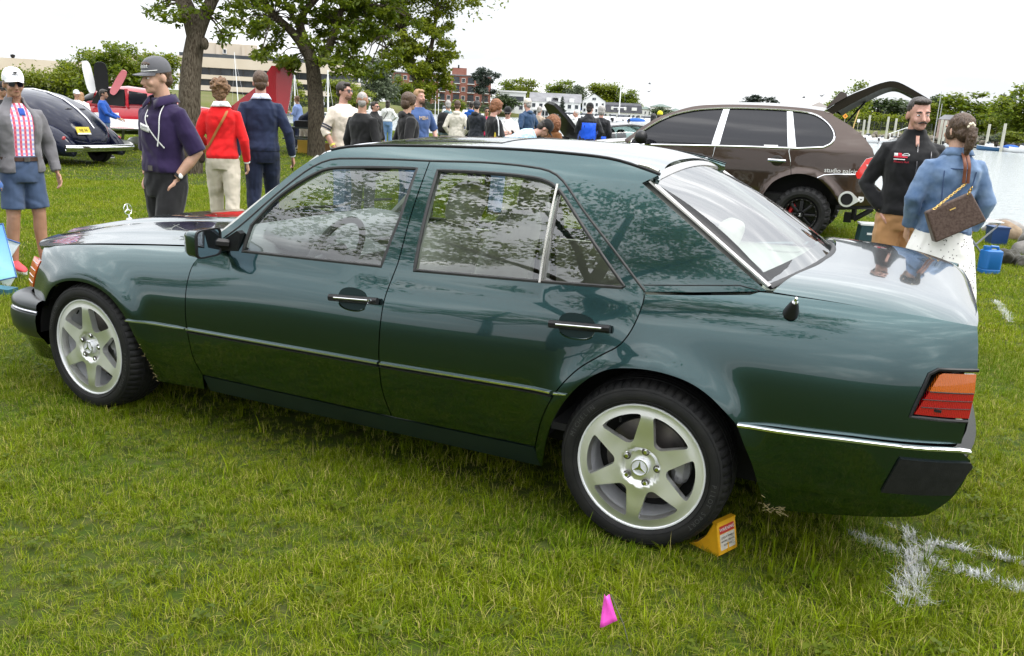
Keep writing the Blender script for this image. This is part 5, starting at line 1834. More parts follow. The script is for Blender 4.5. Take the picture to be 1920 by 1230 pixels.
# ------------------------------------------------------------------ BOATS
M_HULLW = mat('white_gelcoat', (.78, .79, .80), .25, coat=.4)
M_HULLB = mat('blue_gelcoat', (.02, .10, .22), .25, coat=.4)
M_CANVAS = mat('blue_canvas', (.02, .10, .38), .9)
def boat(name, label, p, rz, L_=6.0, hull=M_HULLW, cover=None, cabin=True, motor=True, group=None):
 t_ = thing(name, label, 'boat', p, rz, group)
 mb = MB()
 R = []
 for s in np.linspace(0, 1, 9):
  w = .17 * L_ * (1 - max(0, (s - .45) / .55) ** 2.2) + .02
  zt = .13 * L_ + .05 * L_ * s * s
  k = .08 * L_ * (s ** 3)
  R.append(np.array([(-L_ / 2 + L_ * s, y, z) for y, z in ((-w, zt), (-w * .92, zt * .5), (-w * .6, -.02 * L_ + k), (0, -.05 * L_ + k), (w * .6, -.02 * L_ + k), (w * .92, zt * .5), (w, zt))]))
 n = 7
 V = np.concatenate(R)
 F = [(i * n + k, (i + 1) * n + k, (i + 1) * n + k + 1, i * n + k + 1) for i in range(8) for k in range(6)] + [tuple(range(7))]
 F += [(i * n, i * n + 6, (i + 1) * n + 6, (i + 1) * n) for i in range(8)]
 mb.add(V, F)
 h = mb.build('hull', hull, t_, smooth=50, fix=True)
 dk = MB()
 dk.tube([r[0] + (0, 0, .02) for r in R], .03 * L_ / 6, 5)
 dk.tube([r[6] + (0, 0, .02) for r in R], .03 * L_ / 6, 5)
 dk.build('rub_rail', M_HULLW, t_)
 if cabin:
  cb = MB()
  cb.box((.06 * L_, 0, .20 * L_), (.28 * L_, .22 * L_, .12 * L_), taper=(.7, .8))
  cb.build('cabin', M_HULLW, t_)
  cb = MB()
  cb.box((.09 * L_, 0, .29 * L_), (.10 * L_, .20 * L_, .07 * L_), rotm(0, -.3, 0), (.8, .9))
  cb.build('windshield', M_WIN, t_)
 if cover is not None:
  cv = MB()
  cv.ellip((-.05 * L_, 0, .17 * L_), (.36 * L_, .17 * L_, .12 * L_), 12, 8)
  cv.build('boat_cover', cover, t_, smooth=60)
 if motor:
  mt = MB()
  mt.box((-.54 * L_, 0, .17 * L_), (.07 * L_, .06 * L_, .10 * L_), rotm(0, -.25, 0), (.8, .8))
  mt.tube([(-.54 * L_, 0, .12 * L_), (-.56 * L_, 0, -.04 * L_)], .013 * L_, 6)
  mt.build('outboard_motor', M_BLACK, t_, fix=True)
 return t_
boat('motorboat', 'blue-hulled white-topped motorboat moored right of the ponytail', (12.054, 121.924, -0.6), 2.75, 3.4, M_HULLB)
boat('motorboat', 'white motorboat under a bright blue cover, outboard tipped up', (13.993, 120.572, -0.6), 2.5, 3.1, M_HULLW, M_CANVAS, False)
boat('motorboat', 'white motorboat cut off by the right edge of the picture', (15.501, 117.894, -0.6), 2.9, 3.6)
boat('motorboat', 'white motorboat behind the ponytailed woman\'s shoulder', (8.609, 127.179, -0.6), .3, 3.8)
for k, (x_, rz, L_) in enumerate(((1622, .4, 4.0), (1648, .2, 3.4), (1672, .5, 3.5))):
 q = [(-3.37, 133.055, -0.6), (-1.414, 130.557, -0.6), (0.304, 129.058, -0.6)][k]
 boat('motorboat', ['white motorboat with windscreen at the left end of the dock', 'white low motorboat in the middle of the dock by the pilings', 'white motorboat nearest the gangway'][k], q, rz, L_)
mb = None
proto = None
for k, q in enumerate([(-72.045, 197.582, -0.6), (-71.787, 204.484, -0.6), (-66.973, 197.595, -0.6), (-66.851, 204.433, -0.6), (-61.736, 193.178, -0.6), (-62.013, 204.372, -0.6), (-57.786, 197.216, -0.6), (-58.415, 205.973, -0.6), (-54.951, 201.87, -0.6), (-54.174, 210.142, -0.6), (-50.542, 204.983, -0.6), (-75.52, 198.276, -0.6), (-69.122, 133.204, -0.6), (-66.994, 122.864, -0.6), (-66.321, 100.499, -0.6), (-64.676, 187.335, -0.6), (-61.769, 186.38, -0.6), (-57.372, 186.085, -0.6), (-62.275, 208.758, -0.6), (-52.708, 190.457, -0.6), (-51.054, 193.463, -0.6), (-49.355, 196.489, -0.6), (-68.921, 185.429, -0.6), (-74.57, 207.774, -0.6), (-51.58, 215.85, -0.6)]):
 rz = facing(q) + random.uniform(-.6, .6) + (PI / 2 if k % 3 else 0)
 if proto is None:
  proto = boat('motorboat', 'small white motorboat moored among others across the water', q, rz, 6.8, group='white boats moored across the water')
 else:
  dup(proto, q, rz)
mb = boat('motorboat', 'white boat with a dark blue cover moored below the mansion', (-53.464, 185.532, -0.6), facing((-53.464, 185.532, -0.6)), 6, M_HULLW, M_CANVAS, False)
# birds
M_BIRD = mat('gull_grey', (.08, .08, .085), .8)
for k, (q, a) in enumerate((((-22.877, 87.211, 4.897), .3), ((-24.322, 92.029, 4.217), 1.1), ((-6.686, 82.916, 3.949), .2), ((-4.669, 78.182, 4.008), .8))):
 mb = MB()
 mb.ellip((0, 0, 0), (.16, .06, .05), 8, 6)
 for sg in (-1, 1):
  mb.prism([(-.05, 0), (.07, 0), (.05, .22), (-.02, .42), (-.05, .22)], (0, 0, 0), (1, 0, 0), (0, sg * .95, .3), (0, 0, .015))
 o = mb.build('gull', M_BIRD, fix=True)
 o.location = q
 o.rotation_euler = (0, .1, a)
 tag(o, 'small gull flying in the pale sky over the harbour', 'bird', 'gulls over the harbour')
# ------------------------------------------------------------------ BROWN SUV WITH OPEN TAILGATE
SUV = thing('suv', 'brown lifted SUV with black off-road tyre, chrome window trim and raised tailgate', 'car', (1.0, 9.77, 0))
M_BROWN = mat('brown_metallic_paint', (.064, .042, .032), .28, .85, coat=1.0, coatr=.02)
M_TINT = mat('dark_tinted_glass', (.010, .010, .014), .02)
M_TINT.node_tree.nodes['Principled BSDF'].inputs['IOR'].default_value = 1.5
def FS(x, z):
 x = np.asarray(x, float)
 z = np.asarray(z, float)
 y = .955 - .06 * np.clip(.62 - z, 0, 1) - .10 * np.clip(z - .85, 0, 1) ** 1.5 * 1.2
 y = y - .34 * np.clip(z - 1.19, 0, 1) ** 1.15 - .22 * np.clip(x - 1.35, 0, 2) ** 2 * .45 - .05 * np.clip(-1.4 - x, 0, 2) ** 2
 r = np.hypot(x - 1.19, z - .35)
 return y + .035 * np.exp(-((r - .52) / .06) ** 2) * (z > .3)
def sx(L_):
 return [(q[0] - 1.0, q[1]) for q in L_]
YB, YW = 8.84, 8.93
dlo_top = sx([(-0.365, 1.131), (-0.16, 1.333), (0.16, 1.544), (0.481, 1.65), (0.943, 1.708), (1.497, 1.723), (1.935, 1.713), (2.213, 1.674), (2.415, 1.554), (2.51, 1.407), (2.488, 1.313), (2.393, 1.251)])
dlo_bot = sx([(2.393, 1.251), (2.061, 1.216), (1.447, 1.201), (0.907, 1.183), (0.052, 1.148), (-0.365, 1.131)])
DLO = loop(cspline(dlo_top, .05), lin(dlo_bot, .06))
roof_l = sx([(-0.42, 1.191), (-0.029, 1.504), (0.247, 1.631), (0.539, 1.723), (0.913, 1.76), (1.472, 1.774), (2.021, 1.76), (2.319, 1.73)])
rear_l = sx([(2.319, 1.73), (2.462, 1.671), (2.687, 1.556), (2.889, 1.409), (3.012, 1.269), (3.052, 1.174)])
lampS = sx([(2.952, 1.13), (3.059, 1.167), (3.109, 1.003), (3.043, 0.858), (2.875, 0.87), (2.846, 0.928)])
gapB_ = sx([(0.934, 1.179), (0.897, 0.884), (0.907, 0.642)])
gapC_ = sx([(1.953, 1.204), (1.986, 1.054), (2.024, 0.861)])
archS = sx([(1.652, 0.453), (1.69, 0.569), (1.801, 0.741), (1.983, 0.846), (2.156, 0.879), (2.373, 0.831), (2.535, 0.704), (2.658, 0.562), (2.71, 0.476)])
botr = sx([(3.196, 0.53)])[0]
gB = cspline([gapB_[0], gapB_[1], gapB_[2], (gapB_[2][0] + .02, .46)], .06)
aS = cspline(archS, .05)
ia = min(range(len(aS)), key=lambda i: math.dist(aS[i], gapC_[-1]))
gC = cspline([dlo_bot[1], gapC_[0], gapC_[1], aS[ia]], .06)
panel('rear_quarter', loop(gC, aS[ia:], lin([aS[-1], botr, (botr[0] + .02, .72), lampS[3], lampS[4], lampS[5], lampS[0], lampS[1]], .06), rear_l[::-1], lin([rear_l[0], roof_l[-2]], .06), cspline(dlo_top[6:], .05), lin([dlo_bot[0], dlo_bot[1]], .06)), FS, M_BROWN, SUV, grid=.06, gap=.004)
panel('rear_door', loop(lin([dlo_bot[3], dlo_bot[2], dlo_bot[1]], .06), gC, aS[:ia + 1][::-1], lin([aS[0], (aS[0][0], .46), gB[-1]], .06), gB[::-1]), FS, M_BROWN, SUV, grid=.06, gap=.004)
FEN = -1.32
panel('front_door', loop(lin([dlo_bot[5], dlo_bot[4], dlo_bot[3]], .06), gB, lin([gB[-1], (FEN + .05, .46), (FEN - .02, .8), dlo_bot[5]], .06)), FS, M_BROWN, SUV, grid=.06, gap=.004)
panel('front_fender', loop(lin([dlo_bot[5], (FEN - .02, .8), (FEN + .05, .46), (-1.55, .46), (-1.62, .75), (-1.85, .90), (-2.2, .75), (-2.3, .5), (-2.62, .5), (-2.68, .9), (-2.45, 1.02), (-1.9, 1.10), dlo_bot[5]], .08)[:-1]), FS, M_BROWN, SUV, grid=.08, gap=.004)
panel('roof_rail', loop(cspline(roof_l, .06), lin([roof_l[-1], dlo_top[6]], .06), cspline(dlo_top[:7], .05)[::-1]), FS, M_BROWN, SUV, grid=.06, gap=.0)
gp = panel('side_glass', DLO, FS, M_TINT, SUV, grid=.08, off=-.012, gap=-.005, flange=.004)
ct = MB()
ct.tube([(x, -float(FS(x, z)) - .004, z) for x, z in DLO], .014, 6, close=True)
ct.build('chrome_window_line', M_CHROME, SUV)
for a, b, c, d in (((0.876, 1.185), (0.951, 1.698), (1.038, 1.702), (0.991, 1.188)), ((1.928, 1.226), (1.83, 1.703), (1.908, 1.703), (2.039, 1.226))):
 panel('chrome_pillar', lin(sx([a, b, c, d, a]), .06)[:-1], FS, mat('brushed_chrome', (.72, .72, .73), .22, 1.0), SUV, off=.004, gap=0, grid=.1, flange=.012)
panel('window_sticker', lin(sx([(1.605, 1.24), (1.793, 1.244), (1.795, 1.225), (1.607, 1.221), (1.605, 1.24)]), .1)[:-1], FS, M_WHITE, SUV, off=-.006, gap=0, flange=.002)
rp = MB()
xr = np.linspace(roof_l[2][0], roof_l[-1][0], 14)
zr = np.interp(xr, [q[0] for q in roof_l], [q[1] for q in roof_l])
for i in range(13):
 q = []
 for x, z in ((xr[i], zr[i]), (xr[i + 1], zr[i + 1])):
  w = float(FS(x, z))
  q.append([(x, y, z + .05 * (1 - (y / w) ** 2)) for y in np.linspace(-w, w, 9)])
 rp.add(q[0] + q[1], [(k, k + 1, 9 + k + 1, 9 + k) for k in range(8)])
rp.build('roof', M_BROWN, SUV, smooth=60, fix=True)
hp = MB()
for x0, x1, z0, z1 in ((-2.62, -2.3, .98, 1.06), (-2.3, -1.8, 1.06, 1.13), (-1.8, -1.25, 1.13, 1.19)):
 hp.add([(x0, -.90, z0), (x0, -.5, z0 + .05), (x0, .5, z0 + .05), (x0, .90, z0), (x1, -.92, z1), (x1, -.5, z1 + .05), (x1, .5, z1 + .05), (x1, .92, z1)], [(0, 4, 5, 1), (1, 5, 6, 2), (2, 6, 7, 3)])
hp.build('hood', M_BROWN, SUV, smooth=40)
wsx = MB()
wsx.add([(-1.30, -.80, 1.18), (-1.30, .80, 1.18), (-.60, .62, 1.68), (-.60, -.62, 1.68)], [(0, 1, 2, 3)])
wsx.build('windscreen', M_TINT, SUV)
for x0, x1, z, nm in ((-2.4, 1.95, .44, 'side_sill'),):
 s_ = MB()
 s_.box((-.25, 0, .47), (2.6, 1.72, .22))
 s_.box((.2, 0, .72), (3.6, 1.2, .5))
 s_.box((1.80, 0, .75), (.5, 1.4, .4))
 s_.build('underbody', M_DARK, SUV)
lamp = panel('tail_lamp', lin(lampS + [lampS[0]], .04)[:-1], FS, M_RED, SUV, off=.012, gap=.0, grid=.05)
lamp.data.materials[0] = mat('bright_red_lens', (.75, .03, .02), .1, coat=1)
s_ = panel('lamp_clear_strip', lin(sx([(2.962, 1.056), (3.092, 1.079), (3.098, 1.037), (2.979, 1.029), (2.962, 1.056)]), .04)[:-1], FS, M_WHITE, lamp, off=.016, gap=0, grid=.05)
sw_ = MB()
sw_.tube([(x, -float(FS(x, z)) - .003, z) for x, z in lin(sx([(2.372, 0.843), (2.449, 0.885), (2.585, 0.905), (2.847, 0.921)]), .05)], .006, 5)
sw_.build('bumper_joint', M_CHROME, SUV)
for a, b in (((0.615, 0.994), (0.862, 0.995)), ((1.694, 1.035), (1.931, 1.036))):
 a, b = sx([a, b])
 h_ = MB()
 xs = np.linspace(a[0], b[0], 7)
 h_.tube([(x, -float(FS(x, a[1])) - .035, a[1] + (b[1] - a[1]) * i / 6) for i, x in enumerate(xs)], .022, 8)
 ho_ = h_.build('handle', M_CHROME, SUV)
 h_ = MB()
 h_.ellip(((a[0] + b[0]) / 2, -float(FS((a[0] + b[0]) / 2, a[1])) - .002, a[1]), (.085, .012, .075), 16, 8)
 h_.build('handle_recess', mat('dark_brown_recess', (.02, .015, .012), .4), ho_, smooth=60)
m_ = MB()
mx_ = sx([(-0.095, 1.25)])[0]
m_.ellip((mx_[0], -1.17, mx_[1]), (.09, .12, .10), 14, 10)
m_.box((mx_[0] + .03, -1.02, mx_[1] - .06), (.08, .2, .05))
m_.build('mirror', M_BLACK, SUV, smooth=60)
# exhaust ring and shield sticker
c = sx([(2.784, 0.587)])[0]
r_ = MB()
yr = -float(FS(*c)) - .045
poly = [(c[0] + .105 * cos(a), c[1] + .105 * sin(a)) for a in np.linspace(.85, 2 * PI - .85, 22)] + [(c[0] + .165, c[1] - .01)]
r_.prism(poly, (0, yr, 0), (1, 0, 0), (0, 0, 1), (0, .06, 0))
ro_ = r_.build('pipe_surround', M_ALLOY, SUV, smooth=None, fix=True)
ro_.data.materials[0] = mat('bright_aluminium', (.85, .85, .85), .35, .6)
r_ = MB()
r_.lathe([(.078, .0), (.078, -.012), (.066, -.012), (.066, .02)], (c[0], yr, c[1]), 'y', 24)
r_.lathe([(0, -.003), (.07, -.003)], (c[0], yr, c[1]), 'y', 24)
r_.build('pipe_mouth', M_DARK, ro_)
c2 = sx([(2.96, 0.595)])[0]
r_ = MB()
r_.prism([(-.035, .035), (.035, .035), (.035, -.012), (.018, -.034), (0, -.042), (-.018, -.034), (-.035, -.012)], (c2[0], -float(FS(*c2)) - .006, c2[1]), (1, 0, 0), (0, 0, 1), (0, .005, 0))
sh_ = r_.build('shield_sticker', M_WHITE, SUV, fix=True)
r_ = MB()
r_.prism([(-.02, .012), (0, .004), (.02, .012), (.008, -.004), (0, -.012), (-.008, -.004)], (c2[0], -float(FS(*c2)) - .0065, c2[1]), (1, 0, 0), (0, 0, 1), (0, -.002, 0))
r_.build('shield_mark', M_DARK, sh_, fix=True)
tm = text_mesh('studio palcino', .085, .002)
tm.transform(Matrix.Rotation(PI / 2, 4, 'X'))
c3 = sx([(2.684, 0.952)])[0]
tm.transform(Matrix.Translation((c3[0], 0, c3[1])))
for q in tm.vertices:
 q.co.y = -float(FS(q.co.x, q.co.z)) - .006 + q.co.y
link('decal_lettering', tm, M_WHITE, SUV)['kind'] = 'stuff'
# rear lower bar and hitch
r_ = MB()
q0, q1 = sx([(2.659, 0.463), (3.195, 0.518)])
r_.tube([(q0[0], -.88, q0[1] - .01), (q1[0], -.86, q1[1] - .01)], .03, 8)
r_.build('rear_guard_bar', M_BLACK, SUV)
r_ = MB()
q2, q3, q4 = sx([(2.88, 0.271), (3.108, 0.442), (2.81, 0.37)])
r_.tube([(q3[0], -.45, q3[1]), (q2[0], -.47, q2[1])], .035, 6)
r_.tube([(q2[0], -.47, q2[1]), (q2[0] - .01, -.47, q2[1] + .22)], .035, 6)
r_.box((q4[0] - .01, -.47, q4[1] - .07), (.10, .10, .14))
r_.tube([(q3[0] + .07, -.45, q3[1]), (q3[0] + .08, -.45, q3[1] - .16)], .016, 6)
r_.build('tow_hitch', M_BLACK, SUV)
# tailgate
tg_out = sx([(2.343, 1.744), (2.585, 1.929), (2.791, 2.032), (2.971, 2.113), (3.096, 2.147), (3.195, 2.137), (3.325, 2.08), (3.601, 1.933)])
tg_in = sx([(2.439, 1.692), (2.664, 1.842), (2.855, 1.959), (2.989, 2.032), (3.089, 2.066), (3.18, 2.059), (3.311, 2.003), (3.558, 1.884)])
to, ti = cspline(tg_out, .08), cspline(tg_in, .08)
k = 24
to = [to[int(i * (len(to) - 1) / (k - 1))] for i in range(k)]
ti = [ti[int(i * (len(ti) - 1) / (k - 1))] for i in range(k)]
tgm = MB()
ysq = np.linspace(-.72, .72, 11)
def tgs(y):
 return .05 * (1 - (y / .72) ** 2)
for j in range(10):
 y0_, y1_ = ysq[j], ysq[j + 1]
 for i in range(k - 1):
  tgm.add([(to[i][0], y0_, to[i][1] + tgs(y0_)), (to[i + 1][0], y0_, to[i + 1][1] + tgs(y0_)), (to[i + 1][0], y1_, to[i + 1][1] + tgs(y1_)), (to[i][0], y1_, to[i][1] + tgs(y1_))], [(0, 1, 2, 3)])
tg = tgm.build('tailgate', M_BROWN, SUV, smooth=60)
tgm = MB()
for j in range(10):
 y0_, y1_ = ysq[j], ysq[j + 1]
 for i in range(k - 1):
  tgm.add([(ti[i][0], y0_, ti[i][1] + tgs(y0_)), (ti[i + 1][0], y0_, ti[i + 1][1] + tgs(y0_)), (ti[i + 1][0], y1_, ti[i + 1][1] + tgs(y1_)), (ti[i][0], y1_, ti[i][1] + tgs(y1_))], [(3, 2, 1, 0)])
for y in (-.72, .72):
 for i in range(k - 1):
  tgm.add([(to[i][0], y, to[i][1] - .004), (to[i + 1][0], y, to[i + 1][1] - .004), (ti[i + 1][0], y, ti[i + 1][1]), (ti[i][0], y, ti[i][1])], [(0, 1, 2, 3)])
tgm.build('tailgate_lining', mat('dark_tailgate_lining', (.016, .012, .006), .55, spec=.2), tg, smooth=50)
s_ = MB()
s_.tube([(q[0], -.715, q[1] - .012) for q in to], .024, 8)
s_.build('tailgate_edge', M_BROWN, tg)
s_ = MB()
sp = sx([(2.334, 1.758), (2.501, 1.995), (2.579, 1.97), (2.591, 1.929)])
for y in (-.70,):
 s_.add([(q[0], -.74, q[1]) for q in sp] + [(q[0], .70, q[1]) for q in sp], [(0, 1, 2, 3), (7, 6, 5, 4), (0, 4, 5, 1), (1, 5, 6, 2), (2, 6, 7, 3), (3, 7, 4, 0)])
s_.build('roof_spoiler', M_BROWN, tg, fix=True)
for sg in (-.66,):
 s_ = MB()
 a, b = sx([(2.55, 1.613), (2.758, 1.913)])
 s_.tube([(a[0], .6, a[1]), (b[0], .62, b[1])], .014, 6)
 s_.build('gas_strut', M_BLACK, tg)
# off-road wheel
def suv_wheel(loc, flip=False):
 w = bpy.data.objects.new('wheel', None)
 COL.objects.link(w)
 w.parent = SUV
 w.location = loc
 w.rotation_euler = (0, 0, PI if flip else 0)
 mb = MB()
 n = 144
 prof = [(.225, .01), (.25, -.03), (.29, -.045), (.33, -.04), (.355, -.02), (.372, .0), (.382, .03), (.385, .09), (.385, .15), (.382, .22), (.372, .25), (.33, .27), (.24, .25)]
 a = np.arange(n) * 2 * PI / n
 R = []
 for i, (r, h) in enumerate(prof):
  ph = (np.arange(n) + (2 if i > 7 else 0)) % 6
  dr = np.where(ph < 2, -.016, 0) if i in (4, 5, 6, 8, 9, 10) else (np.where((np.arange(n) % 12) < 2, -.012, 0) if i == 7 else np.zeros(n))
  R.append(np.c_[(r + dr) * np.cos(a), np.full(n, h), -(r + dr) * np.sin(a)])
 mb.rings(R, cap=False)
 mb.build('tyre', M_TYRE, w, smooth=25)
 mb = MB()
 mb.lathe([(.228, .02), (.232, -.012), (.222, -.022), (.205, -.018), (.195, .03), (.185, .10), (.0, .10)], (0, 0, 0), 'y', 48)
 mb.build('rim', mat('satin_black_alloy', (.012, .012, .013), .3, .5), w)
 for q in range(8):
  mb = MB()
  t = q * PI / 4
  mb.tube([(.05 * cos(t), .0, .05 * sin(t)), (.13 * cos(t), .002, .13 * sin(t)), (.20 * cos(t), .015, .20 * sin(t))], [.026, .022, .028], 6, flat=.6, up=(0, 1, 0))
  mb.build('spoke', MATS['satin_black_alloy'], w)
 for q in range(20):
  t = q * PI / 10
  mb = MB()
  mb.lathe([(0, -.028), (.006, -.026), (.007, -.018)], (.213 * cos(t), 0, .213 * sin(t)), 'y', 6)
  mb.build('rim_bolt', M_STEEL, w)
 mb = MB()
 mb.lathe([(0, -.03), (.035, -.028), (.042, -.01), (.042, .03)], (0, 0, 0), 'y', 20)
 cp = mb.build('hub_cap', M_BLACK, w)
 tm = text_mesh('\u03a3', .05, .001)
 tm.transform(Matrix.Rotation(PI / 2, 4, 'X'))
 tm.transform(Matrix.Translation((0, -.031, 0)))
 link('hub_mark', tm, M_WHITE, cp)
 mb = MB()
 mb.tube([(.15 * cos(t), .06, .15 * sin(t)) for t in np.linspace(2.2, 3.0, 5)], .03, 6)
 mb.build('red_caliper', mat('red_caliper_paint', (.5, .015, .02), .4), w)
 return w
c = sx([(2.21, 0.32)])[0]
suv_wheel((c[0], -.96, c[1]))
w2 = suv_wheel((c[0] - 2.86, -.96, c[1]))
suv_wheel((c[0], .92, c[1]), True)
# ------------------------------------------------------------------ VINTAGE CAR (left)
VIN = thing('vintage_car', 'dark blue fastback vintage car with chrome rear bumper and yellow plate', 'car', (-11.899, 9.19, 0), math.radians(181))
VIN.scale = (.92, .92, .92)
M_NAVYP = mat('dark_navy_paint', (.006, .008, .026), .08, .0, coat=.15, spec=.35, coatr=.01)
def superring(x, w, z0, z1, p=2.6, n=28, zc=.45):
 a = np.linspace(0, 2 * PI, n, endpoint=False)
 c_, s_ = np.cos(a), np.sin(a)
 y = w * np.sign(c_) * np.abs(c_) ** (2 / p)
 z = np.sign(s_) * np.abs(s_) ** (2 / p)
 zm = z0 + (z1 - z0) * zc
 z = np.where(z > 0, zm + (z1 - zm) * z, zm + (zm - z0) * z)
 return np.c_[np.full(n, x), y, z]
mb = MB()
st_ = [(0.02, .18, .45, .62), (.10, .42, .38, .82), (.3, .60, .34, 1.02), (.6, .70, .32, 1.22), (1.0, .76, .30, 1.42), (1.5, .80, .30, 1.56), (2.0, .82, .30, 1.62), (2.5, .80, .30, 1.60), (2.85, .76, .30, 1.50), (3.1, .70, .30, 1.15), (3.6, .52, .30, 1.08), (4.3, .40, .32, 1.02), (4.7, .3, .4, .9)]
mb.rings([superring(*q) for q in st_])
mb.build('body', M_NAVYP, VIN, smooth=60, fix=True)
for sg in (-1, 1):
 mb = MB()
 for xs, x0 in ((1, .0),):
  R = []
  for s in np.linspace(0, 1, 12):
   x = .02 + 1.75 * s
   h = .30 + .62 * math.sin(PI * min(1, .08 + s * .86)) ** .7
   w = .24 * math.sin(PI * (.08 + .86 * s)) ** .5
   R.append(superring(x, w, .22, h, 2.3) + np.array((0, sg * (.72 - .06 * (1 - s)), 0)))
  mb.rings(R)
 mb.build('rear_fender', M_NAVYP, VIN, smooth=60, fix=True)
 mb = MB()
 R = []
 for s in np.linspace(0, 1, 12):
  x = 3.0 + 1.7 * s
  h = .30 + .55 * math.sin(PI * min(1, .05 + s * .8)) ** .7
  R.append(superring(x, .22 * math.sin(PI * (.08 + .86 * s)) ** .5, .22, h, 2.3) + np.array((0, sg * .66, 0)))
 mb.rings(R)
 mb.build('front_fender', M_NAVYP, VIN, smooth=60, fix=True)
 for x in (.85, 3.9):
  mb = MB()
  mb.lathe([(0, 0), (.2, .0), (.21, -.02), (.34, -.03), (.36, .02), (.36, .12), (.33, .15), (.2, .15)], (x, sg * .82, .35), 'y', 32)
  mb.build('wheel', M_TYRE, VIN, fix=True)
 mb = MB()
 mb.ellip((.66, sg * .17, 1.19), (.05, .13, .075), 14, 8, rotm(0, -.75, 0))
 mb.build('rear_window', M_TINT, VIN, smooth=60)
 mb = MB()
 mb.ellip((.16, sg * .74, .60), (.04, .05, .06), 10, 8)
 mb.build('tail_lamp', M_RED, VIN, smooth=60)
mb = MB()
mb.tube([(s_[0] * .98 - .015, 0, s_[3] + .004) for s_ in st_[1:9]], [.012, .018, .02, .02, .02, .02, .02, .012], 8)
mb.build('chrome_spine', M_CHROME, VIN)
mb = MB()
ys2 = np.linspace(-.90, .90, 15)
mb.tube([(-.22 + .16 * (y / .9) ** 2, y, .42) for y in ys2], .062, 8, flat=1.0)
mb.tube([(-.2 + .16 * (y / .9) ** 2, y, .36) for y in ys2], .03, 8)
mb.build('rear_bumper', M_CHROME, VIN, smooth=60)
for sg in (-.35, .35):
 mb = MB()
 mb.tube([(-.18, sg, .40), (.25, sg, .40)], .03, 6)
 mb.build('bumper_iron', M_BLACK, VIN)
mb = MB()
mb.box((.03, .34, .78), (.02, .34, .17), rotm(0, .45, 0))
pl = mb.build('number_plate', mat('yellow_plate', (.80, .60, .05), .5), VIN)
mb = MB()
mb.box((-.005, .34, .715), (.016, .34, .035), rotm(0, .45, 0))
mb.build('plate_band', M_WHITE, pl)
tm = text_mesh('NJ 36', .09, .001)
tm.transform(Matrix(((0, 0, -1, 0), (-1, 0, 0, 0), (0, 1, 0, 0), (0, 0, 0, 1))))
tm.transform(Matrix.Rotation(.45, 4, 'Y'))
tm.transform(Matrix.Translation((.018, .34, .79)))
link('plate_lettering', tm, M_DARK, pl)
# ------------------------------------------------------------------ LIGHT AIRCRAFT
AIR = thing('light_aircraft', 'red and white light aircraft with its gull-wing cabin door raised', 'aircraft', (-16.173, 13.864, 0), math.radians(-146))
AIR.scale = (.80, .80, .80)
M_REDP = mat('red_aircraft_paint', (.42, .012, .022), .22, coat=1)
M_WHP = mat('white_aircraft_paint', (.78, .78, .79), .2, coat=1)
M_MIRR = mat('polished_belly', (.55, .56, .55), .08, 1.0)
mb = MB()
fst = [(2.5, .10, .95, 1.15), (2.35, .32, .75, 1.30), (1.9, .45, .60, 1.42), (1.3, .54, .52, 1.55), (.9, .60, .50, 1.62), (.2, .64, .48, 1.66), (-.8, .60, .50, 1.66), (-1.6, .48, .58, 1.60), (-2.8, .26, .78, 1.48), (-4.2, .12, .98, 1.36), (-5.0, .05, 1.08, 1.30)]
mb.rings([superring(*q, p=2.5) for q in fst])
fo = mb.build('fuselage', M_WHP, AIR, smooth=60, fix=True)
fo.data.materials.append(M_REDP)
fo.data.materials.append(M_MIRR)
for pz in fo.data.polygons:
 c = pz.center
 if c.z > 1.12 + .03 * c.x and c.x < 2.2:
  pz.material_index = 1
 elif c.z < .74 and -1.5 < c.x < 2:
  pz.material_index = 2
mb = MB()
mb.rings([superring(x, w, 1.3, h, 2.3, zc=.2) for x, w, h in ((1.55, .3, 1.56), (1.2, .48, 1.82), (.7, .55, 2.03), (0, .57, 2.10), (-.7, .54, 2.03), (-1.3, .42, 1.82), (-1.9, .25, 1.60))])
mb.build('cabin_roof', M_REDP, AIR, smooth=60, fix=True)
for sg in (1, -1):
 mb = MB()
 mb.prism([(1.05, 1.48), (.0, 1.42), (-.02, 1.98), (.55, 2.0), (.85, 1.85)], (0, sg * .52, 0), (1, 0, 0), (0, 0, 1), (0, sg * .10, 0))
 mb.build('door_opening', M_DARK, AIR, fix=True)
 mb = MB()
 mb.prism([(-.14, 1.50), (-.78, 1.52), (-.72, 1.88), (-.16, 1.94)], (0, sg * .56, 0), (1, 0, 0), (0, 0, 1), (0, sg * .065, 0))
 mb.build('cabin_window', M_TINT, AIR, fix=True)
 mb = MB()
 mb.prism([(-.06, 1.40), (-.13, 1.40), (-.12, 2.0), (-.03, 2.0)], (0, sg * .56, 0), (1, 0, 0), (0, 0, 1), (0, sg * .075, 0))
 mb.build('door_post', M_REDP, AIR, fix=True)
 mb = MB()
 mb.tube([(.6, sg * .35, 1.45), (.42, sg * .36, 1.95)], .12, 8, flat=.6)
 mb.build('seat', M_BLACK, AIR)
mb = MB()
R = []
for s in np.linspace(-1, 1, 9):
 R.append((s * .52, 1.60 - .0 * s, 0))
mb.rings([superring(x, w, z0, z1, 2.2) for x, w, z0, z1 in ((1.62, .2, 1.44, 1.5), (1.3, .46, 1.42, 1.76), (1.0, .52, 1.44, 1.92))])
mb.build('windscreen', M_TINT, AIR, smooth=60, fix=True)
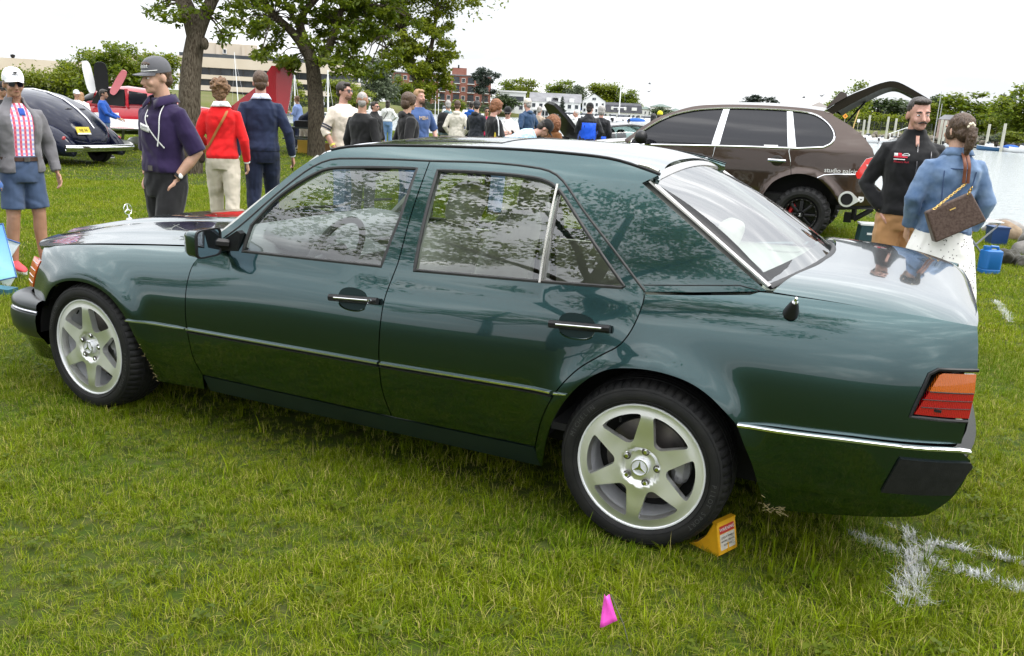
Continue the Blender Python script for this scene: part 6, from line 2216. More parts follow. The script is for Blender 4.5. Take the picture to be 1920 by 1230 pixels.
for (x, y, w, h, tl, rx, m_, nm) in ((.98, .62, .28, 1.05, .16, .10, M_WHP, 'door_outer_skin'), (.66, .66, .42, 1.02, .02, -.08, M_BLACK, 'door_lining'), (.36, .70, .24, .92, -.52, -.2, mat('pink_sunlit_door_edge', (.62, .18, .20), .5), 'door_edge')):  # three door leaves: white skin, black lining, plain pink edge
 mb = MB()
 a = np.linspace(0, 2 * PI, 26, endpoint=False)
 ex, ez = np.sign(np.cos(a)) * np.abs(np.cos(a)) ** .6, np.sign(np.sin(a)) * np.abs(np.sin(a)) ** .6
 Rm = rotm(rx, tl, .25)
 for R_ in ([np.c_[w / 2 * ex, np.full(26, t_), h / 2 * ez + h / 2] @ Rm.T + np.array((x, y, 1.80)) for t_ in (-.035, .035)],):
  mb.rings(R_)
 mb.build(nm, m_, AIR, fix=True)
mb = MB()
mb.prism([(-2.7, 1.42), (-3.4, 1.62), (-4.3, 2.35), (-4.75, 3.02), (-5.5, 3.02), (-5.35, 1.9), (-5.2, 1.2), (-3.5, 1.3)], (0, -.05, 0), (1, 0, 0), (0, 0, 1), (0, .10, 0))
mb.build('tail_fin', M_REDP, AIR, fix=True)
mb = MB()
for sg in (-1, 1):
 mb.prism([(.0, 0), (.75, 0), (.45, 1.7), (.1, 1.7)], (-5.3, sg * .04, 1.36), (1, 0, 0), (0, sg, 0), (0, 0, .06))
mb.build('tailplane', M_WHP, AIR, fix=True)
for sg in (-1, 1):
 mb = MB()
 R = []
 for s in np.linspace(0, 1, 6):
  c_ = 1.5 - .6 * s
  a = np.linspace(0, 2 * PI, 16, endpoint=False)
  R.append(np.c_[.55 - .15 * s - c_ * (.5 - .5 * np.cos(a)) + .3, np.full(16, sg * (.5 + 4.4 * s)), .70 + .16 * s + .09 * (1 - .5 * s) * np.sin(a)])
 mb.rings(R)
 mb.build('wing', M_WHP if sg < 0 else M_WHP, AIR, smooth=50, fix=True)
 mb = MB()
 mb.tube([(.0, sg * .9, .72), (-.02, sg * 1.25, .30)], .05, 8, flat=.6)
 mb.build('gear_leg', M_MIRR, AIR)
 mb = MB()
 mb.ellip((.05, sg * 1.28, .22), (.42, .12, .15), 14, 10)
 wp_ = mb.build('wheel_fairing', M_WHP, AIR, smooth=60)
 mb = MB()
 mb.lathe([(0, -.05), (.15, -.05), (.17, 0), (.15, .05), (0, .05)], (-.02, sg * 1.28, .17), 'y', 20)
 mb.build('wheel', M_TYRE, wp_)
mb = MB()
mb.tube([(1.95, 0, .7), (2.05, 0, .28)], .04, 8)
mb.ellip((2.08, 0, .2), (.32, .09, .13), 12, 8)
mb.build('nose_gear', M_WHP, AIR, smooth=60)
mb = MB()
mb.ellip((2.62, 0, 1.06), (.24, .13, .13), 12, 8)
mb.build('spinner', M_REDP, AIR, smooth=60)
for k in range(3):
 a = .4 + k * 2 * PI / 3
 mb = MB()
 mb.tube([(2.62, 0, 1.06), (2.62, .5 * cos(a), 1.06 + .5 * sin(a)), (2.62, .92 * cos(a), 1.06 + .92 * sin(a))], [.05, .09, .03], 6, flat=.25, up=(1, 0, 0))
 mb.build('propeller_blade', M_BLACK, AIR)
# ------------------------------------------------------------------ SILVER SPORTS CAR WITH RAISED HOOD (beyond the roof)
SPC = thing('sports_car', 'silver sports car with its black-lined hood raised, behind the blue and black jacket', 'car', (-3.737, 17.75, 0), math.radians(180 + 42))
M_SIL = mat('silver_car_paint', (.62, .64, .66), .25, .7, coat=1)
mb = MB()
mb.rings([superring(x, w, .2, h, 4, zc=.55) for x, w, h in ((2.25, .55, .58), (2.1, .78, .72), (1.5, .86, .82), (.75, .88, .90), (0, .89, .94), (-1.0, .90, .96), (-1.7, .86, .92), (-2.05, .7, .80))])
mb.build('body', M_SIL, SPC, smooth=60, fix=True)
mb = MB()
mb.rings([superring(x, w, .85, h, 3.0, zc=.1) for x, w, h in ((.85, .70, .90), (.55, .70, 1.06), (.1, .66, 1.28), (-.4, .62, 1.33), (-.9, .64, 1.28), (-1.5, .68, 1.05), (-1.85, .66, .92))])
mb.build('glass_house', glass_mat('sports_car_glass', (.55, .66, .64), .12), SPC, smooth=60, fix=True)
mb = MB()
for sg in (-1, 1):
 mb.tube([(.85, sg * .70, .92), (.12, sg * .655, 1.27), (-.4, sg * .62, 1.325), (-.95, sg * .64, 1.28), (-1.75, sg * .68, .96)], .035, 8)
mb.rings([np.array([(x, y, z + .02 * (1 - (y / .6) ** 2)) for y in np.linspace(-.62, .62, 9)] + [(x, y, z - .03) for y in np.linspace(.62, -.62, 9)]) for x, z in ((.1, 1.29), (-.4, 1.345), (-.95, 1.29))])
mb.build('roof_frame', mat('dark_grey_roof', (.05, .055, .06), .3, coat=1), SPC, smooth=50, fix=True)['kind'] = 'stuff'
mb = MB()
mb.add([(.80, -.66, .93), (.80, .66, .93), (1.27, .60, 1.45), (1.53, .40, 1.74), (1.58, .0, 1.79), (1.53, -.40, 1.74), (1.27, -.60, 1.45)], [(0, 1, 2, 3, 4, 5, 6)])
hb = mb.build('hood', M_SIL, SPC)
mb = MB()
mb.prism([(-.62, 0), (.62, 0), (.56, .70), (.37, 1.08), (0, 1.15), (-.37, 1.08), (-.56, .70)], (.825, 0, .95), (0, 1, 0), (.67, 0, .74), (.05, 0, -.05))
mb.build('hood_lining', M_BLACK, hb, fix=True)
mb = MB()
mb.box((1.45, 0, .84), (1.1, 1.3, .05))
for k in range(7):
 mb.box((1.1 + .13 * k, random.uniform(-.4, .4), .90), (.16, .3, .10))
mb.tube([(1.0, -.5, .92), (1.3, -.3, .98), (1.7, -.4, .93)], .03, 6)
mb.build('engine_bay', M_DARK, SPC)['kind'] = 'stuff'
for sg in (-1, 1):
 mb = MB()
 mb.ellip((.62, sg * .98, .98), (.07, .11, .07), 10, 8)
 mb.build('mirror', M_BLACK, SPC, smooth=60)
 for x in (1.45, -1.25):
  mb = MB()
  mb.lathe([(0, -.01), (.22, -.01), (.23, -.03), (.31, -.02), (.32, .05), (.31, .2), (.2, .2)], (x, sg * .80 + (0 if sg < 0 else -.0), .32), 'y', 28)
  mb.build('wheel', M_TYRE, SPC, fix=True)
mb = MB()
a = np.linspace(0, 2 * PI, 20, endpoint=False)
mb.tube(np.c_[.35 + .06 * np.sin(a), .33 + .17 * np.cos(a), .96 + .16 * np.sin(a)], .016, 6, close=True)
mb.build('steering_wheel', M_BLACK, SPC)
for y in (-.33, .33):
 mb = MB()
 cushion(mb, (-.3, y, .95), (.16, .42, .5), rotm(0, .2, 0))
 mb.build('seat', M_BLACK, SPC, smooth=60)
# ------------------------------------------------------------------ PEOPLE
SKIN = {'fair': mat('fair_skin', (.50, .29, .20), .5, col2=(.57, .34, .24), vscale=14, sss=.04),
  'tan': mat('tanned_skin', (.38, .20, .13), .5, col2=(.45, .25, .165), vscale=14, sss=.1),
  'pink': mat('ruddy_skin', (.50, .255, .19), .5, col2=(.56, .32, .25), vscale=14, sss=.04),
  'dark': mat('brown_skin', (.20, .10, .06), .5, col2=(.25, .13, .085), vscale=14)}
HAIR = {'brown': mat('brown_hair', (.055, .030, .016), .45, col2=(.10, .058, .032), vscale=60, stretch=(1, 1, .25), bump=.6, bscale=160),
  'dark': mat('dark_hair', (.018, .012, .009), .4, col2=(.04, .028, .02), vscale=60, stretch=(1, 1, .25), bump=.6, bscale=160),
  'black': mat('black_hair', (.008, .007, .007), .4, bump=.6, bscale=160),
  'auburn': mat('auburn_hair', (.16, .055, .018), .45, col2=(.28, .11, .04), vscale=50, bump=.8, bscale=120),
  'chestnut': mat('chestnut_hair', (.13, .065, .028), .45, col2=(.24, .13, .06), vscale=50, bump=.8, bscale=120),
  'grey': mat('grey_hair', (.30, .28, .26), .5, col2=(.45, .43, .41), vscale=60, bump=.6, bscale=160),
  'white': mat('white_hair', (.62, .60, .58), .5, col2=(.5, .48, .46), vscale=60, bump=.5, bscale=160),
  'blond': mat('sandy_hair', (.36, .20, .10), .5, col2=(.46, .28, .15), vscale=60, bump=.6, bscale=160)}
def cloth(name, c, c2=None, rough=.85, sc=3.0, bump=.5, bs=5, sheen=.15):
 """woven cloth with soft diagonal folds"""
 if name in MATS:
  return MATS[name]
 m = mat(name, c, rough, col2=c2 or tuple(min(1, q * 1.12 + .002) for q in c), vscale=sc, sheen=sheen, spec=.2)
 t = m.node_tree
 co = t.nodes.new('ShaderNodeTexCoord')
 prev = None
 for sc_, dr, ds, st in ((1.3, 'DIAGONAL', 16, bump * .8), (2.3, 'X', 20, bump * .5)):
  w = t.nodes.new('ShaderNodeTexWave')
  w.bands_direction = dr
  w.inputs['Scale'].default_value = sc_
  w.inputs['Distortion'].default_value = ds
  w.inputs['Detail'].default_value = 2.5
  w.inputs['Detail Scale'].default_value = 1.2
  w.inputs['Detail Roughness'].default_value = .35
  t.links.new(co.outputs['Object'], w.inputs['Vector'])
  bp = t.nodes.new('ShaderNodeBump')
  bp.inputs['Strength'].default_value = st
  bp.inputs['Distance'].default_value = .022
  t.links.new(w.outputs['Fac'], bp.inputs['Height'])
  if prev:
   t.links.new(prev.outputs['Normal'], bp.inputs['Normal'])
  prev = bp
 t.links.new(prev.outputs['Normal'], t.nodes['Principled BSDF'].inputs['Normal'])
 return m
M_EYEW = mat('eye_white', (.75, .72, .70), .3)
M_IRIS = mat('dark_iris', (.03, .02, .015), .2)
M_LIP = mat('lip_skin', (.40, .17, .13), .5)
M_SHADES = mat('black_sunglass_lens', (.008, .008, .010), .06, coat=.5)
M_SOLE = mat('white_shoe_sole', (.7, .7, .68), .7)
WR_TEX = bpy.data.textures.new('cloth_wrinkle', 'CLOUDS')
WR_TEX.noise_scale = .11
WR_TEX.noise_depth = 2
HR_TEX = bpy.data.textures.new('hair_lumps', 'CLOUDS')
HR_TEX.noise_scale = .03
HR_TEX.noise_depth = 3
def blob(name, mb, m, parent, vox, smooth=4, wr=0.0, tex=None):
 me = mb.mesh(name)
 b = bmesh.new()
 b.from_mesh(me)
 bmesh.ops.recalc_face_normals(b, faces=b.faces)
 b.to_mesh(me)
 b.free()
 o = link(name, me, m, parent)
 r = o.modifiers.new('r', 'REMESH')
 r.mode = 'VOXEL'
 r.voxel_size = vox
 r.use_smooth_shade = True
 if smooth:
  s = o.modifiers.new('s', 'SMOOTH')
  s.iterations = smooth
  s.factor = .5
 if wr:
  d = o.modifiers.new('d', 'DISPLACE')
  d.texture = tex or WR_TEX
  d.strength = wr
  d.mid_level = .5
  d.texture_coords = 'LOCAL'
 return o
TORSO = [(.84, .150, .105, .0), (.90, .168, .115, .005), (.97, .168, .118, .008), (1.06, .152, .106, .0), (1.15, .150, .102, -.004), (1.24, .164, .112, -.006),
         (1.33, .172, .118, -.002), (1.39, .170, .108, .006), (1.435, .145, .090, .014), (1.475, .098, .074, .02), (1.51, .064, .062, .02)]
class Fig:
 """pose helper: local frame, the person faces -y, +x is the person's left"""
 def __init__(s, H=1.78, wide=1.0, lean=0.0, head=(0, 0, 0), belly=0.0, L=None, R=None, stance=None, hunch=0.0):
  s.k = H / 1.785
  s.w = wide * .95
  s.lean = lean
  s.hd = head
  s.belly = belly
  s.hunch = hunch
  s.L = L or 'down'
  s.R = R or 'down'
  s.st = stance or ((.10, .02), (-.10, -.02))
 def up(s, P):
  """lean the upper body about the hips"""
  P = np.atleast_2d(np.array(P, float)).copy()
  if s.lean:
   t = np.clip((P[:, 2] - .90) / .25, 0, 1) * s.lean
   y, z = P[:, 1].copy(), P[:, 2] - .93
   k = z > -.05
   P[k, 1] = y[k] * np.cos(t[k]) - z[k] * np.sin(t[k])
   P[k, 2] = .93 + y[k] * np.sin(t[k]) * 1 + z[k] * np.cos(t[k])
  return P
 def fin(s, P):
  return np.atleast_2d(P) * s.k
 def ring(s, z, w, d, yc, n=22, inf=0.0):
  a = np.arange(n) * 2 * PI / n
  p = 2.35
  c, q = np.cos(a), np.sin(a)
  w = w * s.w + inf
  d = d * (s.w * .5 + .5) + inf
  bl = s.belly * math.exp(-((z - 1.08) / .13) ** 2)
  x = w * np.sign(c) * np.abs(c) ** (2 / p)
  y = d * np.sign(q) * np.abs(q) ** (2 / p)
  y = np.where(y < 0, y * (1 + bl), y)
  return s.fin(s.up(np.c_[x, y + yc, np.full(n, z)]))
 def arm(s, side, spec):
  sx_ = 1 if side == 'L' else -1
  sh = np.array((sx_ * .166 * s.w, .008, 1.405))
  pre = {'down': ((.245, .03, 1.14), (.262, -.05, .88)), 'pocket': ((.285, .08, 1.14), (.168, -.035, .960)), 'out': ((.30, .02, 1.16), (.34, -.08, .93)),
               'phone': ((.235, -.02, 1.14), (.09, -.27, 1.22)), 'fold': ((.26, -.04, 1.15), (.02, -.19, 1.15)), 'hip': ((.34, .08, 1.16), (.185, -.05, 1.02)),
               'swingf': ((.255, -.07, 1.15), (.25, -.22, .93)), 'swingb': ((.25, .12, 1.15), (.26, .10, .88)), 'reach': ((.24, -.12, 1.16), (.15, -.36, 1.05)), 'back': ((.27, .12, 1.16), (.10, .16, .98))}
  e, w = pre[spec] if isinstance(spec, str) else spec
  e, w = np.array(e, float) * (sx_, 1, 1), np.array(w, float) * (sx_, 1, 1)
  e[0] *= (1 + (s.w - 1) * .8)
  w[0] *= (1 + (s.w - 1) * .6)
  P = s.up(np.array([sh, e, w]))
  return P[0], P[1], P[2]
 def legs(s):
  o = []
  for i, sx_ in enumerate((1, -1)):
   fx, fy = s.st[i]
   hip = np.array((sx_ * .088 * s.w, .005, .90))
   ank = np.array((fx, fy + .02, .085))
   kn = (hip + ank) / 2 + np.array((sx_ * .004, -.025 - abs(fy) * .12, .02))
   o.append((hip, kn, ank))
  return o
def hand(mb, f, e, w, sx_, curl=.55, dirn=None):
 d = w - e
 d /= np.linalg.norm(d)
 if dirn is not None:
  d = np.array(dirn, float)
  d /= np.linalg.norm(d)
 n_ = np.array((-sx_, 0, 0)) if abs(d[2]) > .6 else np.array((0, 0, -1.0))        # palm normal
 n_ = n_ - d * (n_ @ d)
 n_ /= np.linalg.norm(n_)
 s_ = np.cross(d, n_)
 if s_[1] > 0 and abs(d[2]) > .6:
  s_ = -s_                       # thumb side forwards
 elif abs(d[2]) <= .6 and s_ @ np.array((-sx_, 0, 0)) < 0:
  s_ = -s_
 q0 = w + d * .01
 Rm = np.c_[s_, n_, d]
 mb.tube(f.fin([q0, q0 + d * .04, q0 + d * .095]), np.array([.026, .038, .040]) * f.k, 10, flat=.45, up=n_)
 for i, (o_, ln) in enumerate(((.030, .070), (.010, .080), (-.010, .076), (-.029, .060))):
  b0 = q0 + d * .085 + s_ * o_
  b1 = b0 + (d * cos(curl * .6) + n_ * sin(curl * .6)) * ln * .5
  b2 = b1 + (d * cos(curl * 1.9) + n_ * sin(curl * 1.9)) * ln * .5
  mb.tube(f.fin([b0 - d * .02, b0, b1, b2]), np.array([.010, .0098, .0092, .0078]) * f.k, 7)
 t0 = q0 + d * .03 + s_ * .028
 t1 = t0 + (d * .7 + s_ * .7 + n_ * .25) * .042
 t2 = t1 + (d * .95 + s_ * .1 + n_ * .35) * .034
 mb.tube(f.fin([q0 + d * .015, t0, t1, t2]), np.array([.013, .0135, .0112, .009]) * f.k, 7)
def person(label, p, face, f, skin='fair', top=None, bottom=None, hair=None, hat=None, glasses=None, shoes=None, vox=.012, mouth=True, stubble=None, group=None):
 """face: world direction (x, y) the person faces"""
 rz = math.atan2(face[0], -face[1])
 T = thing('person', label, 'person', (p[0], p[1], p[2] if len(p) > 2 else 0), rz, group)
 k = f.k
 mb = MB()
 mb.rings([f.ring(z, w - .012, d - .012, y) for z, w, d, y in TORSO])
 # neck, head
 hy, hp, hr_ = f.hd
 piv = np.array((0, .018, 1.53 - f.hunch * .02))
 RH = rotm(hp, hr_, 0) if False else rotm(0, 0, hy) @ rotm(hp, 0, 0) @ rotm(0, hr_, 0)
 def hd(P):
  P = np.atleast_2d(np.array(P, float))
  P = (P - piv) @ RH.T + piv + np.array((0, -f.hunch * .06, -f.hunch * .02))
  return f.fin(f.up(P))
 nk = f.fin(f.up([(0, .022, 1.44), (0, .02, 1.50)]))
 mb.tube(np.r_[nk, hd([(0, .012, 1.56), (0, .0, 1.62)])], np.array([.062, .057, .056, .055]) * k, 14)
 def he(c, r, n=14, m=10, rot=None):
  t_ = MB()
  t_.ellip(c, r, n, m, rot)
  mb.add(hd(np.concatenate(t_.v)), t_.f)
 he((0, .012, 1.690), (.0745, .093, .092), 20, 14)
 he((0, -.030, 1.640), (.0605, .066, .082), 18, 12)
 he((0, -.052, 1.590), (.043, .044, .038), 14, 9)
 he((0, -.078, 1.574), (.022, .018, .018))
 for sx_ in (-1, 1):
  he((sx_ * .036, -.072, 1.628), (.022, .018, .022))
  he((sx_ * .074, .014, 1.650), (.010, .020, .032), 10, 8, rotm(.2, 0, -sx_ * .35))
  he((sx_ * .030, -.082, 1.690), (.024, .010, .009))
 t_ = MB()
 t_.tube([(0, -.088, 1.676), (0, -.102, 1.650), (0, -.115, 1.630), (0, -.098, 1.618)], [.009, .0115, .0155, .011], 8)
 mb.add(hd(np.concatenate(t_.v)), t_.f)
 if mouth:
  he((0, -.092, 1.602), (.021, .010, .008))
 arms = {}
 short = (top or {}).get('sleeve', 'long')
 for sd, sx_ in (('L', 1), ('R', -1)):
  a, e, w = f.arm(sd, getattr(f, sd))
  arms[sd] = (a, e, w)
  mb.tube(f.fin([a * (.8, 1, 1), a, (a + e) / 2, e, (e * .6 + w * .4), w]), np.array([.05, .054, .047, .040, .041, .026]) * k, 12)
  hand(mb, f, e, w, sx_, .5 if getattr(f, sd) != 'phone' else .9, (-sx_ * .12, .05, -1) if getattr(f, sd) == 'pocket' else None)
 for hip, kn, ank in f.legs():
  mb.tube(f.fin([hip + (0, 0, .04), hip, (hip + kn) / 2, kn, kn * .7 + ank * .3 + (0, .015, 0), kn * .35 + ank * .65 + (0, .008, 0), ank]), np.array([.085, .088, .074, .055, .056, .045, .036]) * k, 14)
  mb.tube(f.fin([ank + (0, .03, -.04), ank + (0, -.03, -.045), ank + (0, -.13, -.06)]), np.array([.034, .036, .026]) * k, 10)
 blob('body', mb, SKIN[skin], T, vox, 3)
 # face details
 if mouth:
  fb = MB()
  t_ = MB()
  for sx_ in (-1, 1):
   t_.ellip((sx_ * .031, -.0795, 1.663), (.0125, .0115, .0075), 10, 8)
  o = MB()
  o.add(hd(np.concatenate(t_.v)), t_.f)
  if not glasses:
   for i in (0, 1):
    sx_ = (-1, 1)[i]
    q = MB()
    q.ellip((sx_ * .031, -.0800, 1.663), (.0118, .0122, .0054), 10, 8)
    q2 = MB()
    q2.add(hd(np.concatenate(q.v)), q.f)
    ey = q2.build('eye', M_EYEW, T, smooth=60)
    q = MB()
    q.ellip((sx_ * .031, -.0898, 1.663), (.0054, .0040, .0050), 8, 6)
    q2 = MB()
    q2.add(hd(np.concatenate(q.v)), q.f)
    q2.build('iris', M_IRIS, ey, smooth=60)
  q = MB()
  q.tube([(-.020, -.0975, 1.6045), (-.008, -.1025, 1.6055), (.008, -.1025, 1.6055), (.020, -.0975, 1.6045)], [.003, .0056, .0056, .003], 7)
  q2 = MB()
  q2.add(hd(np.concatenate(q.v)), q.f)
  q2.build('lips', M_LIP, T, smooth=60)
  if hair and hair.get('col'):
   for sx_ in (-1, 1):
    q = MB()
    q.tube([(sx_ * .014, -.0945, 1.6835), (sx_ * .03, -.0935, 1.688), (sx_ * .048, -.078, 1.682)], [.0040, .0052, .003], 6)
    q2 = MB()
    q2.add(hd(np.concatenate(q.v)), q.f)
    q2.build('eyebrow', HAIR[hair['col']] if hair['col'] not in ('grey', 'white') else HAIR['brown'], T, smooth=60)
  if stubble == 'moustache':
   q = MB()
   q.tube([(-.030, -.094, 1.606), (-.016, -.106, 1.6145), (0, -.109, 1.617), (.016, -.106, 1.6145), (.030, -.094, 1.606)], [.004, .0075, .0075, .0075, .004], 7)
   q2 = MB()
   q2.add(hd(np.concatenate(q.v)), q.f)
   q2.build('moustache', HAIR['dark'], T, smooth=60)
  if stubble == 'beard':
   q = MB()
   q.ellip((0, -.055, 1.588), (.0475, .0480, .040), 16, 10)
   q2 = MB()
   q2.add(hd(np.concatenate(q.v)), q.f)
   q2.build('beard', mat('beard_stubble', (.16, .085, .055), .7), T, smooth=60)
 # hair
 if hair:
  st_, hm = hair['style'], HAIR[hair['col']]
  hb = MB()
  th = hair.get('th', .010)
  def hs(c, r, n=18, m=12, rot=None):
   t_ = MB()
   t_.ellip(c, r, n, m, rot)
   hb.add(hd(np.concatenate(t_.v)), t_.f)
  if st_ in ('short', 'buzz', 'receding'):
   hs((0, .022, 1.700 if st_ != 'receding' else 1.695), (.0755 + th, .089 + th, .085 + th if st_ != 'receding' else .080 + th), 22, 14)
   hs((0, .058, 1.640), (.060 + th * .6, .052 + th * .6, .062))
   if st_ == 'short':
    hs((0, -.045, 1.755), (.060, .042, .022 + th))
  elif st_ == 'mop':
   hs((0, .010, 1.705), (.088 + th, .100 + th, .088 + th), 22, 14)
   hs((0, .050, 1.635), (.080 + th, .065, .085))
   for sx_ in (-1, 1):
    hs((sx_ * .066, -.01, 1.675), (.026, .062, .060))
   hs((0, -.062, 1.735), (.070, .040, .032))
  elif st_ == 'curly':
   rr_ = random.Random(hash(label) % 999)
   hs((0, .022, 1.700), (.090, .100, .092), 20, 12)
   for q in range(46):
    a, b_2 = rr_.random() * 2 * PI, rr_.uniform(-.75, 1)
    s2 = math.sqrt(1 - b_2 * b_2)
    c = np.array((.088 * s2 * cos(a), .022 + .098 * s2 * sin(a), 1.700 + .092 * b_2))
    if c[1] < -.035 and c[2] < 1.725:
     continue
    hs(tuple(c), (.026, .026, .024), 8, 6)
   hs((0, .065, 1.610), (.075, .045, .06))
  elif st_ == 'long':
   hs((0, .020, 1.700), (.086, .100, .090), 20, 12)
   for sx_ in (-1, 1):
    hs((sx_ * .066, .012, 1.62), (.024, .055, .10))
   hs((0, .075, 1.56), (.080, .042, .16))
  elif st_ == 'ponytail':
   hs((0, .022, 1.700), (.084, .100, .088), 20, 12)
   hs((0, .07, 1.645), (.072, .05, .065))
   for sx_ in (-1, 1):
    hs((sx_ * .062, .0, 1.65), (.022, .055, .055))
   t_ = MB()
   t_.tube([(0, .105, 1.69), (0, .135, 1.67), (.005, .145, 1.62), (.01, .135, 1.55), (.012, .115, 1.48)], [.022, .034, .036, .032, .012], 10)
   hb.add(hd(np.concatenate(t_.v)), t_.f)
   t_ = MB()
   t_.tube([(-.05, .05, 1.62), (-.052, .07, 1.55), (-.03, .09, 1.49)], [.03, .03, .01], 8)
   hb.add(hd(np.concatenate(t_.v)), t_.f)
  blob('hair', hb, hm, T, max(.0055, vox * .75), 1, hair.get('rough', .008), HR_TEX)
 # hat
 if hat:
  mh = hat['m']
  q = MB()
  R = []
  for i in range(9):
   t = i / 8 * PI / 2
   a = np.arange(26) * 2 * PI / 26
   zz = .098 * sin(t)
   c = max(.02, cos(t) ** .75)
   R.append(np.c_[.086 * c * np.cos(a), .008 + .104 * c * np.sin(a), np.full(26, 1.708 + zz)])
  R = [np.c_[.084 * np.cos(a), .008 + .102 * np.sin(a), np.full(26, 1.692)]] + R
  q.rings(R)
  cp = None
  q2 = MB()
  q2.add(hd(np.concatenate(q.v)), q.f)
  ho_ = q2.build('cap', mh, T, smooth=60)
  q = MB()
  aa = np.linspace(-1.15, 1.15, 15)
  inn = [(.083 * sin(t), .008 - .101 * cos(t), 1.704) for t in aa]
  out_ = [(.080 * sin(t), .008 - .100 * cos(t) - .078 * cos(t * 1.25), 1.694 - .012 * abs(sin(t)) * 1.5 + .004) for t in aa]
  V = inn + out_ + [(x, y, z - .005) for x, y, z in inn] + [(x, y, z - .005) for x, y, z in out_]
  F_ = [(i, i + 1, 15 + i + 1, 15 + i) for i in range(14)] + [(30 + i + 1, 30 + i, 45 + i, 45 + i + 1) for i in range(14)] + [(15 + i, 15 + i + 1, 45 + i + 1, 45 + i) for i in range(14)]
  if hat.get('back'):
   V = [(x, .016 - y, z) for x, y, z in V]
  q.add(hd(V), F_)
  q.build('cap_brim', hat.get('brim', mh), ho_, smooth=50, fix=True)
  q = MB()
  q.ellip((0, .008, 1.806), (.009, .009, .006), 8, 5)
  q2 = MB()
  q2.add(hd(np.concatenate(q.v)), q.f)
  q2.build('cap_button', mh, ho_)
  if hat.get('band'):
   q = MB()
   q.tube([(.0865 * sin(t), .008 - .1045 * cos(t), 1.712) for t in np.linspace(-1.25, 1.25, 17)], .0028, 6)
   q2 = MB()
   q2.add(hd(np.concatenate(q.v)), q.f)
   q2.build('cap_cord', M_WHITE, ho_)
  if hat.get('text'):
   tm = text_mesh(hat['text'], hat.get('size', .042), 0)
   v = np.array([tuple(t.co) for t in tm.vertices])
   th_ = v[:, 0] / .088 + hat.get('turn', 0)
   zz = v[:, 1] + hat.get('z', 1.748)
   sn = np.clip((zz - 1.708) / .098, 0, .95)
   cc = np.sqrt(1 - sn ** 2) ** .75 + .025
   P = np.c_[.086 * cc * np.sin(th_), .008 - .104 * cc * np.cos(th_), zz]
   P = hd(P)
   for t, c in zip(tm.vertices, P):
    t.co = c
   link('cap_lettering', tm, hat.get('tm', M_WHITE), ho_)['kind'] = 'stuff'
 if glasses:
  q = MB()
  for sx_ in (-1, 1):
   R = []
   a = np.arange(16) * 2 * PI / 16
   ex, ez = np.sign(np.cos(a)) * np.abs(np.cos(a)) ** .7, np.sign(np.sin(a)) * np.abs(np.sin(a)) ** .7
   for yy, kk in ((-.100, 1), (-.094, 1.02)):
    R.append(np.c_[sx_ * .032 + .025 * kk * ex, np.full(16, yy) + .35 * np.abs(sx_ * .032 + .025 * kk * ex) ** 1.6 * .9, 1.663 + .019 * kk * ez])
   q.rings(R)
  q2 = MB()
  q2.add(hd(np.concatenate(q.v)), q.f)
  gl = q2.build('sunglasses', M_SHADES, T, smooth=40, fix=True)
  q = MB()
  q.tube([(-.008, -.100, 1.670), (.008, -.100, 1.670)], .003, 6)
  for sx_ in (-1, 1):
   q.tube([(sx_ * .056, -.088, 1.670), (sx_ * .074, -.04, 1.668), (sx_ * .078, .012, 1.662)], .003, 6)
  q2 = MB()
  q2.add(hd(np.concatenate(q.v)), q.f)
  q2.build('glasses_frame', M_BLACK, gl)
 # top
 res = {'root': T, 'hd': hd, 'arms': arms, 'f': f}
 if top:
  inf = top.get('inf', .016)
  hem = top.get('hem', .93)
  cm = MB()
  zs = [hem, hem + .04, hem + .10] + [z for z, *_ in TORSO if hem + .14 < z < 1.50]
  tz = np.array([q[0] for q in TORSO])
  R = []
  for i, z in enumerate(zs):
   w, d, yc = (np.interp(z, tz, [q[j] for q in TORSO]) for j in (1, 2, 3))
   ex = inf + (.006 if i == 1 else 0) + top.get('loose', .0) * max(0, (1.30 - z)) * .5
   if z > 1.42:
    ex = inf * .7
   R.append(f.ring(z, w, d, yc, inf=ex))
  R.append(f.ring(1.50 if not top.get('collar') else 1.515, .082, .074, .02, inf=.006))
  if top.get('collar') == 'tall':
   R.append(f.ring(1.555, .070, .070, .012, inf=.004))
  if top.get('open'):
   U = MB()
   U.rings([f.ring(z, *(float(np.interp(z, tz, [q[j] for q in TORSO])) for j in (1, 2, 3)), inf=.010) for z in (.97, 1.03, 1.1, 1.2, 1.3, 1.38, 1.44)] + [f.ring(1.50, .07, .068, .02)])
   blob('shirt', U, top['open'], T, vox, 3, .008)
   R2 = []
   for i, r_ in enumerate(R):
    c_ = r_.mean(0)
    n2 = len(r_)
    g_ = top.get('gap', .55)
    aa = np.linspace(-PI / 2 + g_, 1.5 * PI - g_, 30)
    base = np.arange(n2) * 2 * PI / n2
    o_ = np.array([np.interp(np.mod(aa, 2 * PI), np.r_[base, 2 * PI], np.r_[r_[:, j], r_[0, j]]) for j in range(3)]).T
    i_ = c_ + (o_ - c_) * .84
    R2.append(np.r_[o_, i_[::-1]])
   cm.rings(R2)
  else:
   cm.rings(R)
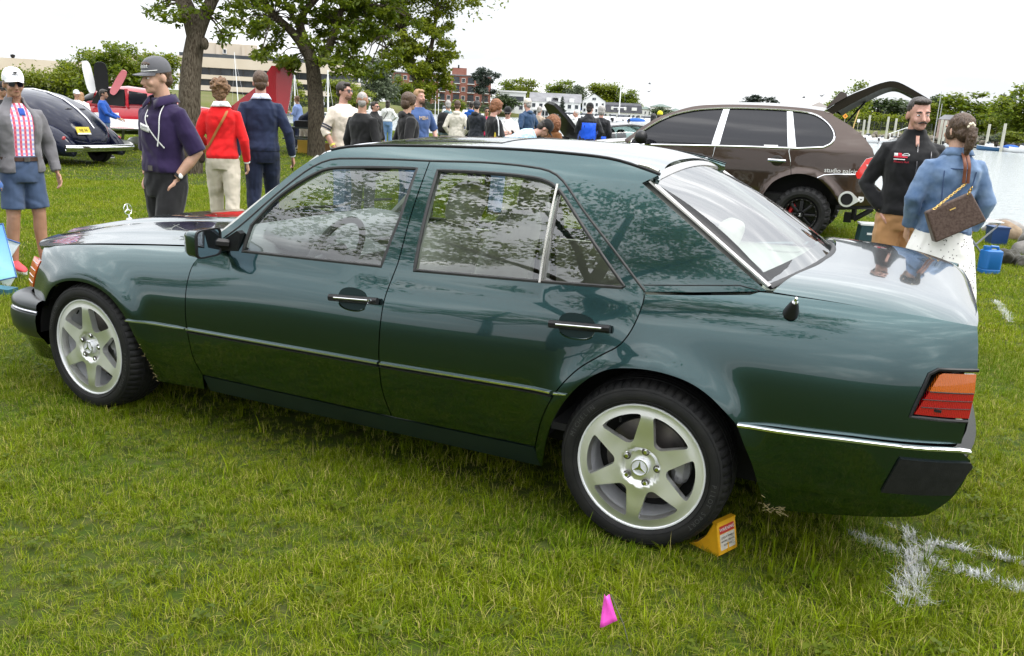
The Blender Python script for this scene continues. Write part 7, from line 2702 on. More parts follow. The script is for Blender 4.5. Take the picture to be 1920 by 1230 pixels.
  for sd in ('L', 'R'):
   a, e, w = arms[sd]
   ar = .054 + inf * .65
   if short == 'long':
    ce = e + (w - e) * .97
    cm.tube(f.fin([a * (.7, 1, 1) + (0, 0, -.005), a, (a + e) / 2, e, (e + w) / 2, ce]), np.array([ar * .92, ar, ar * .92, ar * .84, ar * .73, ar * .60]) * k, 14)
   elif short == 'rolled':
    ce = e + (w - e) * .28
    cm.tube(f.fin([a * (.7, 1, 1), a, (a + e) / 2, e, ce]), np.array([ar, ar * 1.02, ar * .95, ar * .88, ar * .82]) * k, 14)
   elif short == 'short':
    ce = a + (e - a) * 1.0
    cm.tube(f.fin([a * (.7, 1, 1), a, a * .5 + ce * .5, ce]), np.array([ar, ar * 1.04, ar * 1.04, ar * 1.04]) * k, 14)
  tp_ = blob(top.get('name', 'shirt'), cm, top['m'], T, max(.008, vox * .9), 4, top.get('wr', .022) * .6)
  res['top'] = tp_
  if top.get('hood'):
   q = MB()
   q.ellip((0, .085, 1.475), (.105, .055, .062), 16, 10, rotm(-.5, 0, 0))
   q.tube([(.085, .03, 1.50), (.075, -.035, 1.475), (.03, -.075, 1.44)], [.03, .024, .015], 8)
   q.tube([(-.085, .03, 1.50), (-.075, -.035, 1.475), (-.03, -.075, 1.44)], [.03, .024, .015], 8)
   q2 = MB()
   q2.add(f.fin(f.up(np.concatenate(q.v))), q.f)
   blob('hood', q2, top['m'], tp_, max(.008, vox * .9), 3, .012)
  if top.get('collar') in ('shirt', 'polo'):
   q = MB()
   cm_ = top.get('collar_m', top['m'])
   for sx_ in (-1, 1):
    q.add(f.fin(f.up([(0, .100, 1.545), (sx_ * .066, .075, 1.545), (sx_ * .074, .01, 1.540), (sx_ * .050, -.058, 1.522), (sx_ * .012, -.082, 1.495),
                                  (0, .122, 1.495), (sx_ * .092, .092, 1.492), (sx_ * .108, .01, 1.486), (sx_ * .086, -.086, 1.462), (sx_ * .052, -.118, 1.432)])),
                      [(0, 1, 6, 5), (1, 2, 7, 6), (2, 3, 8, 7), (3, 4, 9, 8)])
   o = q.build('collar', cm_, tp_, smooth=60)
   so = o.modifiers.new('s', 'SOLIDIFY')
   so.thickness = .006
  if top.get('cuff_m') is not None and short == 'long':
   for sd in ('L', 'R'):
    a, e, w = arms[sd]
    q = MB()
    q.tube(f.fin([e + (w - e) * .92, e + (w - e) * 1.03]), np.array([.037, .035]) * k, 12)
    q.build('cuff', top['cuff_m'], tp_)
 if bottom:
  inf = bottom.get('inf', .014)
  cm = MB()
  kind = bottom.get('kind', 'long')
  if kind == 'skirt':
   a = np.arange(30) * 2 * PI / 30
   R = []
   for z, w, d in ((1.04, .155, .12), (.95, .19, .15), (.80, .235, .20), (.60, .27, .245), (.42, .30, .28), (.30, .315, .295)):
    fold = 1 + .045 * np.sin(a * 9 + z * 3) * (1.04 - z) * 1.6
    R.append(f.fin(np.c_[w * fold * np.cos(a), d * fold * np.sin(a) + .01, np.full(30, z)]))
   cm.rings(R)
  else:
   R = [f.ring(z, w, d, y, inf=inf) for z, w, d, y in ((.815, .140, .112, .004), (.86, .158, .120, .006), (.90, .172, .122, .008), (.97, .170, .122, .008), (1.05, .155, .112, .002))]
   cm.rings(R)
   for hip, kn, ank in f.legs():
    if kind == 'long':
     cm.tube(f.fin([hip + (0, 0, .03), hip, (hip + kn) / 2, kn, (kn + ank) / 2, ank + (0, 0, -.03)]), np.array([.096, .100, .090, .074, .066, .064]) * k + inf * .5, 14)
    else:
     en = kn + (hip - kn) * .16
     cm.tube(f.fin([hip + (0, 0, .03), hip, (hip + en) / 2, en]), np.array([.090, .092, .088, .090]) * k + inf * .4, 16)
  bt = blob(bottom.get('name', 'trousers'), cm, bottom['m'], T, max(.009, vox), 3, bottom.get('wr', .018) * .6)
  res['bottom'] = bt
  if bottom.get('belt'):
   q = MB()
   q.rings([f.ring(z, .166, .118, .005, inf=inf + .006) for z in (1.005, 1.04)])
   bl_ = q.build('belt', bottom['belt'], T, smooth=40)
   q = MB()
   y_ = f.ring(1.02, .166, .118, .005, inf=inf + .008)[:, 1].min()
   q.box((0, y_ - .002, 1.022 * k), (.045, .008, .036))
   q.build('belt_buckle', M_STEEL, bl_)
 if shoes:
  for (hip, kn, ank) in f.legs():
   q = MB()
   R = []
   for t, w, h in ((.075, .026, .05), (.06, .036, .085), (.0, .042, .095), (-.06, .046, .07), (-.13, .046, .05), (-.18, .036, .038), (-.205, .012, .02)):
    a = np.arange(14) * 2 * PI / 14
    R.append(f.fin(np.c_[ank[0] + w * np.cos(a), np.full(14, ank[1] + t), np.maximum(.012, .02 + (h) * .5 + h * .55 * np.sin(a))]))
   q.rings(R)
   so_ = q.build('shoe', shoes, T, smooth=60, fix=True)
   q = MB()
   q.prism([(.040 * c_, s2) for c_, s2 in ((-1, .07), (-1.05, 0), (-1.2, -.10), (-1.0, -.17), (-.4, -.205), (.4, -.205), (1.0, -.17), (1.2, -.10), (1.05, 0), (1, .07))], f.fin([(ank[0], ank[1], .0)])[0], (k, 0, 0), (0, k, 0), (0, 0, .024))
   q.build('shoe_sole', M_SOLE, so_, fix=True)
 return res
def on_chest(r, name, m, poly_or_me, x, z, depth=None, back=False, off=.0):
 """flat print laid on the front of the top: projected onto the torso ring"""
 f = r['f']
def strap(r, pts, w, m, name='bag_strap', parent=None):
 f = r['f']
 q = MB()
 q.tube(f.fin(f.up(cspline(pts, .03))), w, 6, flat=.35, up=(0, 1, 0))
 return q.build(name, m, parent or r['root'])
def surf(f, x, z, inf, back=False):
 """point on the torso surface at (x, z)"""
 tz = np.array([q[0] for q in TORSO])
 w, d, yc = (float(np.interp(z, tz, [q[j] for q in TORSO])) for j in (1, 2, 3))
 w, d = w * f.w + inf, d * (f.w * .5 + .5) + inf
 t = max(0, 1 - abs(x / w) ** 2.35) ** (1 / 2.35)
 return (x, (yc + d * t) if back else (yc - d * t), z)
def chest_text(r, s, size, x, z, inf, m, name='print_lettering', back=False, tilt=0):
 f = r['f']
 tm = text_mesh(s, size, 0)
 for v in tm.vertices:
  c_ = v.co.copy()
  px, pz = x + c_.x * (-1 if back else 1), z + c_.y + tilt * c_.x
  q = f.fin(f.up([surf(f, px, pz, inf, back)]))[0]
  v.co = q
 link(name, tm, m, r.get('top') or r['root'])['kind'] = 'stuff'
def chest_patch(r, name, m, x, z, w, h, inf, back=False, tilt=0):
 f = r['f']
 V = []
 for j in range(4):
  for i in range(7):
   px, pz = x - w / 2 + w * i / 6, z - h / 2 + h * j / 3
   V.append(f.fin(f.up([surf(f, px, pz + tilt * (px - x), inf, back)]))[0])
 q = MB()
 q.add(V, [(j * 7 + i, j * 7 + i + 1, (j + 1) * 7 + i + 1, (j + 1) * 7 + i) for j in range(3) for i in range(6)])
 o = q.build(name, m, r.get('top') or r['root'], smooth=60)
 s_ = o.modifiers.new('s', 'SOLIDIFY')
 s_.thickness = .004
 s_.offset = 0
 return o
def look(p, a):
 """direction: 0 = towards the camera, + = turning to the right of the picture"""
 u = CAMP - np.array(p[:2])
 u /= np.linalg.norm(u)
 r = np.array((-u[1], u[0]))
 a = math.radians(a)
 return tuple(cos(a) * u + sin(a) * r)
def worn(r, name, label, cat, mb, m, **kw):
 o = mb.build(name, m, None, **kw)
 o.location = r['root'].location
 o.rotation_euler = r['root'].rotation_euler
 return tag(o, label, cat)
def plaid_mat():
 m = bpy.data.materials.new('pink_blue_plaid')
 m.use_nodes = True
 t = m.node_tree
 b = t.nodes['Principled BSDF']
 b.inputs['Roughness'].default_value = .9
 co = t.nodes.new('ShaderNodeTexCoord')
 sp_ = t.nodes.new('ShaderNodeSeparateXYZ')
 t.links.new(co.outputs['Object'], sp_.inputs[0])
 outs = []
 for ax, fq in (('X', 165), ('Z', 165)):
  k = t.nodes.new('ShaderNodeMath')
  k.operation = 'MULTIPLY'
  k.inputs[1].default_value = fq
  t.links.new(sp_.outputs[ax], k.inputs[0])
  s_ = t.nodes.new('ShaderNodeMath')
  s_.operation = 'SINE'
  t.links.new(k.outputs[0], s_.inputs[0])
  g_ = t.nodes.new('ShaderNodeMapRange')
  g_.inputs['From Min'].default_value = -.25
  g_.inputs['From Max'].default_value = .35
  t.links.new(s_.outputs[0], g_.inputs['Value'])
  outs.append(g_)
 m1 = t.nodes.new('ShaderNodeMix')
 m1.data_type = 'RGBA'
 m1.inputs['A'].default_value = (.78, .74, .80, 1)
 m1.inputs['B'].default_value = (.62, .08, .14, 1)
 t.links.new(outs[0].outputs['Result'], m1.inputs['Factor'])
 m2 = t.nodes.new('ShaderNodeMix')
 m2.data_type = 'RGBA'
 m2.inputs['A'].default_value = (.36, .42, .72, 1)
 m2.inputs['B'].default_value = (.72, .16, .22, 1)
 t.links.new(outs[0].outputs['Result'], m2.inputs['Factor'])
 m3 = t.nodes.new('ShaderNodeMix')
 m3.data_type = 'RGBA'
 t.links.new(outs[1].outputs['Result'], m3.inputs['Factor'])
 t.links.new(m1.outputs['Result'], m3.inputs['A'])
 t.links.new(m2.outputs['Result'], m3.inputs['B'])
 t.links.new(m3.outputs['Result'], b.inputs['Base Color'])
 return m
NEAR = .0068
C_BLACK = cloth('black_cloth', (.012, .012, .013))
C_NAVY = cloth('navy_knit', (.014, .022, .055))
C_NAVYP = cloth('navy_trousers', (.010, .016, .040))
C_KHAKI = cloth('pale_khaki', (.50, .45, .37))
C_TAN = cloth('tan_chinos', (.42, .225, .10))
C_DENIM = cloth('blue_denim', (.075, .135, .25), (.17, .25, .39), sc=9)
C_JEANS = cloth('blue_jeans', (.09, .16, .33), (.15, .24, .42), sc=6)
C_WHITE = cloth('white_cotton', (.78, .78, .78))
C_CREAM = cloth('cream_fleece', (.66, .58, .49))
# man with white cap
f = Fig(1.67, 1.02, head=(-.18, .05, 0), L=((.27, .03, 1.15), (.285, -.06, .90)), R=((.28, .02, 1.14), (.285, -.09, .90)), stance=((.125, -.02), (-.115, .03)))
p = (-3.235, 1.19, 0)
r = person('man in white cap, sunglasses, open grey jacket and blue shorts', p, look(p, 22), f, 'tan', dict(m=cloth('grey_softshell', (.15, .145, .155)), name='jacket', hem=.90, inf=.030, wr=.030, collar='tall', open=plaid_mat(), gap=.50),
           dict(m=cloth('slate_blue_shorts', (.055, .085, .155)), kind='shorts', name='shorts', belt=cloth('brown_leather_belt', (.05, .025, .015), rough=.5)), dict(style='buzz', col='grey', th=.004),
           dict(m=cloth('white_cap_cotton', (.76, .77, .80))), True, mat('coral_red_shoe', (.75, .07, .09), .7), vox=NEAR)
chest_patch(r, 'collar_tee', cloth('royal_blue_tee', (.03, .08, .36)), .008, 1.430, .05, .06, .014)
hd = r['hd']
q = MB()
q.add(hd([(-.030, -.0975, 1.742), (.030, -.0975, 1.742), (.026, -.0985, 1.748), (-.026, -.0985, 1.748)]), [(0, 1, 2, 3)])
q.add(hd([(-.018, -.0965, 1.755), (.002, -.0975, 1.753), (.020, -.0955, 1.760), (.012, -.092, 1.770), (-.012, -.093, 1.768)]), [(0, 1, 2, 3, 4)])
q.build('cap_emblem', M_DARK, r['root'])['kind'] = 'stuff'
q = MB()
a, e, w = r['arms']['R']
q.ellip(f.fin([w + (.01, -.03, -.10)])[0], (.05, .065, .055), 12, 9)
worn(r, 'folded_cap', 'blue folded cloth cap held in the hand of the man in the white cap', 'cap', q, cloth('mid_blue_cloth', (.06, .13, .33)), smooth=60)
q = MB()
q.tube(f.fin([r['arms']['L'][2] + (.0, -.003, -.088), r['arms']['L'][2] + (.0, -.028, -.09)]), .011, 8)
q.build('ring', mat('gold', (.8, .55, .2), .2, 1), r['root'])
# young man in grey cap
f = Fig(1.775, .90, head=(-.28, .16, 0), L='pocket', R='pocket', stance=((.10, -.16), (-.10, .14)))
p = (-1.409, 0.996, 0)
r = person('young man in grey cap and dark purple polo with hands in his pockets', p, look(p, -48), f, 'fair', dict(m=cloth('dark_purple_pique', (.022, .012, .050)), name='polo_shirt', hem=.99, sleeve='short', collar='polo', inf=.020, wr=.026, loose=.05),
           dict(m=C_BLACK, belt=cloth('black_leather_belt', (.012, .012, .013), rough=.45)), dict(style='short', col='brown', th=.002),
           dict(m=cloth('grey_cap_cloth', (.105, .105, .115)), text='Titleist', size=.040, z=1.746, turn=0, band=True), None, M_BLACK, vox=NEAR)
for pts in ([(.068, .0, 1.515), (.095, -.075, 1.40), (.10, -.125, 1.28), (.085, -.13, 1.18)], [(-.062, -.02, 1.50), (-.02, -.105, 1.36), (.06, -.135, 1.25), (.13, -.11, 1.17)]):
 strap(r, [(x, min(y, surf(f, x, z, .030)[1]) if z < 1.45 else y, z) for x, y, z in pts], .0055, M_WHITE, 'lanyard')
chest_patch(r, 'name_badge', M_WHITE, -.02, 1.305, .085, .045, .034, tilt=-.25)
chest_text(r, 'GUEST', .022, -.02, 1.305, .037, M_DARK, tilt=-.25)
chest_patch(r, 'polo_button', M_WHITE, -.01, 1.385, .012, .012, .026)
q = MB()
a, e, w = r['arms']['L']
dv = (w - e) / np.linalg.norm(w - e)
q.tube(f.fin([w - dv * .030, w - dv * .008]), .034, 14)
wt = q.build('watch_strap', M_BLACK, r['root'])
q = MB()
q.ellip(f.fin([w - dv * .02 + (.031, -.006, 0)])[0], (.007, .02, .02), 12, 8)
q.build('watch_face', M_WHITE, wt)
# red sweater, navy sweater
f = Fig(1.715, .95, head=(-.1, .05, 0), L=((.27, -.02, 1.16), (.20, -.22, 1.08)), R=((.25, .04, 1.14), (.27, -.05, .90)), stance=((.09, -.14), (-.10, .20)))
p = (-3.143, 3.436, 0)
r = person('person with curly chestnut hair in bright red sweater and pale trousers, seen from behind', p, look(p, 176), f, 'fair', dict(m=cloth('bright_red_wool', (.62, .010, .012)), name='sweater', hem=.93, inf=.020, wr=.024, collar='shirt', collar_m=C_WHITE, cuff_m=C_WHITE),
           dict(m=C_KHAKI, wr=.026), dict(style='curly', col='chestnut', th=.004, rough=.022), None, None, cloth('tan_suede', (.30, .17, .08)), vox=NEAR)
strap(r, [(-.085, .03, 1.50), (-.05, surf(f, -.05, 1.40, .028, True)[1], 1.40), (.04, surf(f, .04, 1.24, .028, True)[1], 1.24), (.13, surf(f, .13, 1.08, .03, True)[1], 1.08), (.20, .03, .99)], .014, cloth('tan_leather_strap', (.34, .13, .04), rough=.5), 'bag_strap')
q = MB()
cushion(q, f.fin([(.225, -.03, .95)])[0], (.07, .2, .15))
worn(r, 'shoulder_bag', 'small dark bag at the hip of the person in the red sweater', 'bag', q, cloth('dark_brown_leather', (.035, .02, .014), rough=.5), smooth=60)
f = Fig(1.83, 1.03, head=(0, 0, 0), L=((.26, .08, 1.14), (.27, .06, .88)), R=((.285, .06, 1.15), (.325, -.05, .90)), stance=((.10, .16), (-.10, -.16)))
p = (-3.121, 4.033, 0)
r = person('man in navy sweater and navy trousers seen from behind, phone in hand', p, look(p, 180), f, 'pink', dict(m=C_NAVY, name='sweater', hem=.94, inf=.024, wr=.026, collar='shirt', collar_m=cloth('pale_blue_check', (.60, .66, .80)), cuff_m=cloth('pale_blue_check', (.60, .66, .80))),
           dict(m=C_NAVYP, wr=.024), dict(style='short', col='brown', th=.006), None, None, M_BLACK, vox=NEAR)
q = MB()
a, e, w = r['arms']['R']
q.box(f.fin([w + (.0, -.045, -.09)])[0], (.012, .075, .15), rotm(-.35, 0, 0))
worn(r, 'phone', 'black phone held by the man in the navy sweater', 'phone', q, M_BLACK)
# the talking pair at the right
f = Fig(1.775, 1.03, head=(.10, .10, -.04), L=((.28, .04, 1.15), (.24, -.10, .95)), R='pocket', stance=((.10, .02), (-.11, -.02)))
p = (3.515, 3.376, 0)
r = person('man with dark moustache in black softshell jacket and tan trousers', p, look(p, 16), f, 'pink', dict(m=C_BLACK, name='jacket', hem=.93, inf=.026, wr=.03, collar='tall'), dict(m=C_TAN, wr=.03),
           dict(style='short', col='dark', th=.003), None, None, cloth('brown_shoe', (.06, .035, .02)), vox=NEAR, stubble='moustache')
chest_patch(r, 'zip', mat('zip_metal', (.12, .12, .125), .35, .8), .0, 1.20, .006, .50, .038)
chest_patch(r, 'neck_opening', SKIN['pink'], .0, 1.470, .024, .075, .022)
chest_patch(r, 'pocket_zip', MATS['zip_metal'], .095, 1.33, .005, .14, .034)
chest_patch(r, 'zip_pull', M_CHROME, .0, 1.21, .012, .022, .044)
for (x, z, w_, h_, m_) in ((-.142, 1.368, .022, .022, M_WHITE), (-.118, 1.368, .022, .024, mat('logo_red', (.65, .02, .05), .7)), (-.112, 1.352, .085, .010, mat('logo_red', (.65, .02, .05), .7)), (-.120, 1.335, .070, .006, M_WHITE)):
 chest_patch(r, 'chest_logo', m_, x, z, w_, h_, .036)
strap(r, [surf(f, x, z, .036) for x, z in ((-.105, 1.366), (-.090, 1.377), (-.068, 1.379), (-.056, 1.371), (-.060, 1.364), (-.078, 1.366), (-.092, 1.363), (-.105, 1.366))], .0035, M_WHITE, 'logo_car_outline', r['top'])
chest_text(r, 'Motors Rail', .020, -.105, 1.318, .036, mat('logo_red', (.65, .02, .05), .7))
f = Fig(1.665, .95, head=(.32, .0, 0), L=((.27, .02, 1.16), (.235, -.08, .95)), R=((.29, .02, 1.16), (.26, -.09, .95)), stance=((.08, .02), (-.08, -.02)))
p = (3.782, 2.916, 0)
r = person('woman with brown ponytail in denim jacket and white dotted dress, back turned', p, look(p, -158), f, 'fair', dict(m=C_DENIM, name='denim_jacket', hem=.90, inf=.036, wr=.034, collar='shirt'),
           dict(m=cloth('white_dotted_dress', (.74, .73, .70)), kind='skirt', name='dress', wr=.012), dict(style='ponytail', col='brown', th=.002, rough=.014), None, None, cloth('white_sneaker', (.7, .7, .7)), vox=NEAR)
FW_ = f
hd = r['hd']
q = MB()
for k in range(7):
 t = k * 2 * PI / 7
 q.ellip(hd([(.022 * cos(t), .112 + .004 * sin(t), 1.69 + .022 * sin(t))])[0], (.012, .012, .012), 8, 6)
q.build('scrunchie', cloth('cream_scrunchie', (.75, .68, .52)), r['root'], smooth=60)
for pts in ([(-.185, .09, 1.40), (0, .145, 1.395), (.185, .09, 1.40)], [(-.11, .14, 1.38), (-.09, .15, 1.15), (-.075, .14, .96)], [(.11, .14, 1.38), (.09, .15, 1.15), (.075, .14, .96)], [(-.19, .05, .945), (-.1, .15, .95), (.1, .15, .95), (.19, .05, .945)]):
 strap(r, [(x, surf(f, x, z, .042, True)[1], z) for x, y, z in pts], .0045, cloth('dark_denim_seam', (.05, .085, .18)), 'jacket_seam', r['top'])
rd_ = random.Random(3)
dm = MB()
for k in range(150):
 a_, z_ = rd_.uniform(.15, PI - .15) , rd_.uniform(.42, .92)
 t_ = (1.04 - z_) / .74
 w_, d_ = .165 + .155 * min(1, t_ * 1.25), .13 + .165 * min(1, t_ * 1.25)
 fold = 1 + .045 * sin(a_ * 9 + z_ * 3) * (1.04 - z_) * 1.6
 dm.ellip(f.fin([(w_ * fold * cos(a_) * 1.01, d_ * fold * sin(a_) * 1.01 + .01, z_)])[0], (.0035, .0035, .0035), 6, 4)
dm.build('dress_dots', M_DARK, r['bottom'])['kind'] = 'stuff'
# handbag
bag = thing('handbag', 'brown monogram handbag with gold chain on the denim jacket back', 'bag', r['root'].location, r['root'].rotation_euler[2])
cb = np.array(f.fin([(.03, .215, 1.065)])[0])
Rb = rotm(.05, .50, .0)
q = MB()
q.box((0, 0, 0), (.34, .085, .215), None, (.90, .62))
V = np.concatenate(q.v) @ Rb.T + cb
q2 = MB()
q2.add(V, q.f)
bo = q2.build('bag_body', cloth('brown_monogram_leather', (.055, .032, .024), (.105, .07, .055), rough=.5, sc=70, bump=.03), bag, smooth=None)
bv = bo.modifiers.new('b', 'BEVEL')
bv.width = .012
bv.segments = 3
q = MB()
q.box(tuple(cb + Rb @ np.array((.0, .046, .06))), (.04, .006, .008), Rb)
q.build('bag_plate', mat('gold', (.8, .55, .2), .2, 1), bag)
h1, h2 = cb + Rb @ np.array((-.125, .01, .105)), cb + Rb @ np.array((.10, .01, .105))
yb = lambda z: surf(f, .03, z, .060, True)[1]
top_ = np.array(f.fin([(-.05, yb(1.30), 1.30)])[0])
sp2 = [f.fin([q_])[0] for q_ in ((-.03, -.02, 1.545), (-.03, .07, 1.535), (-.035, yb(1.42) + .012, 1.43), (-.045, yb(1.36), 1.36))] + [top_]
q = MB()
for dx2 in (0, .026):
 q.tube(cspline([t_ + np.array((dx2, 0, 0)) for t_ in sp2], .02), .012, 6, flat=.5)
q.build('bag_strap', cloth('cognac_leather', (.16, .055, .028), rough=.45), bag)
ch = MB()
for (s0, s1) in ((top_ + (.012, 0, 0), h2 + (0, .015, 0)), (h1 + (0, .02, -.0), h1 + (-.012, .03, .05))):
 nL = max(3, int(np.linalg.norm(s1 - s0) / .017))
 for k in range(nL):
  c_ = s0 + (s1 - s0) * (k + .5) / nL
  t = np.linspace(0, 2 * PI, 10, endpoint=False)
  u_ = (s1 - s0) / np.linalg.norm(s1 - s0)
  v_ = np.array((1, 0, 0)) if k % 2 else np.array((0, 1, 0))
  ch.tube([c_ + u_ * .013 * cos(a_) + v_ * .009 * sin(a_) for a_ in t], .0028, 5, close=True)
ch.build('gold_chain', mat('gold', (.8, .55, .2), .2, 1), bag)['kind'] = 'stuff'
MIDV = .0095
# middle group
f = Fig(1.80, 1.05, head=(.35, .0, 0), R=((.28, .05, 1.15), (.21, -.06, .93)), L='pocket', stance=((.1, .02), (-.1, -.02)))
p = (-3.504, 6.115, 0)
r = person('man in cream sweatshirt with sunglasses and beard, hands in jeans pockets', p, look(p, 38), f, 'pink', dict(m=C_CREAM, name='sweatshirt', hem=.92, sleeve='rolled', inf=.026, wr=.03), dict(m=C_JEANS), dict(style='short', col='dark', th=.008), None, True, C_BLACK, vox=MIDV, stubble='beard')
q = MB()
a, e, w = r['arms']['R']
dv = (w - e) / np.linalg.norm(w - e)
q.tube(f.fin([w - dv * .06, w - dv * .035]), .036, 12)
q.build('wristband', mat('yellow_wristband', (.72, .62, .12), .6), r['root'])
for t in (.10, .22):
 q = MB()
 q.tube(f.fin([e + (a - e) * t, e + (a - e) * (t + .05)]), .072, 14)
 q.build('sleeve_stripe', C_NAVY, r['top'])
f = Fig(1.68, 1.10, head=(.55, .0, 0), belly=.15)
p = (-2.897, 5.678, 0)
person('older man with cropped white hair in black long-sleeved top', p, look(p, 140), f, 'tan', dict(m=C_BLACK, name='sweater', hem=.90, inf=.024, wr=.02), dict(m=cloth('grey_trousers', (.07, .07, .075))), dict(style='buzz', col='grey', th=-.006), None, None, M_BLACK, vox=MIDV)
f = Fig(1.70, .98, head=(.25, .05, 0), L='pocket', R='pocket')
p = (-2.595, 6.272, 0)
person('teenager with brown mop of hair in black hoodie, in profile', p, look(p, 108), f, 'fair', dict(m=C_BLACK, name='hoodie', hem=.90, inf=.032, wr=.03, hood=True), dict(m=C_JEANS), dict(style='mop', col='brown', th=.004), None, None, M_BLACK, vox=MIDV)
f = Fig(1.80, 1.08, head=(.3, .0, 0), L=((.30, .02, 1.15), (.27, -.12, .95)), R='down')
p = (-3.98, 8.849, 0)
r = person('man with sandy hair in blue t-shirt with lettering, behind the teenager', p, look(p, 28), f, 'pink', dict(m=cloth('dusty_blue_tee', (.055, .10, .24)), name='t_shirt', hem=.90, sleeve='short', inf=.022), dict(m=C_JEANS), dict(style='short', col='blond', th=.006), None, None, M_BLACK, vox=MIDV, stubble='beard')
chest_text(r, 'MBH', .085, .02, 1.33, .030, mat('tan_print', (.55, .40, .25), .8))
f = Fig(1.58, 1.12, head=(.2, 0, 0))
p = (-6.929, 11.979, 0)
person('man in black jacket and sunglasses between the black-topped man and the white shirt', p, look(p, 48), f, 'pink', dict(m=C_BLACK, name='jacket', hem=.9, inf=.032, collar='tall'), dict(m=C_BLACK), dict(style='short', col='dark', th=.004), None, True, M_BLACK, vox=.012)
f = Fig(1.68, 1.05, R='hip', L='down')
p = (-14.074, 23.5, 0)
r = person('dark-haired person in white shirt and light jeans with a crossbody strap, far back', p, look(p, 172), f, 'tan', dict(m=C_WHITE, name='shirt', hem=.97, inf=.022), dict(m=cloth('light_jeans', (.16, .28, .50))), dict(style='long', col='dark', th=.0), None, None, M_BLACK, vox=.016)
strap(r, [(-.09, .03, 1.50), (0, surf(f, 0, 1.3, .03, True)[1], 1.3), (.15, surf(f, .15, 1.05, .03, True)[1], 1.05)], .014, M_BLACK, 'bag_strap')
f = Fig(1.70, 1.05, head=(.6, .1, 0), L='down', R='down')
p = (-7.039, 15.356, 0)
r = person('grey-haired man in blue-grey hoodie carrying a black backpack', p, look(p, 150), f, 'tan', dict(m=cloth('blue_grey_fleece', (.13, .20, .23)), name='hoodie', hem=.9, inf=.028, hood=True), dict(m=C_KHAKI), dict(style='short', col='grey', th=.006), None, None, M_BLACK, vox=.012)
q = MB()
cushion(q, f.fin([(0, .225, 1.22)])[0], (.32, .20, .50))
cushion(q, f.fin([(0, .32, 1.12)])[0], (.24, .08, .24))
worn(r, 'backpack', 'black backpack worn by the grey-haired man in the blue-grey hoodie', 'backpack', q, C_BLACK, smooth=60)
f = Fig(1.70, 1.06, head=(.1, .05, 0), L='pocket', R='pocket')
p = (-6.345, 14.541, 0)
person('young man in cream hoodie and tan trousers seen from behind', p, look(p, 172), f, 'fair', dict(m=cloth('ivory_sweatshirt', (.62, .58, .50)), name='hoodie', hem=.90, inf=.032, wr=.03, hood=True), dict(m=C_TAN), dict(style='short', col='brown', th=.006), None, None, M_BLACK, vox=.011)
f = Fig(1.71, 1.02, head=(.5, .2, 0), R='phone', L='phone')
p = (-5.455, 13.817, 0)
person('young man in black padded jacket with black hair, looking down to the right', p, look(p, 150), f, 'fair', dict(m=cloth('black_padded_nylon', (.014, .017, .024), rough=.6), name='jacket', hem=.86, inf=.034, wr=.034, hood=True), dict(m=C_BLACK), dict(style='short', col='black', th=.006), None, None, M_BLACK, vox=.011)
f = Fig(1.74, 1.0)
p = (-9.399, 21.094, 0)
person('person in bright blue jacket half hidden behind the black padded jacket', p, look(p, 180), f, 'fair', dict(m=cloth('bright_blue_nylon', (.02, .12, .50)), name='jacket', hem=.9, inf=.03, hood=True), dict(m=C_BLACK), dict(style='short', col='dark', th=.006), None, None, M_BLACK, vox=.016)
f = Fig(1.58, 1.0)
p = (-7.549, 18.496, 0)
person('person in red jacket and dark glasses behind the red-haired one', p, look(p, 10), f, 'tan', dict(m=cloth('crimson_nylon', (.48, .02, .08)), name='jacket', hem=.9, inf=.03), dict(m=C_BLACK), dict(style='short', col='dark', th=.006), None, True, M_BLACK, vox=.015)
f = Fig(1.70, 1.0, head=(.15, .25, 0), L='phone', R=((.26, -.04, 1.16), (.14, -.30, 1.20)))
p = (-2.559, 8.779, 0)
r = person('auburn-haired young man in black jersey with white shoulder stripes, thumbing a phone', p, look(p, 112), f, 'pink', dict(m=C_BLACK, name='jersey', hem=.9, sleeve='short', inf=.026, wr=.028), dict(m=C_BLACK), dict(style='mop', col='auburn', th=.004, rough=.02), None, None, M_BLACK, vox=MIDV)
a, e, w = r['arms']['R']
strap(r, [(-.07, .0, 1.505), (-.15, .01, 1.475), (-.225, .02, 1.42), (-.265, .02, 1.30), (-.275, .02, 1.20)], .019, C_WHITE, 'shoulder_stripe', r['top'])
strap(r, [(-.190, .04, 1.28), (-.192, .05, 1.15), (-.188, .03, 1.02)], .034, cloth('yellow_side_panel', (.62, .46, .04)), 'yellow_panel', r['top'])
q = MB()
q.box(f.fin([(-.08, -.34, 1.22)])[0], (.075, .012, .15), rotm(-.6, 0, 0))
worn(r, 'phone', 'black phone held by the auburn-haired man in the jersey', 'phone', q, M_BLACK)
f = Fig(1.60, 1.1, head=(0, .25, 0), L='phone', R='phone', belly=.2)
p = (-4.156, 12.679, 0)
r = person('man in white polo, black cap and sunglasses, facing the camera', p, look(p, -8), f, 'pink', dict(m=C_WHITE, name='polo_shirt', hem=.9, sleeve='short', inf=.03, collar='polo'), dict(m=C_KHAKI), dict(style='buzz', col='dark', th=.002), dict(m=C_BLACK), True, M_BLACK, vox=.011)
f = Fig(1.81, 1.08, head=(-.15, .1, 0), L='pocket', R='pocket')
p = (-4.864, 15.249, 0)
person('tall man in navy rain jacket and cream cap turned to the left', p, look(p, -135), f, 'pink', dict(m=cloth('navy_rain_nylon', (.022, .055, .12), rough=.6), name='rain_jacket', hem=.86, inf=.036, wr=.034, hood=True), dict(m=C_BLACK), dict(style='short', col='grey', th=.004), dict(m=cloth('cream_cap_cloth', (.58, .53, .46))), None, M_BLACK, vox=.011)
f = Fig(1.69, 1.02, head=(.2, .1, 0))
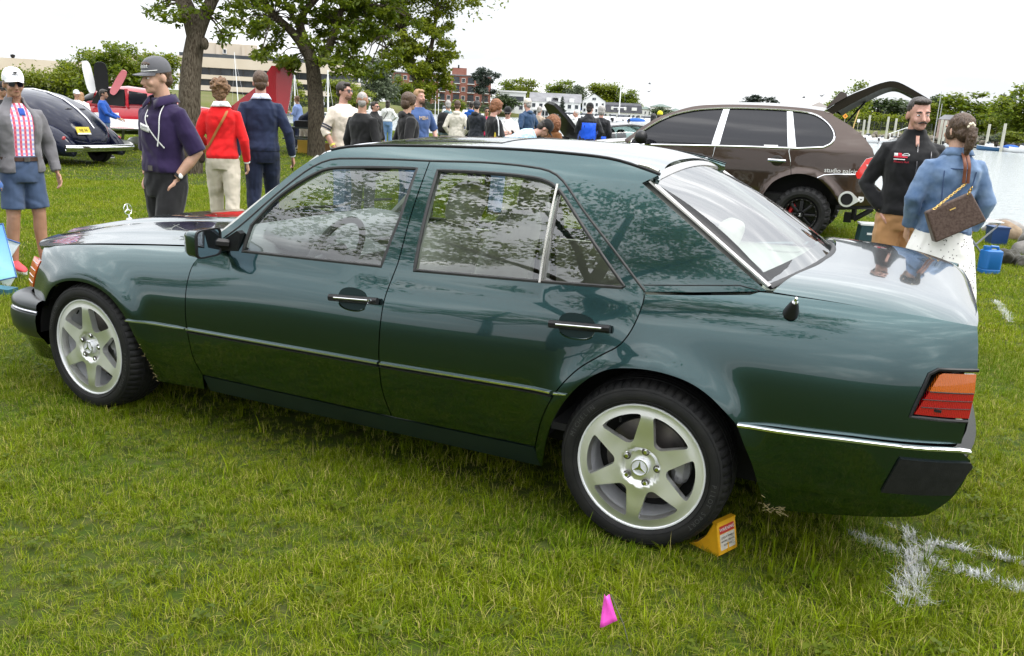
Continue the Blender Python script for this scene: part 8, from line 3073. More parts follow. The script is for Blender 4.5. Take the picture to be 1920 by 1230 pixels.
p = (-6.619, 20.08, 0)
person('grey-haired man in beige shirt behind the navy rain jacket', p, look(p, 150), f, 'pink', dict(m=cloth('beige_shirt', (.40, .32, .25)), name='shirt', hem=.9, inf=.022), dict(m=C_KHAKI), dict(style='buzz', col='grey', th=.004), None, None, M_BLACK, vox=.014)
f = Fig(1.84, 1.08, lean=1.15, head=(.2, -.25, 0), L='reach', R='reach')
p = (-2.057, 7.934, 0)
r = person('person bending low in a light blue patterned shirt and black cap', p, look(p, 98), f, 'pink', dict(m=cloth('pale_blue_print', (.30, .50, .68), (.52, .68, .80), sc=30), name='shirt', hem=.92, sleeve='short', inf=.026), dict(m=C_JEANS), dict(style='buzz', col='dark', th=.003), dict(m=C_BLACK), None, M_BLACK, vox=MIDV)
f = Fig(1.50, .95, head=(.2, .2, 0))
p = (-1.903, 9.688, 0)
r = person('person with thick dark brown hair in a brown top in front of the raised hood', p, look(p, 130), f, 'dark', dict(m=cloth('brown_knit', (.16, .065, .02)), name='top', hem=.9, inf=.03), dict(m=C_BLACK), dict(style='curly', col='black', th=.05, rough=.04), None, None, M_BLACK, vox=MIDV)
q = MB()
q.ellip(r['hd']([(0, .05, 1.60)])[0], (.15, .12, .16), 16, 12)
blob('lower_hair', q, HAIR['auburn'], r['root'], .009, 1, .03, HR_TEX)
f = Fig(1.64, 1.08, head=(-.1, .1, 0))
p = (-6.358, 22.443, 0)
person('white-haired ruddy man in white shirt beside the raised hood', p, look(p, -70), f, 'pink', dict(m=C_WHITE, name='shirt', hem=.9, inf=.022, collar='shirt'), dict(m=C_KHAKI), dict(style='buzz', col='white', th=.004), None, None, M_BLACK, vox=.013)
f = Fig(1.77, 1.16, head=(-.5, .05, 0), L='phone', R='pocket')
p = (-3.359, 15.348, 0)
r = person('broad man in black and royal blue jacket with a black cap, seen from behind', p, look(p, -172), f, 'pink', dict(m=cloth('black_nylon', (.012, .013, .016), rough=.6), name='jacket', hem=.86, inf=.038, wr=.034, collar='tall'), dict(m=C_BLACK), dict(style='buzz', col='dark', th=.004), dict(m=C_BLACK), None, M_BLACK, vox=.011)
chest_patch(r, 'blue_back_panel', cloth('royal_blue_nylon', (.008, .085, .62), rough=.55), 0, 1.09, .46, .52, .042, True)
f = Fig(1.74, 1.04, head=(.1, 0, 0))
p = (-3.607, 16.925, 0)
r = person('person with bushy grey hair in black jacket with a blue hem', p, look(p, 168), f, 'pink', dict(m=cloth('black_nylon', (.012, .013, .016)), name='jacket', hem=.86, inf=.036, wr=.03), dict(m=C_BLACK), dict(style='mop', col='grey', th=.008, rough=.02), None, None, M_BLACK, vox=.012)
chest_patch(r, 'blue_hem_panel', cloth('royal_blue_nylon', (.008, .085, .62)), -.10, .96, .16, .16, .050, True)
f = Fig(1.70, 1.0)
p = (-3.125, 20.523, 0)
person('person in a bright yellow knit hat just above the brown car windscreen', p, look(p, 170), f, 'fair', dict(m=C_BLACK, name='jacket', hem=.9, inf=.03), dict(m=C_BLACK), dict(style='mop', col='dark', th=-.004), dict(m=cloth('bright_yellow_knit', (.62, .58, .03))), None, M_BLACK, vox=.014)
f = Fig(1.63, 1.0)
p = (-2.997, 19.433, 0)
person('dark-haired person in black beside the yellow knit hat', p, look(p, 170), f, 'fair', dict(m=C_BLACK, name='jacket', hem=.9, inf=.03), dict(m=C_BLACK), dict(style='long', col='black', th=.0), None, None, M_BLACK, vox=.014)
# at the picnic table
f = Fig(1.66, 1.0, head=(-.2, .1, 0), L='phone')
p = (-14.746, 19.227, 0)
r = person('man in pale blue shirt with sunglasses beside the picnic table', p, look(p, -120), f, 'tan', dict(m=cloth('pale_blue_shirt', (.26, .36, .68)), name='shirt', hem=.9, sleeve='rolled', inf=.024), dict(m=C_NAVYP), dict(style='short', col='chestnut', th=.004), None, True, M_BLACK, vox=.013)
f = Fig(1.76, 1.05, lean=.85, head=(0, -.2, 0), L='reach', R='reach', stance=((.1, .12), (-.1, -.15)))
p = (-13.568, 18.026, 0)
r = person('man in dark navy pullover and white cap bending over the picnic table', p, look(p, 95), f, 'tan', dict(m=cloth('dark_navy_pullover', (.010, .014, .030)), name='pullover', hem=.92, inf=.026), dict(m=C_KHAKI), dict(style='short', col='grey', th=.002), dict(m=cloth('white_cap_cotton', (.76, .77, .80)), brim=cloth('navy_cap_brim', (.03, .05, .12))), None, M_BLACK, vox=.012)
# left edge and behind the vintage car
f = Fig(1.58, 1.1)
p = (-9.213, 5.291, 0)
person('person in black jacket and black cap cut by the left edge', p, look(p, 25), f, 'tan', dict(m=C_BLACK, name='jacket', hem=.9, inf=.03), dict(m=C_BLACK), dict(style='buzz', col='dark', th=.002), dict(m=C_BLACK), True, M_BLACK, vox=.012)
f = Fig(1.50, 1.0)
p = (-16.261, 12.287, 0)
r = person('person in white cap with a blue emblem behind the vintage car roof', p, look(p, 35), f, 'tan', dict(m=C_WHITE, name='shirt', hem=.9, inf=.024), dict(m=C_KHAKI), dict(style='short', col='brown', th=.002), dict(m=cloth('white_cap_cotton', (.76, .77, .80)), text='O', size=.06, tm=mat('blue_emblem', (.03, .08, .3), .7)), None, M_BLACK, vox=.013)
f = Fig(1.46, 1.0)
p = (-16.586, 12.689, 0)
person('fair-haired person just right of the white cap behind the vintage car', p, look(p, 160), f, 'fair', dict(m=C_WHITE, name='shirt', hem=.9, inf=.024), dict(m=C_KHAKI), dict(style='long', col='blond', th=.002), None, None, M_BLACK, vox=.014)
f = Fig(1.56, 1.0, head=(.1, .15, 0), R='reach', L='reach')
p = (-13.737, 10.949, 0)
person('dark-haired man in blue shirt leaning toward the open aircraft cabin', p, look(p, 75), f, 'tan', dict(m=cloth('strong_blue_shirt', (.02, .09, .40)), name='shirt', hem=.9, inf=.024), dict(m=C_JEANS), dict(style='short', col='dark', th=.005), None, None, M_BLACK, vox=.011)
# ------------------------------------------------------------------ PROPS
M_YEL = mat('yellow_plastic', (.80, .42, .015), .38, col2=(.70, .36, .015), vscale=12)
ck = thing('wheel_chock', 'yellow plastic wheel chock with a printed label behind the rear tyre', 'wheel chock', (3.065, -.715, 0))
ck.rotation_euler = (0, 0, -.42)
ck.scale = (.68, .72, .70)
q = MB()
# hollow wedge: curved ramp facing the tyre, side ribs, back plate
for y0_, y1_ in ((-.075, -.063), (-.006, .006), (.063, .075)):
 q.prism([(-.095, .0), (.085, .0), (.098, .03), (.055, .175), (.040, .178), (.0, .085), (-.05, .03)], (0, y0_, 0), (1, 0, 0), (0, 0, 1), (0, y1_ - y0_, 0))
ramp = cspline([(-.10, .004), (-.05, .030), (.0, .085), (.030, .140), (.040, .180)], .02)
for (a0, a1) in zip(ramp[:-1], ramp[1:]):
 q.add([(a0[0], -.078, a0[1]), (a1[0], -.078, a1[1]), (a1[0], .078, a1[1]), (a0[0], .078, a0[1]), (a0[0] + .010, -.078, a0[1] - .004), (a1[0] + .010, -.078, a1[1] - .004), (a1[0] + .010, .078, a1[1] - .004), (a0[0] + .010, .078, a0[1] - .004)], [(0, 1, 2, 3), (7, 6, 5, 4), (0, 4, 5, 1), (3, 2, 6, 7)])
q.box((.048, 0, .177), (.030, .156, .012))
q.add([(.098, -.078, .012), (.098, .078, .012), (.060, .078, .176), (.060, -.078, .176), (.088, -.078, .012), (.088, .078, .012), (.050, .078, .176), (.050, -.078, .176)], [(0, 1, 2, 3), (4, 7, 6, 5), (0, 3, 7, 4), (1, 5, 6, 2), (0, 4, 5, 1)])
bd = q.build('chock_body', M_YEL, ck, smooth=None, fix=True)
q = MB()
nb_ = np.array((.164, 0, .038)) / np.linalg.norm((.164, .038))
def bk(u, v, o_=.002):
 return np.array((.098, u, .012)) + np.array((-.038, 0, .164)) * v + nb_ * o_
q.add([bk(-.062, .12), bk(.062, .12), bk(.062, .62), bk(-.062, .62)], [(0, 1, 2, 3)])
lb = q.build('warning_label', mat('aged_white_label', (.62, .58, .50), .7, col2=(.50, .46, .38), vscale=40), ck)
q = MB()
q.add([bk(-.062, .64), bk(.062, .64), bk(.062, .88), bk(-.062, .88)], [(0, 1, 2, 3)])
q.build('red_label_band', mat('label_red', (.45, .03, .02), .6), ck)
for s_, v_, sz, m_ in (('WARNING', .76, .026, M_WHITE), ('CHOCK WHEELS', .50, .014, M_DARK), ('BEFORE LOADING', .38, .013, M_DARK), ('BOTH SIDES', .26, .013, M_DARK)):
 tm = text_mesh(s_, sz)
 for vv in tm.vertices:
  vv.co = Vector(bk(vv.co.x, v_ + vv.co.y / .168, .0035))
 link('label_lettering', tm, m_, lb)['kind'] = 'stuff'
# marker flag
fg = thing('marker_flag', 'pink plastic marker flag on a thin wire in the near grass', 'flag', (3, -1.499, 0))
o_ = np.array(fg.location)
tip = np.array((2.895, -1.44, 0.134)) - o_
q = MB()
q.tube([(0, 0, -.03), tip * .5 + (.004, 0, 0), tip + (0, 0, .004)], .0013, 5)
q.build('wire', M_STEEL, fg)
b1, b2_ = np.array((2.926, -1.45, 0.066)) - o_, np.array((2.88, -1.47, 0.041)) - o_
t1, t2_ = np.array((2.891, -1.44, 0.137)) - o_, np.array((2.876, -1.45, 0.132)) - o_
V = []
for j in range(7):
 t = j / 6
 a, b = t1 + (b1 - t1) * t, t2_ + (b2_ - t2_) * t
 for i in range(5):
  s = i / 4
  V.append(a + (b - a) * s + np.array((0, -.010 * sin(s * PI) - .006 * sin(s * 5 + t * 3), .003 * sin(t * 4 + s))))
q = MB()
q.add(V, [(j * 5 + i, j * 5 + i + 1, (j + 1) * 5 + i + 1, (j + 1) * 5 + i) for j in range(6) for i in range(4)])
fl_ = q.build('flag_sheet', mat('hot_pink_plastic', (.80, .08, .52), .4), fg, smooth=60)
so = fl_.modifiers.new('s', 'SOLIDIFY')
so.thickness = .0012
# poster boards at the left edge
M_POST = bpy.data.materials.new('poster_print')
M_POST.use_nodes = True
t = M_POST.node_tree
b = t.nodes['Principled BSDF']
b.inputs['Roughness'].default_value = .4
co = t.nodes.new('ShaderNodeTexCoord')
sp_ = t.nodes.new('ShaderNodeSeparateXYZ')
t.links.new(co.outputs['Generated'], sp_.inputs[0])
nz_ = t.nodes.new('ShaderNodeTexNoise')
nz_.inputs['Scale'].default_value = 6
t.links.new(co.outputs['Generated'], nz_.inputs['Vector'])
ad = t.nodes.new('ShaderNodeMath')
ad.operation = 'MULTIPLY_ADD'
ad.inputs[1].default_value = .22
t.links.new(nz_.outputs['Fac'], ad.inputs[0])
t.links.new(sp_.outputs['Z'], ad.inputs[2])
r = t.nodes.new('ShaderNodeValToRGB')
for i, (ps, c) in enumerate(((.10, (.10, .42, .10)), (.22, (.62, .70, .62)), (.34, (.22, .62, .42)), (.55, (.35, .72, .80)), (1.0, (.16, .48, .82)))):
 e = r.color_ramp.elements[i] if i < 2 else r.color_ramp.elements.new(ps)
 e.position = ps
 e.color = (*c, 1)
t.links.new(ad.outputs[0], r.inputs['Fac'])
t.links.new(r.outputs['Color'], b.inputs['Base Color'])
pb = thing('poster_board', 'leaning blue and green poster board with a blue frame at the left edge', 'sign', (0, 0, 0))
def board(nm, P4, m, parent, th=.006):
 q = MB()
 P4 = [np.array(v) for v in P4]
 n_ = np.cross(P4[1] - P4[0], P4[3] - P4[0])
 n_ /= np.linalg.norm(n_)
 q.add(P4 + [v - n_ * th for v in P4], [(0, 1, 2, 3), (7, 6, 5, 4), (0, 4, 5, 1), (1, 5, 6, 2), (2, 6, 7, 3), (3, 7, 4, 0)])
 return q.build(nm, m, parent, fix=True), P4, n_
P4 = [(-3.427, 0.62, -0.102), (-2.616, 0.62, 0.113), (-2.949, 0.78, 0.474), (-3.727, 0.78, 0.376)]
bo_, P4, n_ = board('poster_face', P4, M_POST, pb)
q = MB()
q.tube(P4, .0065, 6, close=True)
q.build('poster_frame', mat('blue_poster_frame', (.03, .10, .34), .5), pb)
bo_, Q4, n2 = board('easel_back', [(-3.341, 0.7, -0.065), (-2.743, 0.7, 0.081), (-2.775, 0.66, -0.007), (-2.978, 0.63, -0.08)], M_WHITE, pb)
pb2 = thing('poster_board', 'second white board with a blue edge behind the leaning poster', 'sign', (0, 0, 0))
bo_, Q4, n2 = board('board_face', [(-3.217, 0.84, 0.125), (-2.978, 0.84, 0.197), (-2.937, 0.9, 0.307), (-3.236, 0.9, 0.346)], M_WHITE, pb2)
q = MB()
q.tube([Q4[2], Q4[3]], .006, 6)
q.build('board_edge', MATS['blue_poster_frame'], pb2)
q = MB()
a, b2_ = np.array((-2.739, 0.474, 0)), np.array((-2.645, 0.546, 0))
q.box((a + b2_) / 2 + (0, 0, .022), (.26, .11, .044), rotm(0, .05, .3))
tag(q.build('flat_case', mat('teal_case', (.03, .12, .17), .4), None), 'teal flat case lying on the grass under the poster', 'case')
# jerry can
M_BLUEP = mat('blue_plastic', (.008, .115, .36), .38, col2=(.012, .13, .40), vscale=6)
jc = thing('jerry_can', 'bright blue plastic jerry can on the grass by the folding table', 'jerry can', (4.478, 7.28, 0), .45)
q = MB()
def rrect(w, d, z, p=5, n=28):
 a = np.arange(n) * 2 * PI / n
 c_, s_ = np.cos(a), np.sin(a)
 return np.c_[w / 2 * np.sign(c_) * np.abs(c_) ** (2 / p), d / 2 * np.sign(s_) * np.abs(s_) ** (2 / p), np.full(n, z)]
q.rings([rrect(.18, .15, .0), rrect(.20, .17, .012), rrect(.205, .175, .05), rrect(.198, .168, .055), rrect(.198, .168, .062), rrect(.205, .175, .067), rrect(.205, .175, .24), rrect(.20, .17, .262), rrect(.16, .13, .275)])
cb_ = q.build('can_body', M_BLUEP, jc, smooth=35, fix=True)
q = MB()
q.tube([(.075, 0, .262), (.06, 0, .305), (-.015, 0, .310), (-.03, 0, .268)], .016, 8)
q.build('can_handle', M_BLUEP, jc)
q = MB()
q.lathe([(.032, .26), (.032, .285), (.036, .287), (.036, .315), (.0, .317)], (-.065, 0, 0), 'z', 18)
q.build('can_cap', M_BLUEP, jc, smooth=35)
# folding table with slatted top
ft = thing('folding_table', 'folding camp table with grey legs and pale slatted top at the water edge', 'table', (0, 0, 0))
A, B_ = np.array((4.323, 7.484, 0.559)), np.array((4.651, 7.634, 0.571))
dx_ = (B_ - A) / np.linalg.norm(B_ - A)
dx_[2] = 0
dx_ /= np.linalg.norm(dx_)
dy_ = np.array((-dx_[1], dx_[0], 0))
L_ = .62
zt = float(A[2])
for k in range(7):
 q = MB()
 c_ = A + dx_ * .02 + dy_ * (.02 + .075 * k)
 q.add([c_ - dx_ * .30 + (0, 0, zt - c_[2]), c_ + dx_ * .27 + (0, 0, zt - c_[2]), c_ + dx_ * .27 + dy_ * .065 + (0, 0, zt - c_[2]), c_ - dx_ * .30 + dy_ * .065 + (0, 0, zt - c_[2])] + [c_ - dx_ * .30 + (0, 0, zt - c_[2] - .012), c_ + dx_ * .27 + (0, 0, zt - c_[2] - .012), c_ + dx_ * .27 + dy_ * .065 + (0, 0, zt - c_[2] - .012), c_ - dx_ * .30 + dy_ * .065 + (0, 0, zt - c_[2] - .012)], [(0, 1, 2, 3), (7, 6, 5, 4), (0, 4, 5, 1), (1, 5, 6, 2), (2, 6, 7, 3), (3, 7, 4, 0)])
 q.build('slat', mat('pale_grey_slat', (.70, .70, .70), .4), ft, fix=True)
for o2 in (.03, .46):
 for s in (0, 1):
  q = MB()
  a_ = A + dy_ * o2 + dx_ * (.25 if s else -.22) + (0, 0, -.02)
  b_ = np.array((*(A + dy_ * o2 + dx_ * (-.26 if s else .27))[:2], .0))
  q.tube([a_, b_], .013, 6, flat=.8)
  q.build('leg', mat('grey_table_leg', (.40, .41, .44), .35, .7), ft)
for k in range(2):
 q = MB()
 q.tube([A + dx_ * (-.22 + .47 * k) + dy_ * .03 + (0, 0, -.02), A + dx_ * (-.22 + .47 * k) + dy_ * .46 + (0, 0, -.02)], .011, 6)
 q.build('cross_bar', MATS['grey_table_leg'], ft)
bx = thing('storage_bin', 'dark blue storage bin under the folding table', 'bin', (4.767, 10.353, 0), .35)
q = MB()
q.box((0, 0, .12), (.22, .2, .24), None, (1.06, 1.06))
q.build('bin_body', mat('dark_blue_bin', (.010, .045, .15), .45), bx)
q = MB()
q.box((0, 0, .25), (.25, .23, .02))
q.build('bin_rim', mat('dark_blue_bin', (.010, .045, .15), .45), bx)
# cooler stool by the SUV
st = thing('step_stool', 'dark green plastic step stool with a pale top behind the brown car', 'stool', (3.126, 8.934, 0), .25)
q = MB()
for y in (-.12, .12):
 q.prism([(-.16, 0), (.16, 0), (.135, .26), (-.135, .26)], (0, y - .012, 0), (1, 0, 0), (0, 0, 1), (0, .024, 0))
q.box((-.13, 0, .13), (.02, .22, .25), rotm(0, .09, 0))
q.box((.13, 0, .13), (.02, .22, .25), rotm(0, -.09, 0))
q.build('stool_body', mat('dark_teal_plastic', (.012, .045, .055), .45), st, fix=True)
q = MB()
q.box((0, 0, .272), (.30, .28, .024))
q.build('stool_top', mat('pale_grey_plastic', (.60, .62, .62), .5), st)
q = MB()
q.box((0, -.135, .15), (.12, .006, .028))
q.build('stool_mark', mat('pale_grey_plastic', (.60, .62, .62), .5), st)
# rocks and bag at the edge
M_ROCK = mat('grey_boulder', (.16, .15, .14), .9, col2=(.30, .28, .26), vscale=6, bump=.8, bscale=14)
M_ROCKB = mat('brown_boulder', (.20, .135, .085), .9, col2=(.33, .25, .17), vscale=6, bump=.8, bscale=14)
def rock(label, p, r_, m, seed):
 bm = bmesh.new()
 bmesh.ops.create_icosphere(bm, subdivisions=3, radius=1)
 rd = np.random.default_rng(seed)
 D = rd.normal(size=(9, 3))
 D /= np.linalg.norm(D, axis=1)[:, None]
 off = rd.uniform(.62, .95, 9)
 for v in bm.verts:
  c_ = np.array(v.co)
  for d_, o2 in zip(D, off):
   k = c_ @ d_
   if k > o2:
    c_ = c_ - d_ * (k - o2) * .85
  c_ = c_ * (1 + rd.normal(0, .012))
  v.co = Vector(c_ * np.array(r_))
 me = bpy.data.meshes.new('boulder')
 bm.to_mesh(me)
 bm.free()
 me.shade_smooth()
 o = link('boulder', me, m)
 o.location = (p[0], p[1], r_[2] * .45)
 return tag(o, label, 'rock')
rock('brown boulder at the water edge behind the folding table', (4.955, 11.207, 0), (.22, .2, .20), M_ROCKB, 1)
rock('grey boulder at the right edge by the water', (5.079, 9.436, 0), (.22, .2, .15), M_ROCK, 2)
rock('low grey boulder half off the right edge, nearer than the other', (5.283, 9.952, 0), (.3, .3, .22), M_ROCK, 3)
for k, (sx_, sy_) in enumerate(((6.9, 9.9), (7.6, 9.6), (6.1, 10.5), (5.6, 11.2), (8.6, 9.3), (5.0, 12.1), (4.4, 12.8), (3.9, 13.6))):
 rock('weathered shoreline boulder along the lawn edge', (sx_, sy_), (.28 + .05 * (k % 3), .25, .17), M_ROCK if k % 2 else M_ROCKB, 10 + k)['group'] = 'boulders along the lawn edge'
q = MB()
c_ = np.array((4.777, 8.268, 0))
for k in range(8):
 q.ellip(c_ + (random.uniform(-.2, .16), random.uniform(-.10, .10), random.uniform(.03, .10)), (random.uniform(.09, .17), .10, random.uniform(.05, .10)), 12, 8, rotm(random.uniform(-.5, .5), random.uniform(-.5, .5), random.random() * 3))
o = blob('duffel_bag', q, cloth('dark_olive_nylon', (.030, .028, .018), rough=.6), None, .012, 3, .05)
tag(o, 'crumpled dark olive bag on the grass right of the jerry can', 'bag')
q = MB()
q.tube([(4.301, 7.709, 0.01), (4.359, 7.522, 0.012)], .008, 5)
tag(q.build('tent_peg', mat('orange_peg', (.8, .12, .04), .5)), 'thin orange peg lying in the grass left of the jerry can', 'peg')
# picnic table
pt = thing('picnic_table', 'dark grey picnic table with bags and boxes under the forked tree', 'table', (-12.755, 17.521, 0), look((-12.755, 17.521, 0), 0) and facing((-12.755, 17.521, 0)))
M_PIC = mat('dark_green_table_paint', (.035, .05, .045), .6)
for k in range(4):
 q = MB()
 q.box((0, -.30 + k * .2, .74), (1.8, .18, .04))
 q.build('table_plank', M_PIC, pt)
for y in (-.70, .70):
 q = MB()
 q.box((0, y, .44), (1.8, .26, .04))
 q.build('bench_plank', M_PIC, pt)
for x in (-.62, .62):
 for s in (-1, 1):
  q = MB()
  q.tube([(x, s * .25, .72), (x, s * .62, .0)], .045, 6)
  q.build('leg', M_PIC, pt)
 q = MB()
 q.box((x, 0, .40), (.05, 1.5, .09))
 q.build('cross_beam', M_PIC, pt)
P0 = np.array(pt.location)
rzp = pt.rotation_euler[2]
def on_table(x, y, z):
 c_, s_ = cos(rzp), sin(rzp)
 return (P0[0] + x * c_ - y * s_, P0[1] + x * s_ + y * c_, z)
def small_box(name, label, cat, p, d, m, parts=None):
 q = MB()
 q.box((0, 0, d[2] / 2), d)
 o = q.build(name, m)
 o.location = p
 o.rotation_euler = (0, 0, rzp)
 return tag(o, label, cat)
small_box('camera_case', 'black case on the left of the picnic table top', 'case', on_table(-.35, -.1, .762), (.42, .3, .18), M_BLACK)
small_box('cardboard_box', 'brown cardboard box on the ground under the picnic table', 'box', on_table(.45, -.2, .0), (.55, .4, .32), mat('brown_cardboard', (.30, .16, .07), .9))
small_box('yellow_crate', 'yellow crate under the picnic table, left of the cardboard box', 'crate', on_table(-.3, .1, .0), (.4, .35, .38), mat('yellow_crate', (.65, .40, .05), .6))
small_box('white_box', 'small white box on the picnic bench', 'box', on_table(.62, -.35, .60), (.26, .2, .2), M_WHITE)
q = MB()
q.ellip((0, 0, .16), (.19, .14, .17), 12, 9)
q.tube([(-.1, 0, .28), (-.05, 0, .40), (.05, 0, .40), (.1, 0, .28)], .015, 5)
o = q.build('blue_bag', mat('shiny_blue_bag', (.03, .20, .62), .35))
o.location = on_table(.30, -.1, .762)
tag(o, 'bright blue plastic bag on the picnic table', 'bag')
# ------------------------------------------------------------------ GRASS (instanced tufts on points)
def blade_mat(name, cols, dry, trans=.3):
 m = bpy.data.materials.new(name)
 m.use_nodes = True
 t = m.node_tree
 b = t.nodes['Principled BSDF']
 o = t.nodes['Material Output']
 at_ = t.nodes.new('ShaderNodeAttribute')
 at_.attribute_name = 'tone'
 g = t.nodes.new('ShaderNodeNewGeometry')
 nz_ = t.nodes.new('ShaderNodeTexNoise')
 nz_.inputs['Scale'].default_value = 1.3
 nz_.inputs['Detail'].default_value = 5
 t.links.new(g.outputs['Position'], nz_.inputs['Vector'])
 oi = t.nodes.new('ShaderNodeObjectInfo')
 s1 = t.nodes.new('ShaderNodeMath')
 s1.operation = 'MULTIPLY_ADD'
 s1.inputs[1].default_value = 2.1
 s1.inputs[2].default_value = -.55
 t.links.new(nz_.outputs['Fac'], s1.inputs[0])
 s2 = t.nodes.new('ShaderNodeMath')
 s2.operation = 'MULTIPLY_ADD'
 s2.inputs[1].default_value = .45
 t.links.new(oi.outputs['Random'], s2.inputs[0])
 t.links.new(s1.outputs[0], s2.inputs[2])
 s2.use_clamp = True
 m1 = t.nodes.new('ShaderNodeMix')
 m1.data_type = 'RGBA'
 m1.inputs['A'].default_value = (*cols[0], 1)
 m1.inputs['B'].default_value = (*cols[1], 1)
 t.links.new(s2.outputs[0], m1.inputs['Factor'])
 gt = t.nodes.new('ShaderNodeMapRange')
 gt.inputs['From Min'].default_value = .76
 gt.inputs['From Max'].default_value = .92
 t.links.new(at_.outputs['Fac'], gt.inputs['Value'])
 m2 = t.nodes.new('ShaderNodeMix')
 m2.data_type = 'RGBA'
 m2.inputs['B'].default_value = (*dry, 1)
 t.links.new(gt.outputs['Result'], m2.inputs['Factor'])
 t.links.new(m1.outputs['Result'], m2.inputs['A'])
 hs_ = t.nodes.new('ShaderNodeHueSaturation')
 mr = t.nodes.new('ShaderNodeMapRange')
 mr.inputs['To Min'].default_value = .55
 mr.inputs['To Max'].default_value = 1.45
 t.links.new(at_.outputs['Fac'], mr.inputs['Value'])
 t.links.new(mr.outputs['Result'], hs_.inputs['Value'])
 t.links.new(m2.outputs['Result'], hs_.inputs['Color'])
 t.links.new(hs_.outputs['Color'], b.inputs['Base Color'])
 b.inputs['Roughness'].default_value = .6
 b.inputs['Specular IOR Level'].default_value = .12
 tl = t.nodes.new('ShaderNodeBsdfTranslucent')
 t.links.new(hs_.outputs['Color'], tl.inputs['Color'])
 ms = t.nodes.new('ShaderNodeMixShader')
 ms.inputs['Fac'].default_value = trans
 t.links.new(b.outputs['BSDF'], ms.inputs[1])
 t.links.new(tl.outputs['BSDF'], ms.inputs[2])
 t.links.new(ms.outputs['Shader'], o.inputs['Surface'])
 return m
M_BLADE = blade_mat('grass_blade', ((.075, .172, .002), (.205, .262, .004)), (.36, .30, .11))
M_PAINTED = mat('white_painted_blade', (.58, .59, .60), .8)
def tuft_mesh(name, n, rad, h, w, seed, m, lean=.5, seg=3):
 r = np.random.default_rng(seed)
 V, F, T = [], [], []
 for i in range(n):
  a = r.random() * 2 * PI
  q = rad * r.random() ** .5
  x, y = q * cos(a), q * sin(a)
  hh = h * r.uniform(.45, 1.15)
  d = r.random() * 2 * PI
  ln = abs(r.normal(0, lean)) + .12
  t = r.random()
  ww = w * r.uniform(.7, 1.3)
  px, py = -sin(d + r.normal(0, .5)), cos(d)
  b0 = len(V)
  for s in range(seg + 1):
   u = s / seg
   bend = hh * ln * u ** 1.8
   z = hh * u * (1 - .28 * ln * u)
   k = ww * .5 * (1 - u) ** .7 * (1 if s else .8)
   cx, cy = x + cos(d) * bend, y + sin(d) * bend
   if s == seg:
    V.append((cx, cy, z))
    T.append(t)
   else:
    V += [(cx - px * k, cy - py * k, z), (cx + px * k, cy + py * k, z)]
    T += [t, t]
  for s in range(seg - 1):
   F.append((b0 + 2 * s, b0 + 2 * s + 1, b0 + 2 * s + 3, b0 + 2 * s + 2))
  F.append((b0 + 2 * (seg - 1), b0 + 2 * (seg - 1) + 1, b0 + 2 * seg))
 me = bpy.data.meshes.new(name)
 me.from_pydata(V, [], F)
 at_ = me.attributes.new('tone', 'FLOAT', 'POINT')
 at_.data.foreach_set('value', np.array(T, np.float32))
 me.materials.append(m)
 me.shade_smooth()
 return me
def tuft_collection(name, specs, m):
 c = bpy.data.collections.new(name)
 for i, (n, rad, h, w, lean) in enumerate(specs):
  c.objects.link(bpy.data.objects.new('%s_%02d' % (name, i), tuft_mesh('tuft', n, rad, h, w, 70 + i, m, lean)))
 return c
def scatter(name, P, scale, coll, label):
 me = bpy.data.meshes.new(name)
 me.vertices.add(len(P))
 me.vertices.foreach_set('co', np.asarray(P, np.float32).ravel())
 at_ = me.attributes.new('size', 'FLOAT', 'POINT')
 at_.data.foreach_set('value', np.asarray(scale, np.float32))
 o = bpy.data.objects.new(name, me)
 COL.objects.link(o)
 g = bpy.data.node_groups.new(name, 'GeometryNodeTree')
 g.interface.new_socket('Geometry', in_out='INPUT', socket_type='NodeSocketGeometry')
 g.interface.new_socket('Geometry', in_out='OUTPUT', socket_type='NodeSocketGeometry')
 a, z = g.nodes.new('NodeGroupInput'), g.nodes.new('NodeGroupOutput')
 ip = g.nodes.new('GeometryNodeInstanceOnPoints')
 ci = g.nodes.new('GeometryNodeCollectionInfo')
 ci.inputs['Collection'].default_value = coll
 ci.inputs['Separate Children'].default_value = True
 ci.inputs['Reset Children'].default_value = True
 ip.inputs['Pick Instance'].default_value = True
 rv = g.nodes.new('FunctionNodeRandomValue')
 rv.data_type = 'FLOAT_VECTOR'
 rv.inputs['Min'].default_value = (-.12, -.12, 0)
 rv.inputs['Max'].default_value = (.12, .12, 6.283)
 na = g.nodes.new('GeometryNodeInputNamedAttribute')
 na.data_type = 'FLOAT'
 na.inputs['Name'].default_value = 'size'
 lk = g.links.new
 lk(a.outputs[0], ip.inputs['Points'])
 lk(ci.outputs[0], ip.inputs['Instance'])
 lk(rv.outputs[0], ip.inputs['Rotation'])
 lk(na.outputs[0], ip.inputs['Scale'])
 lk(ip.outputs[0], z.inputs[0])
 md = o.modifiers.new('tufts', 'NODES')
 md.node_group = g
 return tag(o, label, kind='stuff')
RG = np.random.default_rng(77)
CW = np.array((CAMP[0], CAMP[1]))
ax_f = np.array((sin(CY), cos(CY)))
ax_r = np.array((cos(CY), -sin(CY)))
SHA = np.array(SHC)
def on_lawn(P):
 poly = [tuple(q) for q in SHC] + [(-160, -60), (60, -60)]
 return inside(P, poly)
def sector(d0, d1, dens, wide=.72):
 n = int(dens * wide * (d1 * d1 - d0 * d0))
 d = np.sqrt(RG.uniform(d0 * d0, d1 * d1, n))
 s = RG.uniform(-wide, wide, n) * d
 P = CW + d[:, None] * ax_f + s[:, None] * ax_r
 return P, d
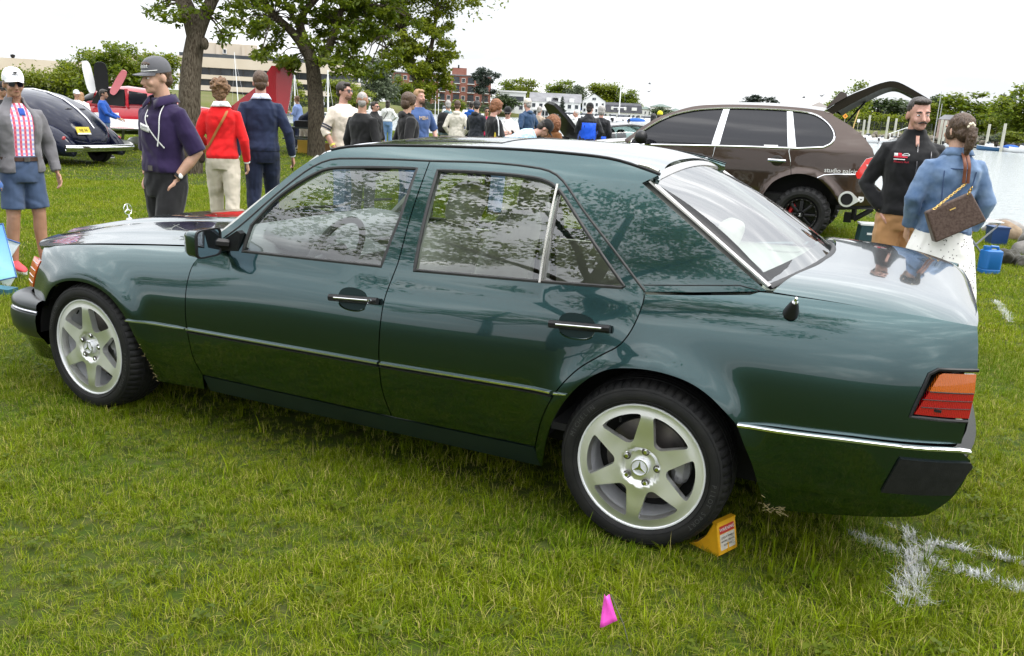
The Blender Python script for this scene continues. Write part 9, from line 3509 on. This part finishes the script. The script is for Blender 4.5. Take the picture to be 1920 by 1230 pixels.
def clear(P):
 """keep grass away from tyres, chock and props standing on it"""
 k = np.ones(len(P), bool)
 for (cx, cy, rx, ry) in ((0, -.76, .12, .12), (2.8, -.76, .12, .11), (0, .76, .12, .12), (2.8, .76, .12, .12), (3.07, -.715, .07, .055), (2.26, 8.93, .2, .15)):
  k &= ~((np.abs(P[:, 0] - cx) < rx) & (np.abs(P[:, 1] - cy) < ry))
 return k
# painted marks: a cross with stripes, in ground coordinates
MARK = [((3.546, -0.361, 0), (3.725, -0.446, 0), .035), ((3.725, -0.446, 0), (3.902, -0.462, 0), .04), ((3.902, -0.462, 0), (4.109, -0.494, 0), .04), ((3.722, -0.179, 0), (3.747, -0.486, 0), .055), ((3.747, -0.486, 0), (3.713, -0.784, 0), .05), ((3.77, -0.473, 0), (3.765, -0.791, 0), .04), ((3.808, -0.269, 0), (3.788, -0.547, 0), .03), ((3.827, -0.277, 0), (3.937, -0.27, 0), .025), ((4.018, -0.265, 0), (4.13, -0.277, 0), .022), ((4.425, 5.437, -0), (4.474, 4.486, 0), .05)]
def near_mark(P):
 w = np.zeros(len(P))
 for a, b, r_ in MARK:
  a, b = np.array(a[:2]), np.array(b[:2])
  t = np.clip(((P - a) @ (b - a)) / ((b - a) @ (b - a)), 0, 1)
  d = np.linalg.norm(P - (a + t[:, None] * (b - a)), axis=1)
  w = np.maximum(w, np.clip(1.5 - d / r_, 0, 1))
 return w
near_c = tuft_collection('near_tuft', [(18, .035, .056, .0032, .75), (16, .03, .046, .0036, 1.0), (20, .04, .064, .0030, .6), (14, .03, .040, .0040, 1.2), (17, .035, .054, .0032, .85), (10, .025, .080, .0034, .6)], M_BLADE)
mid_c = tuft_collection('mid_tuft', [(22, .08, .052, .0056, .8), (20, .08, .045, .0064, 1.0), (24, .09, .060, .0054, .7), (18, .07, .038, .0070, 1.1)], M_BLADE)
far_c = tuft_collection('far_tuft', [(26, .22, .052, .013, .8), (24, .22, .045, .015, 1.0), (26, .24, .060, .012, .8)], M_BLADE)
paint_c = tuft_collection('painted_tuft', [(9, .014, .050, .0036, .8), (8, .014, .042, .0040, 1.0), (9, .014, .058, .0034, .7)], M_PAINTED)
P, d = sector(1.3, 6.2, 1700)
P = P[clear(P) & on_lawn(P)]
w = near_mark(P)
pm = RG.random(len(P)) < w * .4
Q = P[~pm]
# under the sedan little can be seen: thin it there
und = (np.abs(Q[:, 1]) < .70) & (Q[:, 0] > -.5) & (Q[:, 0] < 3.0)
Q = Q[~und | (RG.random(len(Q)) < .35)]
lumps = .78 + .30 * np.sin(Q[:, 0] * 3.1 + 1.3 * np.sin(Q[:, 1] * 2.3)) * np.sin(Q[:, 1] * 2.7 + 1.1 * np.sin(Q[:, 0] * 1.9))
sz = np.clip(lumps, .55, 1.15) * RG.uniform(.55, 1.1, len(Q))
scatter('near_grass', np.c_[Q, np.zeros(len(Q))], sz, near_c, 'fine lawn grass around the green sedan')
Q = P[pm & (RG.random(len(P)) < .25)]
for a, b, r_ in MARK:
 a, b = np.array(a[:2]), np.array(b[:2])
 n_ = int(np.linalg.norm(b - a) * 190) + 6
 Q = np.r_[Q, a + RG.random((n_, 1)) * (b - a) + RG.normal(0, r_ * .33, (n_, 2))]
scatter('painted_grass', np.c_[Q, np.zeros(len(Q)) + .004], RG.uniform(.45, .85, len(Q)), paint_c, 'white painted marks on the grass behind the sedan')
# coarser, longer tufts here and there
big_c = tuft_collection('coarse_tuft', [(14, .03, .17, .0062, .6), (12, .035, .15, .0070, .8), (16, .03, .19, .0058, .5)], M_BLADE)
C_ = [(4.25, -.15, .16, 60), (4.6, .9, .3, 60), (3.35, -.62, .12, 26), (3.5, -.95, .14, 24), (2.3, -1.05, .25, 16), (1.2, -1.05, .3, 12), (.1, -1.1, .3, 12), (3.3, -1.35, .25, 12), (4.9, 1.6, .5, 40), (-.9, -1.0, .3, 18), (4.0, -.75, .2, 20), (2.75, -1.0, .12, 22)]
Q = np.concatenate([np.c_[RG.normal(cx, r_, n), RG.normal(cy, r_, n)] for cx, cy, r_, n in C_])
Q = Q[clear(Q)]
scatter('coarse_grass', np.c_[Q, np.zeros(len(Q))], RG.uniform(.35, .8, len(Q)), big_c, 'longer coarse grass tufts in the lawn')
# small broad-leaved weeds
wd_c = bpy.data.collections.new('weed_leaf')
for i in range(3):
 r_ = np.random.default_rng(90 + i)
 V, F, T = [], [], []
 for k in range(9):
  a = r_.random() * 2 * PI
  L_, w_ = r_.uniform(.018, .034), r_.uniform(.007, .012)
  z_ = r_.uniform(.018, .05)
  x0, y0 = r_.normal(0, .02, 2)
  b0 = len(V)
  V += [(x0, y0, z_), (x0 + cos(a) * L_ * .5 - sin(a) * w_, y0 + sin(a) * L_ * .5 + cos(a) * w_, z_ + .008), (x0 + cos(a) * L_, y0 + sin(a) * L_, z_ + .002), (x0 + cos(a) * L_ * .5 + sin(a) * w_, y0 + sin(a) * L_ * .5 - cos(a) * w_, z_ + .008)]
  F.append((b0, b0 + 1, b0 + 2, b0 + 3))
  T += [r_.uniform(.1, .7)] * 4
 me = fast_mesh('weed', V, F, T)
 me.materials.append(M_LEAF)
 wd_c.objects.link(bpy.data.objects.new('weed_leaf_%02d' % i, me))
Pw, _ = sector(1.4, 5.0, 16)
Pw = Pw[clear(Pw)]
scatter('lawn_weeds', np.c_[Pw, np.zeros(len(Pw))], RG.uniform(.6, 1.2, len(Pw)), wd_c, 'small broad-leaved weeds among the grass')
P, d = sector(6.0, 15, 330)
P = P[on_lawn(P) & clear(P)]
scatter('middle_grass', np.c_[P, np.zeros(len(P))], RG.uniform(.6, 1.15, len(P)), mid_c, 'lawn grass in the middle distance')
P, d = sector(14.5, 52, 26)
P = P[on_lawn(P)]
scatter('distant_grass', np.c_[P, np.zeros(len(P))], RG.uniform(.6, 1.1, len(P)), far_c, 'lawn grass in the distance')
